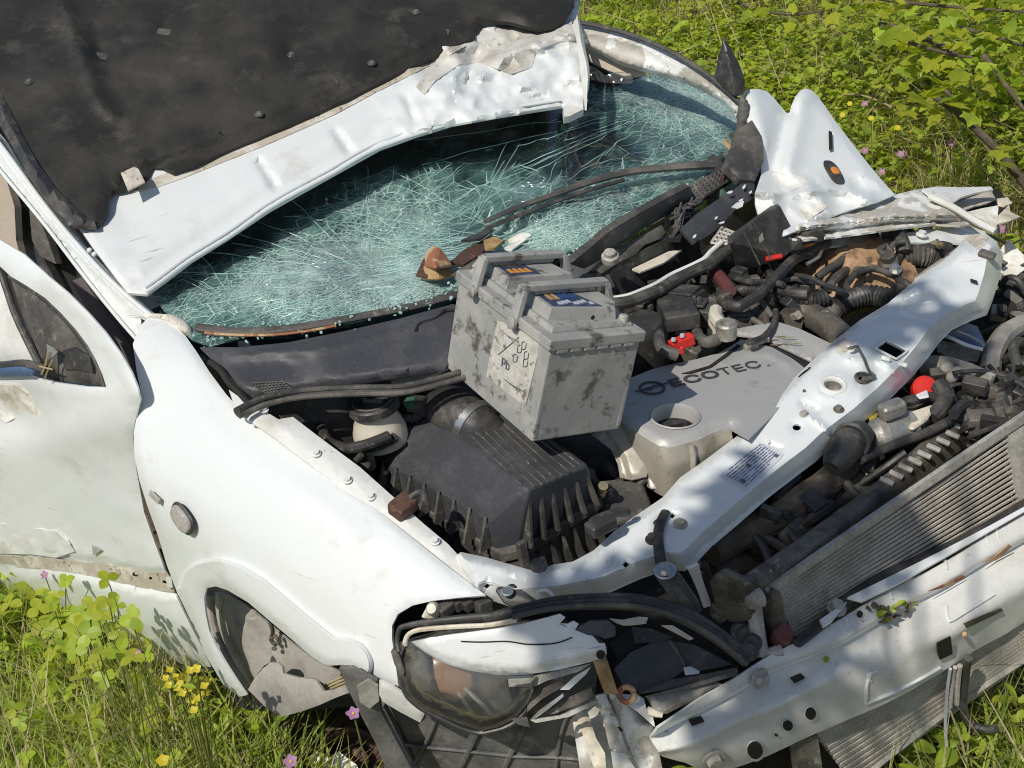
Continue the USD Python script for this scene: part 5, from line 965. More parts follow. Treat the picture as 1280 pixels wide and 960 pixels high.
rs = np.random.default_rng(8)
for v in np.linspace(.08, .92, 9):
    u = .04
    while u < .93:
        w = rs.uniform(.05, .22)
        if rs.random() < .8: a, b = skw(u, v), skw(min(u + w, .95), v); part("print_line", tube([xs(*a, .0024), xs(*b, .0024)], .0011 if .2 < v < .3 else .0008, 4), "print", st)
        u += w + .03
for u, v in ((.9, .86), (.12, .72), (.45, .42)): part("print_box", put(rbox(.008, .008, .0006, .0002), facing(xs(*skw(u, v), .0024), XM.n, XB - XA)), "print", st)
part("stain", sheet(Z32([(520, 545), (560, 520), (600, 530), (585, 560), (550, 590), (530, 575)]), XM.up(.0012), .0008, 4, disp=xm_disp), "primer", X)
part("stain", sheet([(1205, 296), (1222, 292), (1236, 296), (1232, 306), (1222, 312), (1212, 304)], XM.up(.0012), .0008, 4, disp=xm_disp), "primer", X)
# strap, bracket and bolts at the near end
part("rubber_strap", tube([xs(832, 642, .004), xs(826, 655, .006), xs(822, 675, .008), xs(824, 694, .008), xs(830, 708, .006)], .009, 8, flat=.6), "rubber", X)
part("strap_end", hullpts([xs(x, y, .004) for x, y in [(818, 656), (834, 642), (832, 652), (826, 660)]], .003), "rubber", X)
part("fastener", bolt(xs(814, 677, .002), XM.n, .007, .01), "black", X)
BK = part("lamp_bracket", hullpts([at(820, 715, z=.70), at(842, 712, z=.70), at(868, 750, z=.66), at(872, 762, z=.65), at(846, 752, z=.66), at(838, 740, z=.67)], .006), "black_dusty", CAR, label="black plastic bracket with a steel washer")
part("washer", [disc(at(831, 714, z=.712), (.2, -.1, 1), .018, .004), bolt(at(831, 714, z=.716), (.2, -.1, 1), .008, .008)], "steel", BK)
part("bracket_edge", tube([at(843, 716, z=.705), at(858, 738, z=.68), at(874, 762, z=.655)], .004, 6), "black", BK)
B2 = part("lamp_bracket", hullpts([at(624, 738, z=.70), at(640, 734, z=.70), at(664, 752, z=.69), at(652, 760, z=.68), at(632, 750, z=.69)], .006), "black", CAR)
part("washer", disc(at(634, 740, z=.708), (.2, -.1, 1), .010, .004), "steel", B2)
part("wire_clip", tube([at(676, 750, z=.70), at(672, 740, z=.71), at(684, 738, z=.712), at(692, 746, z=.705)], .003, 6), "white_dirty", CAR)
part("adjuster", lathe([(0, 0), (.012, 0), (.012, .02), (.008, .03), (0, .03)], 14, facing(at(545, 762, z=.66), (.5, -.5, .6))), "milky", CAR)
part("hinge_white", hullpts([at(x, y, z=z) for x, y, z in [(530, 770, .66), (540, 752, .68), (548, 758, .67), (545, 772, .65)]], .004), "ivory", CAR)
for x, y, w in ((560, 765, .03), (590, 758, .03), (605, 765, .025), (575, 760, .02), (612, 755, .02)): part("connector_box", put(rbox(w, .02, .02, .003), facing(at(x, y, z=.655), RNG.normal(0, .2, 3) + V(0, 0, 1))), "black_dusty", CAR)
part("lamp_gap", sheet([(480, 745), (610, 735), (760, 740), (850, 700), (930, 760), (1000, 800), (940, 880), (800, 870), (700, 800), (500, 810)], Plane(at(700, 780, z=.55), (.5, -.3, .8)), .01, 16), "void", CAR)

# ---- near headlight
HL = plane3(at(512, 800, z=.665), at(765, 795, z=.635), at(605, 912, z=.52))
Z8 = lambda pts: zoomed(400, 600, 2.667, pts)
lens = Z8([(303, 542), (286, 570), (276, 610), (276, 660), (288, 705), (312, 740), (350, 765), (400, 788), (470, 816), (540, 838), (596, 824), (640, 802), (672, 772), (696, 738), (712, 700), (718, 655), (690, 640), (600, 640), (500, 625), (400, 590)])
lo = Z8([(276, 610), (276, 660), (288, 705), (312, 740), (350, 765), (400, 788), (470, 816), (540, 838), (596, 824), (640, 802), (672, 772), (696, 738)])
def lens_disp(px, P):
    d = dline(px, lo); return .030 * (1 - np.exp(-d / 16)) + .002 * noisy(P, 10, 5)
H = part("headlight", sheet(Z8([(262, 545), (250, 600), (262, 690), (290, 735), (330, 765), (400, 800), (540, 845), (640, 815), (720, 800), (820, 790), (915, 735), (925, 640), (960, 560), (900, 500), (800, 460), (600, 480), (400, 505)]), HL.up(-.060), .012, 9, disp=lambda px, P: -.03 * sst(dline(px, lo), 4, 40)), "black", CAR, label="broken near headlight with white painted eyelid")
part("lamp_wall", tube([HL.up(-.012).hit(p)[0] for p in Z8([(290, 560), (272, 610), (272, 662), (286, 712), (320, 748), (400, 794), (540, 842), (600, 830), (650, 806), (690, 760)])], .0045, 8, n=60), "black", H)
part("lens", sheet(lens, HL, .003, 5, disp=lens_disp, roll=(.004, 4)), "clearlens", H, label="clear front glass")
bez = Z8([(308, 552), (292, 580), (284, 620), (286, 665), (298, 705), (320, 735), (356, 758), (400, 775), (455, 798), (430, 770), (400, 735), (378, 690), (362, 640), (358, 600), (340, 570)])
part("bezel", sheet(bez, HL.up(-.012), .004, 5, disp=lambda px, P: lens_disp(px, P) * .7), "black_dusty", H, label="dark grey inner bezel")
part("bezel_edge", tube([HL.up(-.004).hit(p)[0] for p in Z8([(358, 600), (364, 645), (380, 695), (404, 738), (440, 782), (500, 815), (540, 828)])], .003, 6), "alu", H)
ax = HL.hit(Z8([(360, 640)])[0])[0]
c0, c1 = HL.up(-.035).hit(Z8([(385, 650)])[0])[0], HL.up(-.03).hit(Z8([(470, 660)])[0])[0]
part("amber_indicator", dome(HL.up(-.030).hit(Z8([(420, 655)])[0])[0], HL.n, c1 - c0, .046, .038, .022, p=2.2), "amber", H, label="amber indicator bowl behind the glass")
for a, b in (((480, 690), (590, 800)), ((455, 700), (540, 826)), ((600, 800), (680, 745))): part("light_guide", tube([HL.up(-.012).hit(p)[0] for p in Z8([a, b])], .0035, 6), "alu", H)
part("reflector", sheet(Z8([(500, 650), (620, 660), (640, 740), (600, 800), (540, 815), (490, 740)]), HL.up(-.03), .004, 6, disp=lambda px, P: -.02 * np.exp(-(np.linalg.norm((px - Z8([(560, 730)])[0]) / (22, 26), axis=1)) ** 2)), "black", H)
eyelid = Z8([(303, 541), (360, 528), (440, 515), (520, 505), (600, 494), (680, 478), (750, 460), (800, 446), (818, 458), (800, 478), (825, 480), (845, 470), (862, 480), (850, 500), (880, 512), (910, 520), (930, 545), (950, 545), (956, 575), (950, 595), (900, 607), (800, 632), (700, 647), (600, 650), (500, 636), (440, 620), (400, 604), (350, 574)])
def eye_disp(px, P): return lens_disp(px, P) * 1.0 + .006 - .012 * np.exp(-(dline(px, Z8([(303, 541), (400, 600), (500, 632), (600, 646), (700, 643), (950, 592)])) / 4) ** 2) + .006 * noisy(P, 14, 4)
EY = part("painted_eyelid", sheet(eyelid, HL, .004, 5, disp=eye_disp, roll=(.003, 3)), "white", H, label="white painted upper lid of the headlight, chipped at its end")
part("crack_line", tube([HL.up(eye_disp(np.array([p]), HL.hit(p))[0] + .002).hit(p)[0] for p in Z8([(470, 538), (540, 540), (620, 538), (700, 548), (780, 545), (840, 525)])], .0011, 5), "void", EY)
part("bare_patch", sheet(Z8([(800, 480), (850, 498), (900, 470), (960, 468), (985, 490), (985, 520), (950, 530), (915, 515), (880, 520), (850, 515), (830, 528), (845, 500)]), HL.up(.004), .006, 4, disp=lambda px, P: lens_disp(px, P) + .02 * noisy(P, 30, 9)), "cowl", EY, label="bare dark plastic where the paint broke off")
part("eyelid_hole", disc(HL.up(.040).hit(Z8([(936, 582)])[0])[0], HL.n, .007, .002), "void", EY)
for pts, m, h in ((Z8([(625, 655), (715, 652), (760, 650), (690, 690), (630, 690)]), "alu", .0), (Z8([(715, 652), (905, 612), (860, 640), (760, 668), (690, 700)]), "alu", .01), (Z8([(690, 700), (800, 650), (905, 622), (860, 660), (740, 730), (690, 775)]), "alu_dark", -.01), (Z8([(705, 795), (730, 770), (810, 712), (812, 722), (760, 765), (715, 797)]), "steel", .012), (Z8([(800, 700), (850, 655), (905, 622), (885, 650), (830, 700)]), "white_dirty", .015), (Z8([(740, 785), (830, 725), (905, 690), (910, 720), (860, 750), (780, 780)]), "alu_dark", -.005), (Z8([(635, 795), (690, 790), (700, 825), (660, 815)]), "black", .012), (Z8([(700, 800), (800, 785), (920, 735), (925, 745), (830, 790), (720, 810)]), "alu", .005)):
    part("reflector_shard", sheet(pts, HL.up(h), .003, 4, disp=lambda px, P: .02 * noisy(P, 14, len(px) % 9)), m, H)
part("lamp_foot", sheet(Z8([(236, 572), (246, 560), (262, 575), (282, 640), (275, 660), (262, 640), (248, 615)]), HL.up(.01), .012, 4, roll=(.004, 4)), "black_dusty", H)
# rubber seal above the lamp
def seal_pts(dy, dz): return [(x, y + dy, z + dz) for x, y, z in [(499, 815, .655), (497, 795, .675), (502, 784, .69), (520, 780, .69), (550, 777, .69), (610, 772, .69), (640, 766, .70), (680, 757, .70), (730, 752, .695), (780, 752, .69), (825, 759, .675), (860, 772, .655), (900, 797, .625), (935, 826, .595)]]
rad = [.006, .006, .007, .008, .011, .013, .015, .018, .020, .021, .021, .021, .020, .018]
SB = part("lamp_seal", tube([at(x, y, z=z) for x, y, z in seal_pts(0, 0)], [q * .68 for q in rad], 14, n=110, flat=.7), "rubber", CAR, label="thick black rubber strip sagging over the headlight", smooth=50)
for dy, m, r in ((-5, "black", .0045), (0, "rubber", .0045), (5, "black_dusty", .0045)):
    P = seal_pts(dy, .009); part("seal_ridge", tube([at(x, y, z=z) for x, y, z in P[6:]], r, 7, n=70), m, SB)
part("seal_lip", tube([at(x, y, z=z) for x, y, z in [(506, 806, .68), (512, 792, .685), (535, 786, .69), (600, 782, .69), (645, 775, .70)]], .004, 7, n=40), "ivory", SB)
# ---- dark opening beside the lamp, plates and torn bracket
OP = Plane(at(850, 810, z=.56), (.6, -.35, .75))
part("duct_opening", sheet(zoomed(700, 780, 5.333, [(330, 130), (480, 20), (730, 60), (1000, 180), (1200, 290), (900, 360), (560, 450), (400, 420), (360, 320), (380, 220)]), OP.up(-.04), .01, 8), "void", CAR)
part("duct_wall", sheet(zoomed(700, 780, 5.333, [(480, 20), (600, 30), (760, 90), (620, 120), (500, 128)]), OP.up(-.02), .006, 6), "black", CAR)
part("duct_wall", sheet(zoomed(700, 780, 5.333, [(360, 300), (470, 190), (610, 125), (730, 100), (800, 220), (840, 300), (700, 400), (540, 450), (420, 400)]), OP.up(-.025), .006, 6, disp=lambda px, P: .03 * noisy(P, 8, 3)), "cowl", CAR, label="blue-black plastic wall in the opening beside the headlight")
part("duct_wall", sheet(zoomed(700, 780, 5.333, [(740, 110), (900, 140), (1150, 270), (950, 310), (850, 300)]), OP.up(-.03), .006, 6), "black", CAR)
part("duct_slit", tube([OP.up(-.018).hit(p)[0] for p in zoomed(700, 780, 5.333, [(730, 110), (780, 180), (835, 280)])], .003, 5), "alu_dark", CAR)
part("white_clip", hullpts([OP.up(-.005).hit(p)[0] for p in zoomed(700, 780, 5.333, [(830, 295), (870, 290), (890, 315), (925, 318), (920, 325), (840, 335)])], .002), "pale_print", CAR)
for pts, m, h, nm in (([(500, 470), (760, 365), (980, 330), (1180, 290), (1190, 320), (900, 400), (640, 450)], "black_dusty", .0, "plate"), ([(560, 490), (800, 420), (1040, 350), (1180, 310), (1190, 340), (900, 420), (700, 470)], "alu_dark", .008, "plate"), ([(570, 480), (760, 430), (1020, 370), (1100, 410), (900, 510), (690, 600), (620, 560)], "alu", -.01, "plate"), ([(690, 585), (900, 480), (1040, 400), (1050, 410), (900, 500), (710, 600)], "alu_dark", .004, "plate")):
    part(nm, sheet(zoomed(700, 780, 5.333, pts), OP.up(h - .01), .004, 6, disp=lambda px, P: .012 * noisy(P, 12, 2), roll=(.003, 3)), m, CAR)
part("ochre_bracket", sheet(zoomed(700, 780, 5.333, [(220, 252), (310, 235), (345, 340), (385, 465), (300, 468), (265, 380)]), HL.up(.03), .014, 5, disp=lambda px, P: .01 * noisy(P, 20, 3), roll=(.003, 3)), "wood", CAR, label="ochre torn plastic bracket under the headlight")
part("chipped_white_edge", sheet(zoomed(700, 640, 4.267, [(262, 566), (330, 575), (420, 558), (470, 562), (460, 592), (400, 600), (340, 604), (300, 590)]), OP.up(.05), .006, 4, disp=lambda px, P: .02 * noisy(P, 20, 1)), "ivory", CAR)
part("chipped_white_edge", sheet(zoomed(700, 640, 4.267, [(540, 604), (600, 604), (660, 640), (712, 674), (690, 682), (620, 645)]), OP.up(.045), .006, 4, disp=lambda px, P: .01 * noisy(P, 20, 1)), "ivory", CAR)
# crumpled column under the lamp
CC = Plane(at(790, 900, z=.45), (.75, -.45, .35))
def crump(name, pts, h, mat, seed, amp=.03, label=None, sc=14):
    return part(name, sheet(pts, CC.up(h), .004, 5, disp=lambda px, P: amp * noisy(P, sc, seed) + amp * .7 * ridged(P, sc * 1.2, seed + 1), roll=(.004, 4)), mat, CAR, label=label)
Z5 = lambda pts: zoomed(700, 780, 5.333, pts)
crump("crumpled_rail", Z5([(70, 560), (250, 470), (300, 460), (480, 600), (640, 720), (680, 960), (700, 1010), (140, 1010)]), -.03, "white_grime", 4)
crump("crumpled_rail", Z5([(240, 480), (300, 465), (380, 640), (400, 700), (450, 860), (380, 850), (330, 830), (300, 690)]), .02, "flaking", 1, label="crumpled pale sheet metal under the headlight")
crump("crumpled_rail", Z5([(105, 600), (180, 570), (240, 760), (300, 860), (310, 1000), (240, 1000)]), .01, "ivory", 2)
crump("crumpled_rail", Z5([(320, 460), (400, 480), (520, 600), (620, 680), (640, 780), (670, 900), (690, 1000), (530, 1000), (470, 840), (400, 650)]), .02, "flaking", 3, amp=.045)
crump("crumpled_rail", Z5([(400, 470), (520, 475), (560, 500), (575, 560), (620, 620), (635, 690), (600, 660), (520, 590), (440, 530), (370, 500)]), .05, "white_dirty", 5)
crump("crumpled_rail", Z5([(340, 850), (430, 860), (500, 960), (500, 1000), (360, 1000)]), .03, "rustbeige", 6)
part("rust_hole", sheet(Z5([(385, 690), (400, 690), (420, 712), (405, 718)]), CC.up(.04), .004, 3), "void", CAR)
part("rusty_nut", ring(CC.up(.075).hit(Z5([(445, 470)])[0])[0], (.5, -.6, .4), .012, .005), "redfoam", CAR)
for k in range(3): part("torn_strip", tube([CC.up(.07).hit(p)[0] for p in Z5([(585, 565 + 14 * k), (630, 580 + 12 * k), (680, 605 + 3 * k)])], .004, 6), "ivory", CAR)

# ---- splash shield with its square ribs, arm and plate
SH = plane3(at(480, 880, z=.43), at(740, 905, z=.44), at(620, 962, z=.28))
shp = [(470, 868), (480, 866), (560, 880), (610, 905), (660, 896), (720, 884), (728, 905), (738, 935), (748, 975), (520, 975), (500, 925), (486, 900)]
SHP = part("splash_shield", sheet(shp, SH, .006, 8, disp=lambda px, P: .016 * noisy(P, 6, 5), roll=(.004, 4)), "shield", CAR, label="black splash shield with a grid of square ribs")
def srib(pts, r=.0035): part("rib", tube([SH.up(.004).hit(p)[0] for p in Z8(pts)], r, 6, n=14), "shield", SHP)
srib([(390, 785), (340, 900), (312, 945)]); srib([(525, 840), (495, 905), (455, 985)], .005); srib([(690, 800), (640, 905), (600, 990)], .005); srib([(825, 780), (800, 860), (785, 990)])
srib([(275, 880), (350, 890), (500, 905), (640, 920), (800, 925), (900, 935)]); srib([(205, 750), (270, 870), (330, 990)], .006); srib([(300, 985), (460, 990)])
AR = part("shield_arm", sheet([(424, 836), (440, 836), (458, 846), (470, 852), (473, 868), (476, 890), (492, 920), (522, 975), (488, 975), (470, 930), (448, 888), (434, 860)], SH.up(.07), .008, 5, disp=lambda px, P: .012 * noisy(P, 12, 3), roll=(.006, 5)), "shield", CAR, label="dusty plastic arm hanging from the fender")
part("mud_patch", sheet([(446, 858), (460, 850), (472, 858), (474, 876), (462, 886), (450, 878)], SH.up(.078), .004, 4, disp=lambda px, P: .012 * noisy(P, 30, 3)), "liner", AR)
part("steel_plate", sheet([(474, 851), (490, 858), (512, 872), (532, 888), (530, 894), (525, 903), (500, 890), (478, 877), (474, 868)], SH.up(.085), .004, 4, disp=lambda px, P: .004 * noisy(P, 20, 3), roll=(.003, 3)), "white_dirty", CAR)
part("edge_seal", tube([FEN.hit(p)[0] + V(.004, -.004, -.004) for p in [(430, 833), (450, 843), (470, 852), (490, 860), (505, 863)]], .006, 8), "rubber", CAR)

# ---- bumper beam
ZB = lambda pts, zs: [at(*p, z=z) for p, z in zip(zoomed(800, 600, 2.667, pts), zs if np.ndim(zs) else [zs] * len(pts))]
l1 = ZB([(60, 828), (200, 730), (330, 655), (400, 606), (530, 535), (640, 480), (740, 418), (850, 358), (1000, 280), (1150, 190), (1310, 98)], .530)
l2 = ZB([(45, 850), (200, 765), (340, 692), (410, 648), (545, 592), (650, 550), (750, 498), (860, 428), (1000, 358), (1150, 268), (1310, 178)], .510)
l3 = ZB([(36, 862), (200, 772), (345, 700), (415, 658), (550, 600), (655, 556), (755, 504), (865, 436), (1005, 366), (1155, 276), (1315, 186)], .490)
l4 = ZB([(60, 905), (180, 876), (340, 800), (480, 745), (640, 655), (760, 575), (850, 536), (1000, 474), (1060, 440), (1180, 360), (1315, 282)], .478)
l5 = ZB([(66, 915), (190, 900), (350, 832), (490, 770), (650, 690), (770, 625), (860, 585), (1005, 530), (1065, 500), (1190, 420), (1315, 340)], .455)
l6 = ZB([(160, 945), (250, 935), (390, 880), (530, 812), (680, 735), (790, 682), (880, 640), (1005, 572), (1068, 540), (1190, 468), (1315, 392)], .415)
l7 = ZB([(200, 975), (280, 968), (420, 922), (560, 858), (700, 797), (830, 740), (920, 690), (1005, 640), (1080, 592), (1190, 530), (1315, 452)], .360)
BE = part("bumper_beam", loft([l1, l2, l3, l4, l5, l6, l7], 120, 4, .004, disp=lambda P: .006 * noisy(P, 9, 71) + .003 * noisy(P, 25, 72)), "beam", CAR, label="dirty white bumper beam with slots and holes", smooth=24)
BEt = cKDTree(np.array([p for l in (l1, l2, l3, l4, l5, l6, l7) for p in crom(l, 60)]))
def bplane(x, y):
    """The beam's surface near a picture point."""
    m = bplane.m; P, = [m.triangles_center]; q = pix(P); i = np.where((m.face_normals * (CAM - P)).sum(1) > 0)[0]
    k = i[np.argsort(np.linalg.norm(q[i] - (x, y), axis=1))[:6]]; n = m.face_normals[k].mean(0); return Plane(P[k].mean(0), n / np.linalg.norm(n))
bplane.m = loft([l1, l2, l3, l4, l5, l6, l7], 120, 4, .004)
def bmark(pts, mat, name, h=.003, th=.002, par=None, label=None):
    p = np.array(zoomed(800, 600, 2.667, pts)); c = p.mean(0); pl = bplane(*c).up(h)
    return part(name, sheet([tuple(q) for q in p], pl, th, 3), mat, par or BE, label=label)
for pts in ([(500, 658), (535, 643), (550, 658), (515, 675)], [(162, 797), (203, 786), (214, 803), (174, 818)], [(990, 545), (1036, 522), (1043, 580), (1000, 600), (992, 575)]): bmark(pts, "void", "slot", .007)
for x, y, a, b in ((570, 780, 17, 20), (494, 820, 16, 17), (385, 903, 25, 28), (733, 446, 10, 11), (455, 852, 5, 4)): bmark(circ(x, y, a, b, 16), "void", "hole", .006); bmark(circ(x + 1, y + 1, a * 1.25, b * 1.25, 16), "white_dirty", "hole_rim", .003)
for x, y, r in ((240, 920, .013), (388, 655, .012), (652, 436, .011)):
    q = zoomed(800, 600, 2.667, [(x, y)])[0]; pl = bplane(*q); part("beam_bolt", bolt(pl.hit(q)[0] + pl.n * .005, pl.n, r, .012), "alu", BE)
bmark([(1080, 480), (1205, 428), (1212, 436), (1090, 494)], "alu_dark", "slot", .005)
for x, y in ((1075, 508), (620, 604)): q = zoomed(800, 600, 2.667, [(x, y)])[0]; pl = bplane(*q); part("dirt_speck", put(trimesh.creation.icosphere(1, .005), facing(pl.hit(q)[0] + pl.n * .005, pl.n)), "redfoam" if x > 1000 else "leaf", BE)
for a in ([(960, 372), (1010, 350), (1080, 318), (1085, 326), (1020, 358)], [(1140, 275), (1180, 258), (1230, 215), (1240, 222), (1190, 268)]): bmark(a, "redfoam", "rust_streak", .006, .0012)
def bline(pts, h=.0, r=.0035, mat="white_dirty", nm="pressed_rib"):
    q = zoomed(800, 600, 2.667, pts); part(nm, tube([bplane(*p).up(h).hit(p)[0] for p in q], r, 8, flat=.7), mat, BE)
bline([(770, 640), (755, 690), (752, 745)], .002); bline([(752, 745), (850, 705), (1000, 625)], .002); bline([(790, 635), (760, 650), (770, 672)], .002, .003)
bline([(1020, 420), (1030, 470), (1100, 430), (1180, 380)], .002, .003)
bl2 = [(535, 560), (640, 505), (730, 452), (840, 392), (1000, 320), (1150, 230), (1310, 135)]
for k, (x, y) in enumerate([(640, 500), (690, 478), (835, 385), (1020, 285), (1155, 200), (1190, 180)]): bline([(x - 3, y - 18), (x + 4, y + 14)], .001, .003)
bmark([(780, 470), (790, 440), (810, 432), (850, 440), (845, 460), (835, 476), (805, 474)], "grass" if 0 else "rust", "moss_backing", .004) if 0 else None
# white blade and black strip above the beam
part("trim_blade", loft([ZB([(690, 392), (840, 318), (1000, 238), (1150, 160), (1310, 72)], .548), ZB([(740, 404), (850, 350), (1000, 266), (1150, 180), (1310, 88)], .545)], 40, 3, .004), "white", CAR, label="thin white trim blade along the beam")
part("black_strip", tube(ZB([(520, 545), (580, 500), (680, 410), (750, 345), (900, 280), (1050, 212), (1200, 130), (1310, 62)], .535), .011, 8, n=60, flat=.6), "black", CAR)
for a in ([(600, 465), (690, 405), (740, 415), (640, 470), (612, 488)],): part("strip_bracket", loft([ZB([a[0], a[1]], .55), ZB([a[-1], a[-2]], .545)], 8, 2, .006), "white_dirty", CAR)

# ---- condenser and radiator
RAD = plane3(at(967, 742, z=.605), at(1000, 802, z=.495), at(1285, 545, z=.645))
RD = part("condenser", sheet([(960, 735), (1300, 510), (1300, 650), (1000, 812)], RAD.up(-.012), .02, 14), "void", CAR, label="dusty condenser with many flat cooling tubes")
nr = 19
for k in range(nr):
    t = (k + .5) / nr; a = np.array((966, 737)) * (1 - t) + np.array((1000, 812)) * t; b = np.array((1300, 512)) * (1 - t) + np.array((1300, 650)) * t
    P = np.array([RAD.up(.002 * math.sin(j * 2 + k)).hit(a * (1 - s) + b * s)[0] for j, s in enumerate(np.linspace(0, 1, 9))])
    w = np.linalg.norm(RAD.hit(np.array((966, 737)))[0] - RAD.hit(np.array((1000, 812)))[0]) / nr
    part("cooling_tube", tube(P, w * .49, 6, n=14, flat=.6, up=RAD.n), "fins", RD)
fins = []
def finrow(pl, A, B, C, D, rows, n):
    for k in range(rows):
        t = (k + 1) / rows
        for s in np.linspace(.01, .99, n):
            p = (np.array(A) * (1 - t) + np.array(B) * t) * (1 - s) + (np.array(C) * (1 - t) + np.array(D) * t) * s; fins.append(p)
part("top_tank", loft([L3([(926, 722), (1000, 672), (1100, 598), (1180, 532), (1215, 512)], .64), L3([(932, 728), (1010, 680), (1110, 604), (1190, 540), (1225, 520)], .645), L3([(944, 742), (1025, 690), (1120, 616), (1200, 548), (1235, 528)], .625), L3([(952, 752), (1030, 700), (1130, 622), (1210, 556), (1240, 536)], .60)], 40, 4, .006, disp=lambda P: .003 * noisy(P, 30, 3)), "alu_dark", CAR, label="long dusty top tank of the radiator")
for k in range(9):
    t = .60 + k * .04; P0, P1 = np.array((932, 728)), np.array((1225, 520)); q = P0 * (1 - t) + P1 * t
    part("tank_tab", put(rbox(.026, .010, .007, .002), facing(at(*q, z=.644), (.4, 0, 1), (1, .4, 0))), "alu", CAR)
part("side_tank", tube([at(955, 745, z=.60), at(965, 770, z=.56), at(985, 815, z=.49)], .016, 10), "alu_dark", CAR)
part("condenser_edge", loft([[RAD.up(.008).hit(p)[0] for p in [(958, 738), (1100, 640), (1300, 505)]], [RAD.up(.008).hit(p)[0] for p in [(962, 745), (1104, 648), (1300, 516)]]], 20, 2, .01), "alu", CAR)
part("end_tank", sheet([(1262, 545), (1300, 520), (1300, 645), (1278, 640), (1268, 590)], RAD.up(.012), .02, 6, roll=(.004, 4)), "alu", CAR)
part("receiver_pipe", [tube([at(940, 752, z=.60), at(944, 748, z=.62), at(952, 746, z=.62)], .016, 10), tube([at(942, 752, z=.60), at(946, 785, z=.56), at(952, 820, z=.52)], .013, 10)], "alu", CAR)
part("receiver_pipe", tube([at(957, 742, z=.615), at(966, 748, z=.60), at(972, 780, z=.55), at(980, 812, z=.51)], .015, 10), "alu_dark", CAR)
RP2 = part("red_cap", lathe([(0, -.02), (.017, -.02), (.017, .002), (.014, .006), (.012, .012), (0, .012)], 18, facing(at(979, 792, z=.55), (.5, -.1, .9))), "darkred", CAR, label="dusty dark red pipe cap")
part("pipe_end", tube([at(952, 820, z=.52), at(978, 812, z=.53)], .010, 8), "alu", CAR)
part("side_bracket", hullpts([at(x, y, z=z) for x, y, z in [(893, 726, .64), (908, 716, .66), (934, 728, .65), (942, 745, .62), (938, 770, .58), (915, 772, .57), (900, 755, .60)]], .008), "alu_dark", CAR)
part("side_post", loft([[at(874, 706, z=.68), at(882, 735, z=.62), at(890, 757, z=.58)], [at(860, 712, z=.68), at(872, 738, z=.62), at(880, 760, z=.58)]], 10, 3, .006), "white_dirty", CAR)
part("side_post", tube([at(880, 704, z=.68), at(888, 730, z=.63), at(893, 756, z=.58)], .006, 6), "void", CAR)
part("bracket_foot", put(rbox(.04, .03, .03, .006), facing(at(902, 768, z=.56), (.4, 0, 1))), "alu_dark", CAR)
for x, y in ((931, 795), (940, 805), (925, 790), (936, 815)): part("pipe_union", lathe([(0, 0), (.016, 0), (.016, .014), (.010, .02), (0, .02)], 14, facing(at(x, y, z=.54), (.5, -.4, .7))), "black_dusty", CAR)
part("radiator_hose", hose([(888, 690, .60), (930, 668, .60), (975, 645, .61), (1020, 612, .62), (1062, 575, .62)], .026, n=40), "bark", CAR, label="rust-brown dusty radiator hose")
part("radiator_hose", hose([(890, 708, .55), (960, 690, .54), (1030, 640, .56), (1080, 600, .58)], .028, n=30), "black_dusty", CAR)
part("fan_motor", lathe([(0, 0), (.035, 0), (.035, .03), (.02, .04), (0, .04)], 18, facing(at(985, 665, z=.57), (.8, -.2, .6))), "alu_dark", CAR)
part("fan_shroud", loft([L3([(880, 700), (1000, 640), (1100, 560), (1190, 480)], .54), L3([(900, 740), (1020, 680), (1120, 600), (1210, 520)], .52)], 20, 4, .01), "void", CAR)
clutter([(890, 700), (1010, 615), (1100, 540), (1160, 500), (1190, 520), (1100, 590), (1000, 660), (920, 715)], 60, .54, .62, 5, "loom_clutter")

# ---- right end of the engine bay, in front of the support panel
part("air_horn", tube([at(1040, 585, z=.66), at(1048, 572, z=.67), at(1060, 555, z=.68), at(1078, 540, z=.68)], [.018, .028, .033, .024], 18, n=24), "black", CAR, label="black rubber elbow under the support panel")
part("horn_lip", ring(at(1066, 549, z=.69), at(1080, 538, z=.68) - at(1050, 568, z=.68), .031, .004), "black_dusty", CAR)
EG = part("metal_canister", lathe([(0, 0), (.030, 0), (.030, .06), (.034, .062), (.034, .075), (.030, .078), (.026, .09), (0, .09)], 24, facing(at(1140, 532, z=.655), at(1090, 548, z=.66) - at(1140, 532, z=.66))), "cast", CAR, label="cast metal canister")
part("canister_top", put(rbox(.05, .03, .03, .008), facing(at(1116, 520, z=.69), (0, -.1, 1), (.3, 1, 0))), "cast", EG)
part("canister_arm", hullpts([at(x, y, z=.67) for x, y in [(1135, 520), (1150, 515), (1165, 510), (1155, 525), (1140, 535)]], .006), "ivory", EG)
part("red_cap", lathe([(0, -.02), (.024, -.02), (.025, 0), (.020, .006), (0, .008)], 22, facing(at(1157, 485, z=.68), (.7, -.4, .7))), "red", CAR, label="bright red round cap below the support panel")
part("cap_shard", hullpts([at(x, y, z=.70) for x, y in [(1146, 494), (1158, 489), (1160, 496), (1150, 498)]], .002), "white_dirty", CAR)
part("yellow_tag", hullpts([at(x, y, z=.67) for x, y in [(1086, 520), (1096, 508), (1094, 522), (1090, 526)]], .004), "yellow", CAR)
part("black_tube", hose([(1125, 505, .67), (1140, 500, .68), (1160, 496, .68), (1172, 500, .67)], .010), "black", CAR)
part("black_tube", hose([(1075, 575, .655), (1120, 555, .655), (1170, 535, .66), (1215, 510, .66)], .009), "black", CAR)
part("black_tube", hose([(1172, 480, .69), (1180, 492, .68), (1176, 510, .67), (1165, 522, .66)], .016), "rubber", CAR)
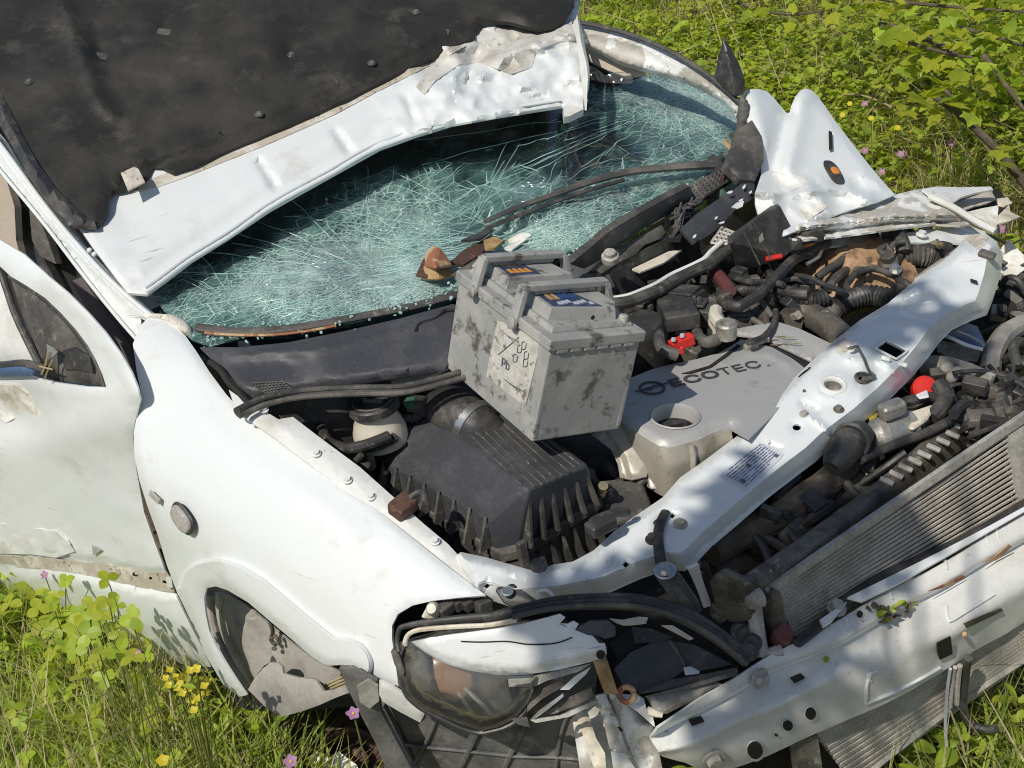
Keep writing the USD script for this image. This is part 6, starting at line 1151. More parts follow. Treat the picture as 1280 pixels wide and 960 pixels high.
part("blue_panel", sheet([(1183, 418), (1210, 404), (1222, 408), (1232, 430), (1228, 436), (1200, 426)], plane3(at(1183, 418, z=.68), at(1230, 434, z=.66), at(1215, 404, z=.66)), .006, 5, roll=(.003, 3)), "blue", CAR, label="dark blue glossy panel piece")
part("panel_edge", tube([at(1182, 420, z=.69), at(1200, 428, z=.685), at(1228, 437, z=.67)], .004, 6), "white_dirty", CAR)
part("panel_edge", tube([at(1196, 414, z=.69), at(1214, 421, z=.68), at(1230, 432, z=.675)], .0025, 6), "alu", CAR)
part("grime_plate", sheet([(1170, 425), (1200, 430), (1226, 440), (1222, 452), (1195, 450), (1172, 440)], Plane(at(1195, 440, z=.66), (.6, -.3, .7)), .008, 5, disp=lambda px, P: .02 * noisy(P, 22, 2)), "alu_dark", CAR)
part("chassis_rail", loft([L3([(1150, 445), (1180, 446), (1210, 455), (1240, 470)], .67), L3([(1150, 458), (1180, 458), (1208, 466), (1238, 480)], .65), L3([(1150, 470), (1180, 470), (1205, 476), (1235, 490)], .62)], 20, 3, .008, disp=lambda P: .02 * noisy(P, 18, 5)), "alu", CAR)
part("foam_lumps", [put(trimesh.creation.icosphere(2, r), facing(at(x, y, z=.66), (0, 0, 1))) for x, y, r in ((1184, 462, .016), (1196, 466, .014), (1206, 468, .012), (1190, 472, .012))], "liner", CAR)
part("wheel_arch_hoop", hose([(1290, 402, .62), (1262, 414, .63), (1245, 434, .63), (1238, 456, .62), (1240, 475, .60), (1250, 490, .58)], .022, n=40), "liner", CAR, label="grey curved hoop at the crushed far corner")
FBR = Plane(at(1265, 455, z=.57), (.7, -.4, .6))
for k, pts in enumerate(([(1246, 440), (1262, 424), (1300, 420), (1300, 500), (1275, 500), (1255, 480)], [(1250, 445), (1264, 436), (1274, 470), (1286, 500), (1270, 495), (1258, 470)], [(1268, 430), (1300, 425), (1300, 480), (1284, 470)])):
    part("torn_fabric", sheet(pts, FBR.up(.01 + .02 * k), .006, 5, disp=lambda px, P: .05 * noisy(P, 14, 3 + k) + .03 * np.sin(P[:, 1] * 90 + k)), "fabric", CAR, label="folds of grey-green torn lining" if k == 0 else None)
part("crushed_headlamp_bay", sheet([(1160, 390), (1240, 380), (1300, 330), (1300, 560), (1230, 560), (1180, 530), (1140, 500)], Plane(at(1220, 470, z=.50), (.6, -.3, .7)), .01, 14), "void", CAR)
for k, (pts, m) in enumerate([([(1244, 340), (1262, 320), (1282, 318), (1300, 330), (1300, 372), (1270, 368), (1250, 360)], "fabric"), ([(1246, 362), (1280, 366), (1300, 380), (1300, 400), (1262, 402), (1240, 410)], "black_dusty"), ([(1240, 320), (1262, 300), (1290, 330), (1270, 345), (1250, 345)], "rustbeige"), ([(1250, 385), (1275, 380), (1282, 398), (1258, 405)], "rust"), ([(1224, 398), (1244, 392), (1250, 410), (1240, 430), (1228, 420)], "alu_dark")]):
    part("crushed_panel", sheet(pts, Plane(at(1262, 365, z=.56 + .01 * k), (.6, -.3, .7)), .006, 5, disp=lambda px, P: .07 * noisy(P, 12, 7 + k)), m, CAR)
part("bent_rod", hose([(1228, 292, .72), (1245, 312, .66), (1270, 330, .62), (1300, 345, .60)], .007), "ivory", CAR)
part("steel_pin", hose([(1232, 500, .63), (1252, 502, .63), (1266, 506, .62)], .012), "black", CAR)
clutter([(1160, 470), (1240, 470), (1280, 500), (1290, 545), (1220, 540), (1170, 520), (1150, 500)], 70, .58, .66, 6, "loom_clutter")
clutter([(1235, 400), (1290, 400), (1290, 520), (1240, 480)], 20, .56, .62, 7, "loom_clutter")
clutter([(1244, 330), (1295, 335), (1295, 400), (1245, 400)], 40, .55, .62, 8, "loom_clutter")

# ---- lower radiator hanging below the beam
LR = plane3(at(1025, 930, z=.29), at(1285, 795, z=.30), at(1100, 955, z=.16))
LRP = part("intercooler", sheet([(1010, 905), (1110, 868), (1200, 822), (1300, 768), (1300, 815), (1206, 874), (1110, 944), (1075, 975), (1000, 975)], LR.up(-.012), .02, 14), "void", CAR, label="dusty lower radiator core below the beam")
for k in range(15):
    t = (k + .5) / 15; a = np.array((1005, 900)) * (1 - t) + np.array((1068, 980)) * t; b = np.array((1300, 748)) * (1 - t) + np.array((1300, 813)) * t
    P = np.array([LR.hit(a * (1 - s) + b * s)[0] for s in np.linspace(0, 1, 7)]); w = np.linalg.norm(LR.hit(np.array((1005, 900)))[0] - LR.hit(np.array((1068, 980)))[0]) / 15
    part("cooling_tube", tube(P, w * .49, 6, n=10, flat=.6, up=LR.n), "fins", LRP)
part("core_edge", tube([LR.up(.004).hit(p)[0] for p in [(1078, 972), (1112, 944), (1208, 872), (1300, 812)]], .007, 6), "alu", LRP)
part("support_leg", loft([[at(988, 930, z=.34), at(992, 975, z=.26)], [at(1022, 918, z=.34), at(1030, 975, z=.26)]], 6, 3, .01), "alu_dark", CAR)
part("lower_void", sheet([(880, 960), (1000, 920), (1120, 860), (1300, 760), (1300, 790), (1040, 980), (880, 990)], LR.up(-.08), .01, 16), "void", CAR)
part("hanging_cable", [tube([at(1194, 834, z=.36), at(1190, 858, z=.30), at(1188, 884, z=.25)], .004, 7), tube([at(1200, 832, z=.36), at(1197, 858, z=.30), at(1196, 880, z=.25)], .005, 7)], "alu", CAR)
part("hanging_hose", tube([at(1210, 822, z=.38), at(1206, 850, z=.31), at(1204, 882, z=.24), at(1210, 902, z=.20), at(1225, 910, z=.19), at(1246, 910, z=.20)], .008, 9, n=40), "rubber", CAR, label="black hose looping down towards the ground")
part("hanging_wire", tube([at(1188, 836, z=.36), at(1183, 880, z=.26), at(1182, 915, z=.19), at(1185, 940, z=.14)], .003, 6), "pale_print", CAR)
part("wire_plug", put(rbox(.018, .018, .035, .003), facing(at(1187, 952, z=.10), (0, 0, 1))), "black_dusty", CAR)

# ---- far front fender, folded outward into two lobes
LF = plane3(at(945, 118, y=.80), at(1110, 240, z=.84), at(950, 270, z=.90))
Z3 = lambda pts: zoomed(800, 0, 2.667, pts)
lf = Z3([(345, 322), (352, 304), (370, 297), (400, 297), (425, 306), (445, 325), (470, 355), (490, 378), (500, 374), (506, 350), (518, 322), (532, 304), (550, 295), (572, 300), (594, 322), (650, 402), (700, 468), (760, 545), (810, 605), (850, 648), (800, 670), (700, 700), (600, 735), (520, 770), (470, 790), (430, 740), (395, 715), (385, 680), (385, 640), (405, 580), (402, 500), (385, 450), (362, 415), (350, 370)])
def lf_disp(px, P):
    v = dline(px, Z3([(490, 378), (478, 430), (455, 520), (440, 580), (480, 640)])); r = dline(px, Z3([(552, 300), (520, 360), (500, 440), (480, 540)]))
    h = -.024 * np.exp(-(v / 12) ** 2) + .014 * np.exp(-(r / 16) ** 2) + .012 * np.exp(-(dline(px, Z3([(375, 300), (395, 380), (410, 480)])) / 13) ** 2)
    lowr = sst(px[:, 1], 205, 240); return h + lowr * (.03 * noisy(P, 8, 81) + .035 * ridged(P, 8, 82) + .012 * ridged(P, 20, 85)) + .010 * noisy(P, 6, 83) + .02 * np.exp(-(dline(px, Z3([(395, 640), (500, 650), (640, 625), (760, 665)])) / 7) ** 2) * lowr
LFP = part("far_fender", sheet(lf, LF, .004, 5, disp=lf_disp, roll=(.006, 4)), "white", CAR, label="far front fender folded up into two white peaks", smooth=26)
def on_lf(x, y, h=.003):
    px = np.array([[x, y]], float); P = LF.hit(px); return P[0] + LF.n * (lf_disp(px, P)[0] + h)
c = on_lf(1041, 217); ax = LF.hit((1049, 230))[0] - LF.hit((1034, 204))[0]
RH = part("side_repeater", dome(c - LF.n * .001, LF.n, ax, .040, .019, .004), "black", LFP, label="empty indicator opening with orange inside")
part("orange_insert", dome(on_lf(1042, 217, .006), LF.n, ax, .012, .010, .004), "orange", RH); part("steel_insert", dome(on_lf(1047, 226, .006), LF.n, ax, .010, .008, .003), "alu", RH)
part("badge_slot", sheet(Z3([(630, 435), (640, 440), (642, 495), (632, 498)]), LF.up(.012), .003, 3), "void", LFP)
for pts in ([(452, 590), (520, 570), (560, 610), (500, 640), (455, 620)], [(530, 700), (600, 670), (625, 690), (560, 735)]): part("scraped_patch", sheet(Z3(pts), LF.up(.0012), .001, 4, disp=lf_disp), "white_dirty" if pts[0][0] < 500 else "rustbeige", LFP)
# crumpled front of that fender running to the right
Z4 = lambda pts: zoomed(1040, 220, 5.333, pts)
CR = plane3(at(985, 288, z=.86), at(1220, 280, z=.76), at(1150, 236, z=.80))
cr1 = [(975, 262), (1000, 268), (1040, 262), (1080, 250), (1115, 244), (1149, 236), (1160, 240), (1180, 250), (1200, 262), (1220, 278), (1200, 282), (1170, 280), (1130, 284), (1080, 291), (1040, 296), (1000, 300), (982, 296), (972, 280)]
def cr_disp(px, P): return .018 * np.exp(-(dline(px, [(1000, 285), (1060, 276), (1120, 268), (1180, 268)]) / 6) ** 2) - .022 * np.exp(-(dline(px, [(990, 292), (1060, 286), (1120, 278), (1200, 276)]) / 4) ** 2) + .025 * noisy(P, 9, 91) + .022 * ridged(P, 10, 92)
CRP = part("crumpled_front", sheet(cr1, CR, .005, 4, disp=cr_disp, roll=(.004, 3)), "flaking", CAR, label="crumpled flaking front of the far fender")
part("folded_flap", sheet(Z4([(600, 85), (700, 70), (860, 75), (1060, 70), (1075, 90), (960, 110), (860, 140), (790, 190), (740, 170), (660, 140)]), CR.up(.02), .005, 4, disp=lambda px, P: .02 * noisy(P, 16, 5), roll=(.004, 3)), "white_dirty", CRP)
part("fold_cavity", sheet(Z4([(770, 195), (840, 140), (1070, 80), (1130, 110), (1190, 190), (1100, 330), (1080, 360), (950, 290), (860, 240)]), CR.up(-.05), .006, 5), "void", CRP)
for k, (pts, m) in enumerate([([(780, 200), (900, 150), (1060, 95), (1090, 150), (1050, 175), (950, 200), (870, 235)], "primer"), ([(880, 245), (1000, 215), (1110, 195), (1105, 270), (1095, 350), (1000, 310), (930, 270)], "rustbeige"), ([(1100, 150), (1170, 140), (1200, 180), (1150, 200), (1110, 190)], "ivory"), ([(1100, 320), (1110, 260), (1180, 190), (1190, 240), (1255, 270), (1180, 300)], "ivory")]):
    part("torn_layer", sheet(Z4(pts), CR.up(-.02 + .012 * k), .004, 4, disp=lambda px, P: .03 * noisy(P, 18, 2 + k), roll=(.003, 3)), m, CRP)
part("torn_edge", tube([CR.up(.02).hit(p)[0] for p in Z4([(650, 135), (800, 205), (900, 265), (1000, 325), (1090, 372)])], .008, 8), "white_dirty", CRP)
AP2 = part("inner_apron", sheet([(1128, 292), (1150, 288), (1180, 285), (1209, 281), (1230, 289), (1236, 298), (1215, 300), (1208, 310), (1206, 304), (1170, 303), (1134, 303)], CR.up(-.03), .005, 4, disp=lambda px, P: .012 * noisy(P, 20, 3)), "white", CAR)
part("apron_bolt", bolt(CR.up(-.022).hit((1152, 294))[0], CR.n, .009, .008), "white_dirty", AP2)
part("bay_side_wall", sheet([(985, 292), (1060, 292), (1135, 300), (1135, 312), (1060, 306), (990, 312)], CR.up(-.05), .005, 6), "white_grime", CAR)
part("cavity_behind_fender", sheet([(935, 160), (960, 150), (975, 260), (985, 300), (960, 280), (940, 240)], LF.up(-.06), .01, 8), "black_dusty", CAR)
part("far_side_body", loft([[V(-.5, .80, .95), V(.0, .86, .72), V(.25, .90, .60)], [V(-.5, .84, .1), V(.0, .90, .1), V(.25, .92, .15)]], 10, 4, .01), "white_dirty", CAR)
part("front_underbody", loft([[V(.25, -.55, .50), V(.30, .70, .50)], [V(.30, -.55, .12), V(.32, .70, .14)]], 10, 4, .02), "void", CAR)
part("near_underbody", loft([[V(-.5, -.50, .40), V(.3, -.45, .40)], [V(-.5, -.50, .08), V(.3, -.45, .08)]], 10, 4, .02), "void", CAR)

# ================================================================== ground and plants
def gz(x, y):
    x, y = np.asarray(x, float), np.asarray(y, float)
    b = .02 + .34 * np.maximum(y - 1.25, 0) / (1 + .10 * np.maximum(y - 1.25, 0)) + .05 * np.maximum(-x - 1.2, 0) / (1 + .2 * np.maximum(-x - 1.2, 0))
    P = np.stack([x, y, np.zeros_like(x)], -1)
    return b + .10 * (meshkit.fbm(P * 1.1 + 9.3, 4, 5) - .5) + .03 * (meshkit.fbm(P * 6 + 3.1, 3, 6) - .5)
gxs = np.unique(np.r_[np.linspace(-60, -8, 14), np.linspace(-8, 4, 130), np.linspace(4, 40, 12)]); gys = np.unique(np.r_[np.linspace(-40, -4, 12), np.linspace(-4, 8, 130), np.linspace(8, 60, 14)])
GX, GY = np.meshgrid(gxs, gys, indexing="ij"); GZ = gz(GX, GY); i = np.arange(GX.size).reshape(GX.shape)
a, b, c, d = i[:-1, :-1].ravel(), i[1:, :-1].ravel(), i[1:, 1:].ravel(), i[:-1, 1:].ravel()
single("ground", trimesh.Trimesh(np.c_[GX.ravel(), GY.ravel(), GZ.ravel()], np.vstack([np.c_[a, b, c], np.c_[a, c, d]]), process=False), "soil", "brown soil under the grass around the wreck", None, kind="structure", smooth=True)
GND = Func(lambda P: P[:, 2] - gz(P[:, 0], P[:, 1]), 1.4, 14.0)
RG = np.random.default_rng(21)
def blade(h, w, bend, az, base=(0, 0)):
    t = np.linspace(0, 1, 5); d = V(math.cos(az), math.sin(az), 0); s = V(-d[1], d[0], 0)
    c = np.outer(bend * h * t ** 2, d) + np.outer(h * t * (1 - .35 * abs(bend) * t), (0, 0, 1)) + V(*base, 0)
    W = (w * (1 - t ** 1.6))[:, None] * s; P = np.vstack([c[:-1] - W[:-1], c[:-1] + W[:-1], c[-1:]]); n = 4; F = []
    for k in range(n - 1): F += [(k, k + 1, n + k + 1), (k, n + k + 1, n + k)]
    F.append((n - 1, 2 * n, 2 * n - 1)); return P, np.array(F)
def merge(parts):
    V_, F_, n = [], [], 0
    for p, f in parts: V_.append(p); F_.append(f + n); n += len(p)
    return trimesh.Trimesh(np.vstack(V_), np.vstack(F_), process=False)
def tuft(n, h, w, seed, spread=.05):
    r = np.random.default_rng(seed); return merge([blade(h * r.uniform(.5, 1.15), w * r.uniform(.6, 1.2), r.uniform(.1, .9), r.uniform(0, 6.3), r.normal(0, spread, 2)) for _ in range(n)])
def leaf(L, W, fold=.25, droop=.2, lobes=0):
    """A leaf blade lying along +x, folded along its midrib; lobes gives a maple-like outline."""
    t = np.linspace(0, 1, 7); half = W / 2 * np.sin(np.pi * t ** .8) ** .8
    if lobes: half = half * (1 + .45 * np.cos(t * np.pi * 2 * lobes)) 
    z = -droop * L * t ** 2; mid = np.c_[t * L, 0 * t, z]
    l = np.c_[t * L + half * .15, half, z + half * fold]; r_ = np.c_[t * L + half * .15, -half, z + half * fold]
    P = np.vstack([mid, l[1:-1], r_[1:-1]]); F = []; k = 7
    for i in range(6):
        li, lj = (k + i - 1, k + i); ri, rj = (k + 5 + i - 1, k + 5 + i)
        if i == 0: F += [(0, 1, k), (0, k + 5, 1)]
        elif i == 5: F += [(5, 6, k + 4), (5, k + 9, 6)]
        else: F += [(i, i + 1, lj), (i, lj, li), (i, ri, rj), (i, rj, i + 1)]
    return P, np.array(F)
def euler(az, el, roll=0):
    ca, sa, ce, se = math.cos(az), math.sin(az), math.cos(el), math.sin(el); x = V(ca * ce, sa * ce, se); y = V(-sa, ca, 0); z = np.cross(x, y)
    y2 = y * math.cos(roll) + z * math.sin(roll); return np.stack([x, y2, np.cross(x, y2)], 1)
def rosette(n, L, W, h, seed, spread=.05):
    r = np.random.default_rng(seed); out = []
    for _ in range(n):
        P, F = leaf(L * r.uniform(.6, 1.2), W * r.uniform(.7, 1.2)); R = euler(r.uniform(0, 6.3), r.uniform(-.5, .6), r.normal(0, .35))
        out.append((P @ R.T + V(*r.normal(0, spread, 2), h * r.uniform(.15, 1)), F))
    return merge(out)
def straw(n, L, seed):
    r = np.random.default_rng(seed); return merge([blade(L * r.uniform(.4, 1), .0022, r.uniform(.5, 3), r.uniform(0, 6.3), r.normal(0, .06, 2)) for _ in range(n)])
REG = {"near": Polygon([(-260, 560), (-60, 640), (140, 790), (300, 850), (440, 860), (560, 1000), (560, 1080), (-260, 1080)]), "far": Polygon([(640, -60), (1340, -60), (1340, 480), (1240, 300), (1000, 250), (900, 130), (760, 60)]), "wide": Polygon([(500, -160), (1750, -160), (1750, 760), (1340, 760), (1340, -60), (500, -60)]), "right": Polygon([(1060, 1080), (1340, 770), (1600, 760), (1600, 1080)])}
def in_car(P, m=0.0): return (P[:, 0] > -2.5) & (P[:, 0] < .72 + m) & (P[:, 1] > -.86 - m) & (P[:, 1] < .92 + m)
def scatter(reg, n, seed):
    r = np.random.default_rng(seed); x0, y0, x1, y1 = REG[reg].bounds; p = np.c_[r.uniform(x0, x1, n * 3), r.uniform(y0, y1, n * 3)]; p = p[shapely.contains_xy(REG[reg], p[:, 0], p[:, 1])][:n]
    P = GND.hit(p); return P[~in_car(P)]
def around(n, seed):
    r = np.random.default_rng(seed); P = np.c_[r.uniform(-6, 3, n), r.uniform(-3.2, 6, n), np.zeros(n)]; P[:, 2] = gz(P[:, 0], P[:, 1]); return P[~in_car(P)]
def instancer(name, protos, mats, P, seed, smin, smax, label, tilt=.25):
    r = np.random.default_rng(seed); path = "/World/" + numbered("/World", name); pi = UsdGeom.PointInstancer.Define(stage, path)
    for k, (m, mt) in enumerate(zip(protos, mats)):
        usdkit.mesh(stage, f"{path}/sprig" + (f"_{k:03d}" if k else ""), m, MAT[mt], smooth=False); pi.GetPrototypesRel().AddTarget(f"{path}/sprig" + (f"_{k:03d}" if k else ""))
    n = len(P); pi.CreateProtoIndicesAttr(Vt.IntArray.FromNumpy(r.integers(0, len(protos), n).astype(np.int32))); pi.CreatePositionsAttr(Vt.Vec3fArray.FromNumpy(P.astype(np.float32)))
    q = []
    for _ in range(n):
        a, t, b = r.uniform(0, 6.283), r.normal(0, tilt), r.uniform(0, 6.283); R = Gf.Rotation(Gf.Vec3d(0, 0, 1), math.degrees(a)) * Gf.Rotation(Gf.Vec3d(math.cos(b), math.sin(b), 0), math.degrees(t)); q.append(Gf.Quath(R.GetQuat()))
    pi.CreateOrientationsAttr(q); s = r.uniform(smin, smax, n); pi.CreateScalesAttr(Vt.Vec3fArray.FromNumpy(np.repeat(s[:, None], 3, 1).astype(np.float32)))
    tag(pi.GetPrim(), label, None, None, "stuff"); return path
def thin(P, lo, sc=1.6, seed=3): return P[meshkit.fbm(P * sc + 5.5, 3, seed) > lo]
near, far, right, ar = scatter("near", 1900, 1), np.vstack([scatter("far", 1500, 2), scatter("wide", 700, 72)]), thin(scatter("right", 260, 3), .40, 4), around(3200, 4)
instancer("grass", [tuft(13, .20, .0030, 1), tuft(12, .28, .0036, 2), tuft(15, .15, .0026, 3), tuft(10, .24, .0042, 4), tuft(9, .30, .0028, 5, .07)], ["grass", "grass", "leaf", "grass", "straw"], np.vstack([near, far[:450], far[-600:], right, ar]), 5, .5, 1.15, "green grass growing around the wreck")
instancer("ground_cover", [rosette(14, .032, .020, .12, 11, .06), rosette(18, .024, .017, .09, 12, .06), rosette(12, .045, .026, .16, 13, .07), rosette(16, .028, .016, .20, 14, .05), rosette(16, .018, .011, .14, 16, .06)], ["leaf", "leaf_light", "leaf", "leaf_light", "leaf_light"], np.vstack([thin(scatter("far", 4600, 6), .43, 2.2), scatter("wide", 1700, 73), scatter("near", 130, 7), scatter("right", 30, 8), around(1400, 9)]), 10, .6, 1.3, "small-leaved green weeds covering the bank", .3)
instancer("dry_straw", [straw(9, .32, 21), straw(7, .42, 22), straw(12, .2, 23)], ["straw", "straw", "straw"], np.vstack([scatter("near", 110, 11), scatter("far", 700, 12), scatter("wide", 150, 74), scatter("right", 50, 13), around(300, 14)]), 15, .5, 1.2, "dry straw-coloured stalks lying in the green", .6)

def clover(n, size, h, seed, spread):
    r = np.random.default_rng(seed); out = []
    for _ in range(n):
        o = V(*r.normal(0, spread, 2), h * r.uniform(.45, 1)); a0 = r.uniform(0, 6.3); M4 = facing(o, V(*r.normal(0, .4, 2), 1)); out.append(blade(o[2], .0012, 0, 0, o[:2]))
        for j in range(3):
            P, F = leaf(size * r.uniform(.8, 1.2), size * .8, .12, .12); P = P @ euler(a0 + (j - 1) * 1.9, 0).T; out.append((P @ M4[:3, :3].T + o, F))
    return merge(out)
REG["clover"] = Polygon([(-60, 700), (60, 735), (150, 790), (215, 860), (160, 900), (60, 880), (-60, 900)])
instancer("clover_patch", [clover(9, .024, .16, 61, .06), clover(8, .030, .20, 62, .06), clover(10, .020, .11, 63, .06)], ["leaf", "leaf_light", "leaf"], np.vstack([scatter("clover", 130, 64), scatter("near", 60, 65), scatter("far", 160, 66)]), 67, .7, 1.3, "three-leaved clover massed in the grass", .2)

def stalk(a, b, r, mat, sag=.0, sides=5):
    a, b = np.asarray(a), np.asarray(b); return tube([a, (a + b) / 2 + V(0, 0, sag), b], r, sides, n=8)
tocam = lambda o: (CAM - o) / np.linalg.norm(CAM - o) * .8 + V(0, 0, .8) + V(.2, -.3, 0)
# ---- trefoil plants in the near grass
TRE = [(110, 765, 6, "three-leaved plant against the lower door edge"), (150, 760, 5, "three-leaved plant with its leaf shadows on the lower door"), (118, 808, 5, "three-leaved plant with the broadest leaflets"), (60, 745, 6, "three-leaved plant below the pink flower at the moulding"), (70, 795, 5, "three-leaved plant left of the broad-leaved one"), (12, 755, 6, "three-leaved plant at the left edge of the picture"), (22, 905, 3, "pale lobed plant low in the left grass")]
for q, (x, y, n, lab) in enumerate(TRE):
    r = np.random.default_rng(100 + q); yy = -1.0 - .0012 * max(y - 740, 0); root = at(x, y, y=yy); root = V(root[0], root[1], gz(root[0], root[1]))
    T = thing("trefoil_plant", lab, "plant", root, "three-leaved plants in the grass")
    for k in range(int(1.6 * n)):
        o = at(x + r.normal(0, 20), y + r.normal(0, 18), y=yy + r.normal(0, .03)); o[2] = max(o[2], root[2] + .05)
        part("stem", stalk(root, o, .0012, "stem", .01), "stem", T)
        size = r.uniform(.019, .028) * (1.25 if q == 2 else 1); a0 = r.uniform(0, 6.3); M4 = facing(o, tocam(o) + r.normal(0, .35, 3))
        for j in range(3):
            P, F = leaf(size, size * .85, .12, .12); g = trimesh.Trimesh(P @ euler(a0 + (j - 1) * 1.9, 0).T, F, process=False); part("leaflet", put(g, M4), "leaf_light" if (q + k) % 2 else "leaf", T, smooth=False)
# ---- flowers
def petals(n, L, W, o, nrm, seed=0):
    r = np.random.default_rng(seed); M4 = facing(o, nrm); out = []
    for k in range(n):
        P, F = leaf(L * r.uniform(.9, 1.1), W, .15, -.2); out.append((P @ euler(k * 2 * np.pi / n, .15).T, F))
    return put(merge(out), M4)
PINK = [(171, 817, -1.0, "pink five-petalled flower against the lower door"), (56, 719, -1.02, "pink flower in front of the bare moulding channel"), (442, 892, -.93, "pink flower above the dark drum"), (364, 952, -1.05, "pink flower at the bottom edge of the grass"), (1126, 193, 1.5, "larger pink flower on the bank beside the far fender"), (1081, 189, 1.4, "pink flower at the edge of the far fender's right peak"), (1188, 179, 1.8, "pale pink flower at the right of the bank"), (993, 52, 3.0, "small pale pink flower high on the bank"), (1252, 287, 1.1, "violet flower beside the torn far corner"), (1102, 215, 1.45, "small pink flower just above the crumpled fender"), (1081, 130, 2.0, "small pale flower next to the yellow ones")]
for q, (x, y, yy, lab) in enumerate(PINK):
    o = at(x, y, y=yy); g = gz(o[0], o[1]); o[2] = max(o[2], g + .03); T = thing("pink_flower", lab, "flower", (o[0], o[1], g), "pink flowers")
    part("stem", stalk(V(o[0], o[1], g), o, .0013, "stem"), "stem", T)
    s = .011 if yy < 1 else .013; p = part("petals", petals(5, s, s * .75, o, tocam(o), q), "pink", T); part("centre", disc(o, tocam(o), s * .18, .003, 8), "petal_yellow", T)
YEL = [(1062, 130, 2.0, "yellow flower left of its neighbours on the bank"), (1053, 144, 1.9, "lowest left yellow flower by the fender peak"), (1122, 160, 1.7, "yellow flower right of the group on the bank"), (1089, 148, 1.85, "yellow flower in the middle of the bank group"), (204, 951, -1.12, "single yellow flower at the bottom edge of the grass")]
for q, (x, y, yy, lab) in enumerate(YEL):
    o = at(x, y, y=yy); g = gz(o[0], o[1]); o[2] = max(o[2], g + .03); T = thing("yellow_flower", lab, "flower", (o[0], o[1], g), "single yellow flowers")
    part("stem", stalk(V(o[0], o[1], g), o, .0013, "stem"), "stem", T); part("petals", petals(5, .011, .011, o, tocam(o), q), "petal_yellow", T)
o = at(225, 870, y=-.98); g = gz(o[0], o[1]); T = thing("yellow_cress", "bushy weed with many yellow four-petalled flowers beside the sill", "plant", (o[0], o[1], g))
r = np.random.default_rng(31)
for k, (x, y) in enumerate([(207, 848), (212, 838), (220, 846), (226, 852), (229, 846), (238, 838), (246, 836), (228, 866), (240, 875), (247, 872), (255, 858), (258, 866), (244, 880), (250, 868), (236, 860), (260, 852), (210, 856), (222, 860), (243, 888)]):
    p = at(x, y, y=-.98 + r.normal(0, .02)); part("stem", stalk(V(o[0], o[1], g) + V(*r.normal(0, .01, 2), 0), p, .0014, "stem"), "stem", T)
    part("flower", petals(4, .009, .0075, p, tocam(p) + r.normal(0, .3, 3), k), "petal_yellow", T)
    if k % 2: P, F = leaf(.03, .012); part("leaflet", trimesh.Trimesh(P @ euler(r.uniform(0, 6.3), .3).T + p - V(0, 0, .04), F, process=False), "leaf", T, smooth=False)
# ---- shrub hanging into the upper right
def shrub(name, lab, boughs, n, size, seed, mat="leaf_shrub", spread=.16):
    r = np.random.default_rng(seed); b0 = boughs[0][0]; root = V(b0[0] + .3, b0[1] + .25, 0); root[2] = gz(root[0], root[1]); T = thing(name, lab, "shrub", root)
    part("stem", tube([root, (root + b0) / 2 + V(.03, 0, .05), b0], [.016, .013, .009], 8), "bark", T)
    for bg in boughs: part("branch", tube(bg, np.linspace(.009, .004, len(bg)), 7), "bark", T)
    for k in range(n):
        bg = np.array(boughs[r.integers(len(boughs))]); s = r.uniform(0, len(bg) - 1.001); i0 = int(s); o = bg[i0] + (bg[i0 + 1] - bg[i0]) * (s - i0) + r.normal(0, spread, 3) * V(1, 1, .6)
        L = size * r.uniform(.6, 1.25); ol = []
        for j, (da_, ls) in enumerate(((0, 1), (.85, .8), (-.85, .8))): P, F = leaf(L * ls, L * ls * .55, .12, .12, 2); ol.append((P @ euler(da_, 0).T, F))
        m = merge(ol); R = euler(r.uniform(0, 6.3), r.normal(-.1, .35), r.normal(0, .4)); m.vertices = m.vertices @ R.T + o
        part("leaf", m, mat if r.random() < .8 else "leaf", T, smooth=False)
    return T
Y0 = 3.0
B = lambda pts: [at(x, y, y=yy) for x, y, yy in pts]
shrub("leafy_shrub", "yellow-green lobed-leaf shrub with a bare dark branch at the upper right", [B([(1100, 30, 2.45), (1140, 54, 2.25), (1180, 66, 2.15), (1215, 72, 2.05)]), B([(1150, 20, 2.45), (1220, 40, 2.25), (1290, 60, 2.05)]), B([(1060, -10, 2.55), (1150, 5, 2.35), (1290, 15, 2.25)]), B([(1230, 70, 1.95), (1260, 110, 1.85), (1290, 150, 1.75)])], 330, .056, 41)
shrub("leafy_shrub", "smaller light green shrub on the bank above the far pillar", [B([(730, -10, 2.85), (790, 20, 2.75), (850, 45, 2.65)]), B([(900, -10, 2.85), (960, 15, 2.75), (1040, 10, 2.65)])], 190, .045, 42, "leaf_light", .14)
shrub("leafy_shrub", "pair of broad pale leaves low on the bank right of the fender", [B([(1165, 118, 1.70), (1178, 112, 1.70), (1190, 122, 1.70)])], 9, .085, 43, "leaf_shrub", .05)
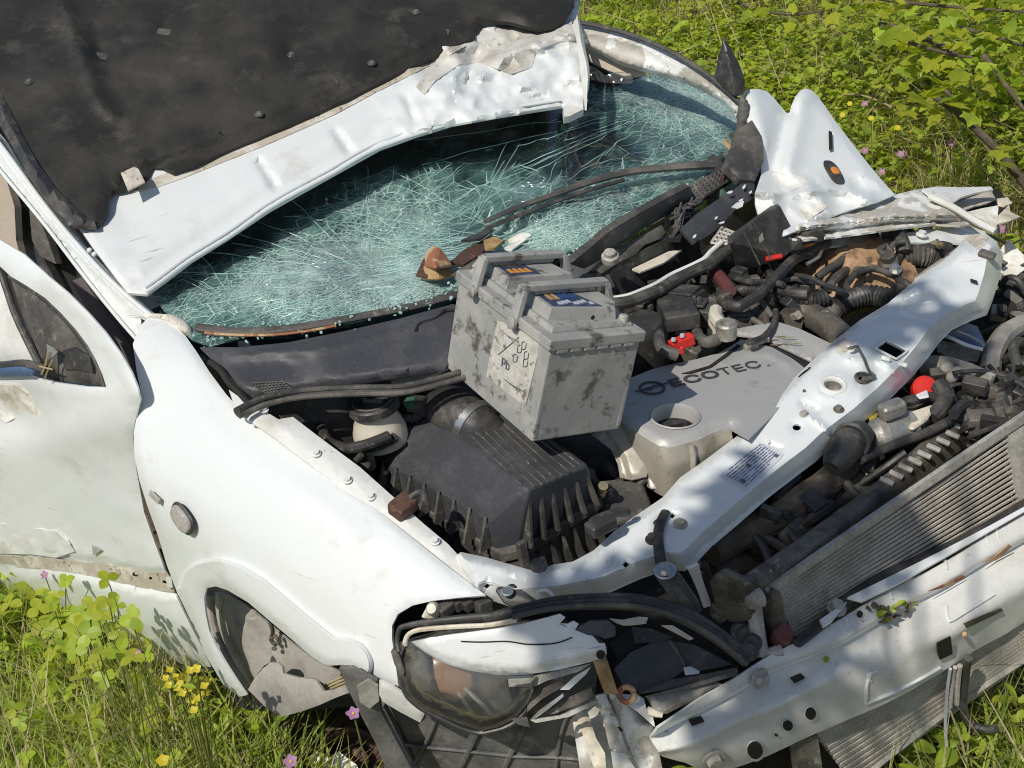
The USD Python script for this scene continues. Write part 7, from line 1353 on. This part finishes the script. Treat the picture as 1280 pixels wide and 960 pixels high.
for q, (a_, b_, rr, lab) in enumerate([((890, 0, 3.4), (905, 32, 3.3), .005, "dry reddish stalk standing on the bank by the mirror"), ((860, 15, 3.4), (880, 55, 3.1), .004, "thin dry stalk above the far pillar"), ((870, 82, 2.6), (1000, 0, 3.6), .006, "long straw-coloured stem leaning across the bank"), ((935, 5, 3.5), (945, 70, 3.0), .004, "upright grey stalk above the white fender"), ((968, 52, 3.2), (1065, 20, 3.5), .005, "pale stem lying across the bank"), ((880, 145 - 40, 2.2), (965, 40, 3.0), .004, "bleached stalk behind the mirror sail"), ((1050, 120, 2.3), (1115, 134, 2.2), .004, "dry stem lying beside the yellow flowers"), ((1210, 400 - 110, 1.2), (1290, 330, 1.1), .004, "pale stem sticking out by the torn far corner")]):
    p0, p1 = at(a_[0], a_[1], y=a_[2]), at(b_[0], b_[1], y=b_[2]); lo_ = p0 if p0[2] < p1[2] else p1
    T = thing("dry_stalk", lab, "stalk", lo_, "dry stalks on the bank"); part("stem", stalk(p0, p1, rr, "straw", .02), "straw", T)
    d_ = p1 - p0; part("side_shoot", stalk(p0 + d_ * .55, p0 + d_ * .7 + V(.05, 0, .06), rr * .6, "straw"), "straw", T)

# ---- odds and ends
o = at(440, 955, z=.07); T = thing("rusty_drum", "dark rusty open drum lying in the grass under the fender", "drum", (o[0], o[1], gz(o[0], o[1])))
nd = V(.75, -.55, .55)
part("shell", lathe([(.0, -.075), (.066, -.075), (.070, -.01), (.073, 0), (.069, .002), (.064, -.005), (.062, -.06), (0, -.062)], 40, facing(o, nd)), "rust", T); part("rim", ring(o, nd, .071, .004, 40), "redfoam" if 0 else "rust", T)
part("hub", lathe([(0, -.062), (.03, -.062), (.03, -.03), (.022, -.026), (0, -.026)], 24, facing(o, nd)), "rust", T)
def scrap(name, pts, z, mat, lab, cat, seed, amp=.05):
    c = at(*np.mean(pts, 0), z=z); T = thing(name, lab, cat, (c[0], c[1], gz(c[0], c[1]))); pl = Plane(c, (.5, -.4, .8)); part("sheet", sheet(pts, pl, .003, 4, disp=lambda px, P: amp * noisy(P, 16, seed) + amp * .5 * noisy(P, 40, seed + 1), roll=(.003, 3)), mat, T); return T
T = scrap("torn_white_plastic", [(388, 946), (395, 939), (406, 942), (416, 948), (418, 972), (392, 972)], .09, "ivory", "crumpled white plastic scrap beside the rusty drum", "scrap", 3)
part("fold", sheet([(414, 944), (424, 939), (432, 946), (446, 956), (452, 972), (416, 972)], Plane(at(430, 955, z=.10), (.6, -.4, .7)), .003, 4, disp=lambda px, P: .05 * noisy(P, 20, 8)), "rustbeige", T)
def clump(name, pts, surfs, mats, lab, cat, size, seed, loc):
    r = np.random.default_rng(seed); T = thing(name, lab, cat, loc)
    for k, (x, y) in enumerate(pts):
        pl = bplane(x, y); o = pl.hit((x, y))[0] + pl.n * .008; P, F = leaf(size * r.uniform(.7, 1.2), size * .6, .2, .2); R = euler(r.uniform(0, 6.3), r.uniform(-.1, .8), r.normal(0, .4)); part("leaf", trimesh.Trimesh(P @ R.T + o, F, process=False), mats[k % len(mats)], T, smooth=False)
clump("wilted_leaves", [(x, y) for x, y in zip(np.random.default_rng(1).normal(1103, 6, 26), np.random.default_rng(2).normal(768, 4, 26))], None, ["bark", "grass", "bark"], "small clump of wilted leaves lying on the bumper beam", "leaves", .020, 51, bplane(1103, 768).p)
clump("wilted_leaves", [(x, y) for x, y in zip(np.random.default_rng(3).normal(1131, 7, 9), np.random.default_rng(4).normal(759, 2, 9))], None, ["grass", "bark"], "single flat wilted leaf to the right of the leaf clump on the beam", "leaves", .018, 52, bplane(1131, 759).p)
o = at(852, 945, z=.46); T = thing("leafy_sprig", "fresh green sprig poking up in front of the beam's near end", "plant", (o[0] + .12, o[1] - .06, gz(o[0] + .12, o[1] - .06)))
part("stem", tube([V(o[0] + .12, o[1] - .06, gz(o[0] + .12, o[1] - .06)), V(o[0] + .08, o[1] - .05, .25), o + V(.04, -.03, -.03)], .004, 6), "stem", T)
for k, (x, y) in enumerate([(848, 938), (858, 944), (852, 952), (866, 950), (845, 955), (860, 960), (850, 962), (870, 962), (842, 948), (856, 936)]):
    p = at(x, y, z=o[2]) + V(.05, -.03, .0); P, F = leaf(.045, .03); part("leaf", trimesh.Trimesh(P @ euler(RG.uniform(0, 6.3), RG.uniform(-.2, .6), RG.normal(0, .3)).T + p, F, process=False), "leaf_shrub" if k % 2 else "leaf", T, smooth=False)
# lumps of broken foam on the windshield's lower edge
def lump(c, r, seed, sc=(1, 1, 1)):
    m = trimesh.creation.icosphere(3, 1.0); v = m.vertices; m.vertices = v * (1 + .9 * (meshkit.fbm(v * 1.6 + seed, 3, seed) - .5))[:, None] * np.array(sc) * r + c; return m
c = WS.up(.03).hit((545, 333))[0]; T = thing("broken_foam_chunk", "red-brown and ochre foam chunk standing on the lower windshield edge", "chunk", c - V(0, 0, .03))
part("top", hullpts([WS.up(h).hit(p)[0] for p, h in [((534, 320), .04), ((541, 310), .05), ((550, 314), .05), ((562, 331), .04), ((545, 334), .06), ((534, 332), .03)]], .005), "redfoam", T); part("base", hullpts([WS.up(h).hit(p)[0] for p, h in [((532, 334), .02), ((545, 332), .045), ((562, 331), .03), ((564, 344), .02), ((548, 348), .03), ((530, 347), .01)]], .005), "wood", T)
part("dark_side", hullpts([WS.up(h).hit(p)[0] for p, h in [((522, 344), .01), ((530, 326), .02), ((536, 324), .02), ((534, 346), .02)]], .004), "rust", T)
DP = WS.up(.02)
for k, (pts, m) in enumerate([([(562, 328), (580, 312), (600, 302), (615, 292), (618, 300), (600, 318), (580, 330)], "rust"), ([(566, 342), (585, 330), (606, 316), (612, 322), (590, 338), (570, 348)], "black_dusty"), ([(576, 300), (600, 298), (616, 286), (614, 282), (595, 292)], "black"), ([(604, 300), (618, 296), (630, 300), (618, 310), (606, 310)], "wood")]):
    part("dash_splinter", sheet(pts, DP.up(.005 * k), .006, 4, disp=lambda px, P: .02 * noisy(P, 25, k)), m, CAR)
part("dirt_patch", sheet([(618, 306), (632, 294), (655, 284), (668, 286), (662, 296), (640, 312), (622, 318)], WS.up(-.018), .004, 4, disp=lambda px, P: .02 * noisy(P, 20, 6)), "rustbeige", CAR)
r = np.random.default_rng(77); glass_bits = []
for k in range(170):       # loose glass crumbs along the lower edge
    s = r.uniform(0, 1); p = (250 + 620 * s + r.normal(0, 8), 424 - 56 * s - 130 * s * s + r.normal(0, 9)); pl = WS.up(.012 if p[0] > 400 else .006); g = trimesh.creation.box(r.uniform(.002, .006, 3)); g.apply_transform(facing(pl.hit(p)[0], r.normal(0, 1, 3))); glass_bits.append(g)
part("glass_crumbs", glass_bits, "crack", CAR, kind="stuff", smooth=False)

# ---- the tree whose branches throw dappled shade over the front of the car
SHADE = [(905, 632, .745, .06), (935, 608, .745, .045), (872, 668, .74, .05), (842, 694, .72, .04), (1075, 655, .57, .09), (1045, 690, .56, .10), (1010, 720, .55, .08), (980, 760, .52, .07), (1100, 700, .52, .05), (950, 830, .49, .10), (1010, 800, .49, .07), (1120, 375, .78, .06), (1085, 400, .78, .05), (700, 790, .66, .06), (760, 800, .64, .08), (840, 800, .60, .12), (720, 740, .70, .04), (1190, 410, .74, .05)]
tr = np.random.default_rng(61); trunk = V(5.2, -6.4, 0); trunk[2] = gz(5.2, -6.4)
TREE = thing("shade_tree", "tree beside the wreck whose branches shade its front", "tree", trunk)
part("trunk", tube([trunk, trunk + V(-.1, .2, 1.6), trunk + V(-.4, .6, 3.0), trunk + V(-.6, .9, 4.6)], [.13, .11, .09, .04], 12), "bark", TREE)
crown = []
for x, y, z, rad_ in SHADE:
    c = at(x, y, z=z) + SUN * 3.4
    part("branch", tube([trunk + V(-.4, .6, 2.6), (trunk + c) / 2 + V(0, 0, 1.2), c], [.03, .014, .005], 6, n=10), "bark", TREE)
    for _ in range(int(16 + 900 * rad_ ** 1.5)):
        P, F = leaf(.075 * tr.uniform(.7, 1.2), .05); crown.append((P @ euler(tr.uniform(0, 6.3), tr.normal(0, .5), tr.normal(0, .5)).T + c + tr.normal(0, rad_ * .55, 3), F))
for _ in range(2600):
    c = trunk + V(-.5, .8, 4.2) + tr.normal(0, 1, 3) * V(.9, .7, .7)
    P, F = leaf(.08, .05); crown.append((P @ euler(tr.uniform(0, 6.3), tr.normal(0, .5), tr.normal(0, .5)).T + c, F))
part("crown", merge(crown), "leaf", TREE, kind="stuff", smooth=False)
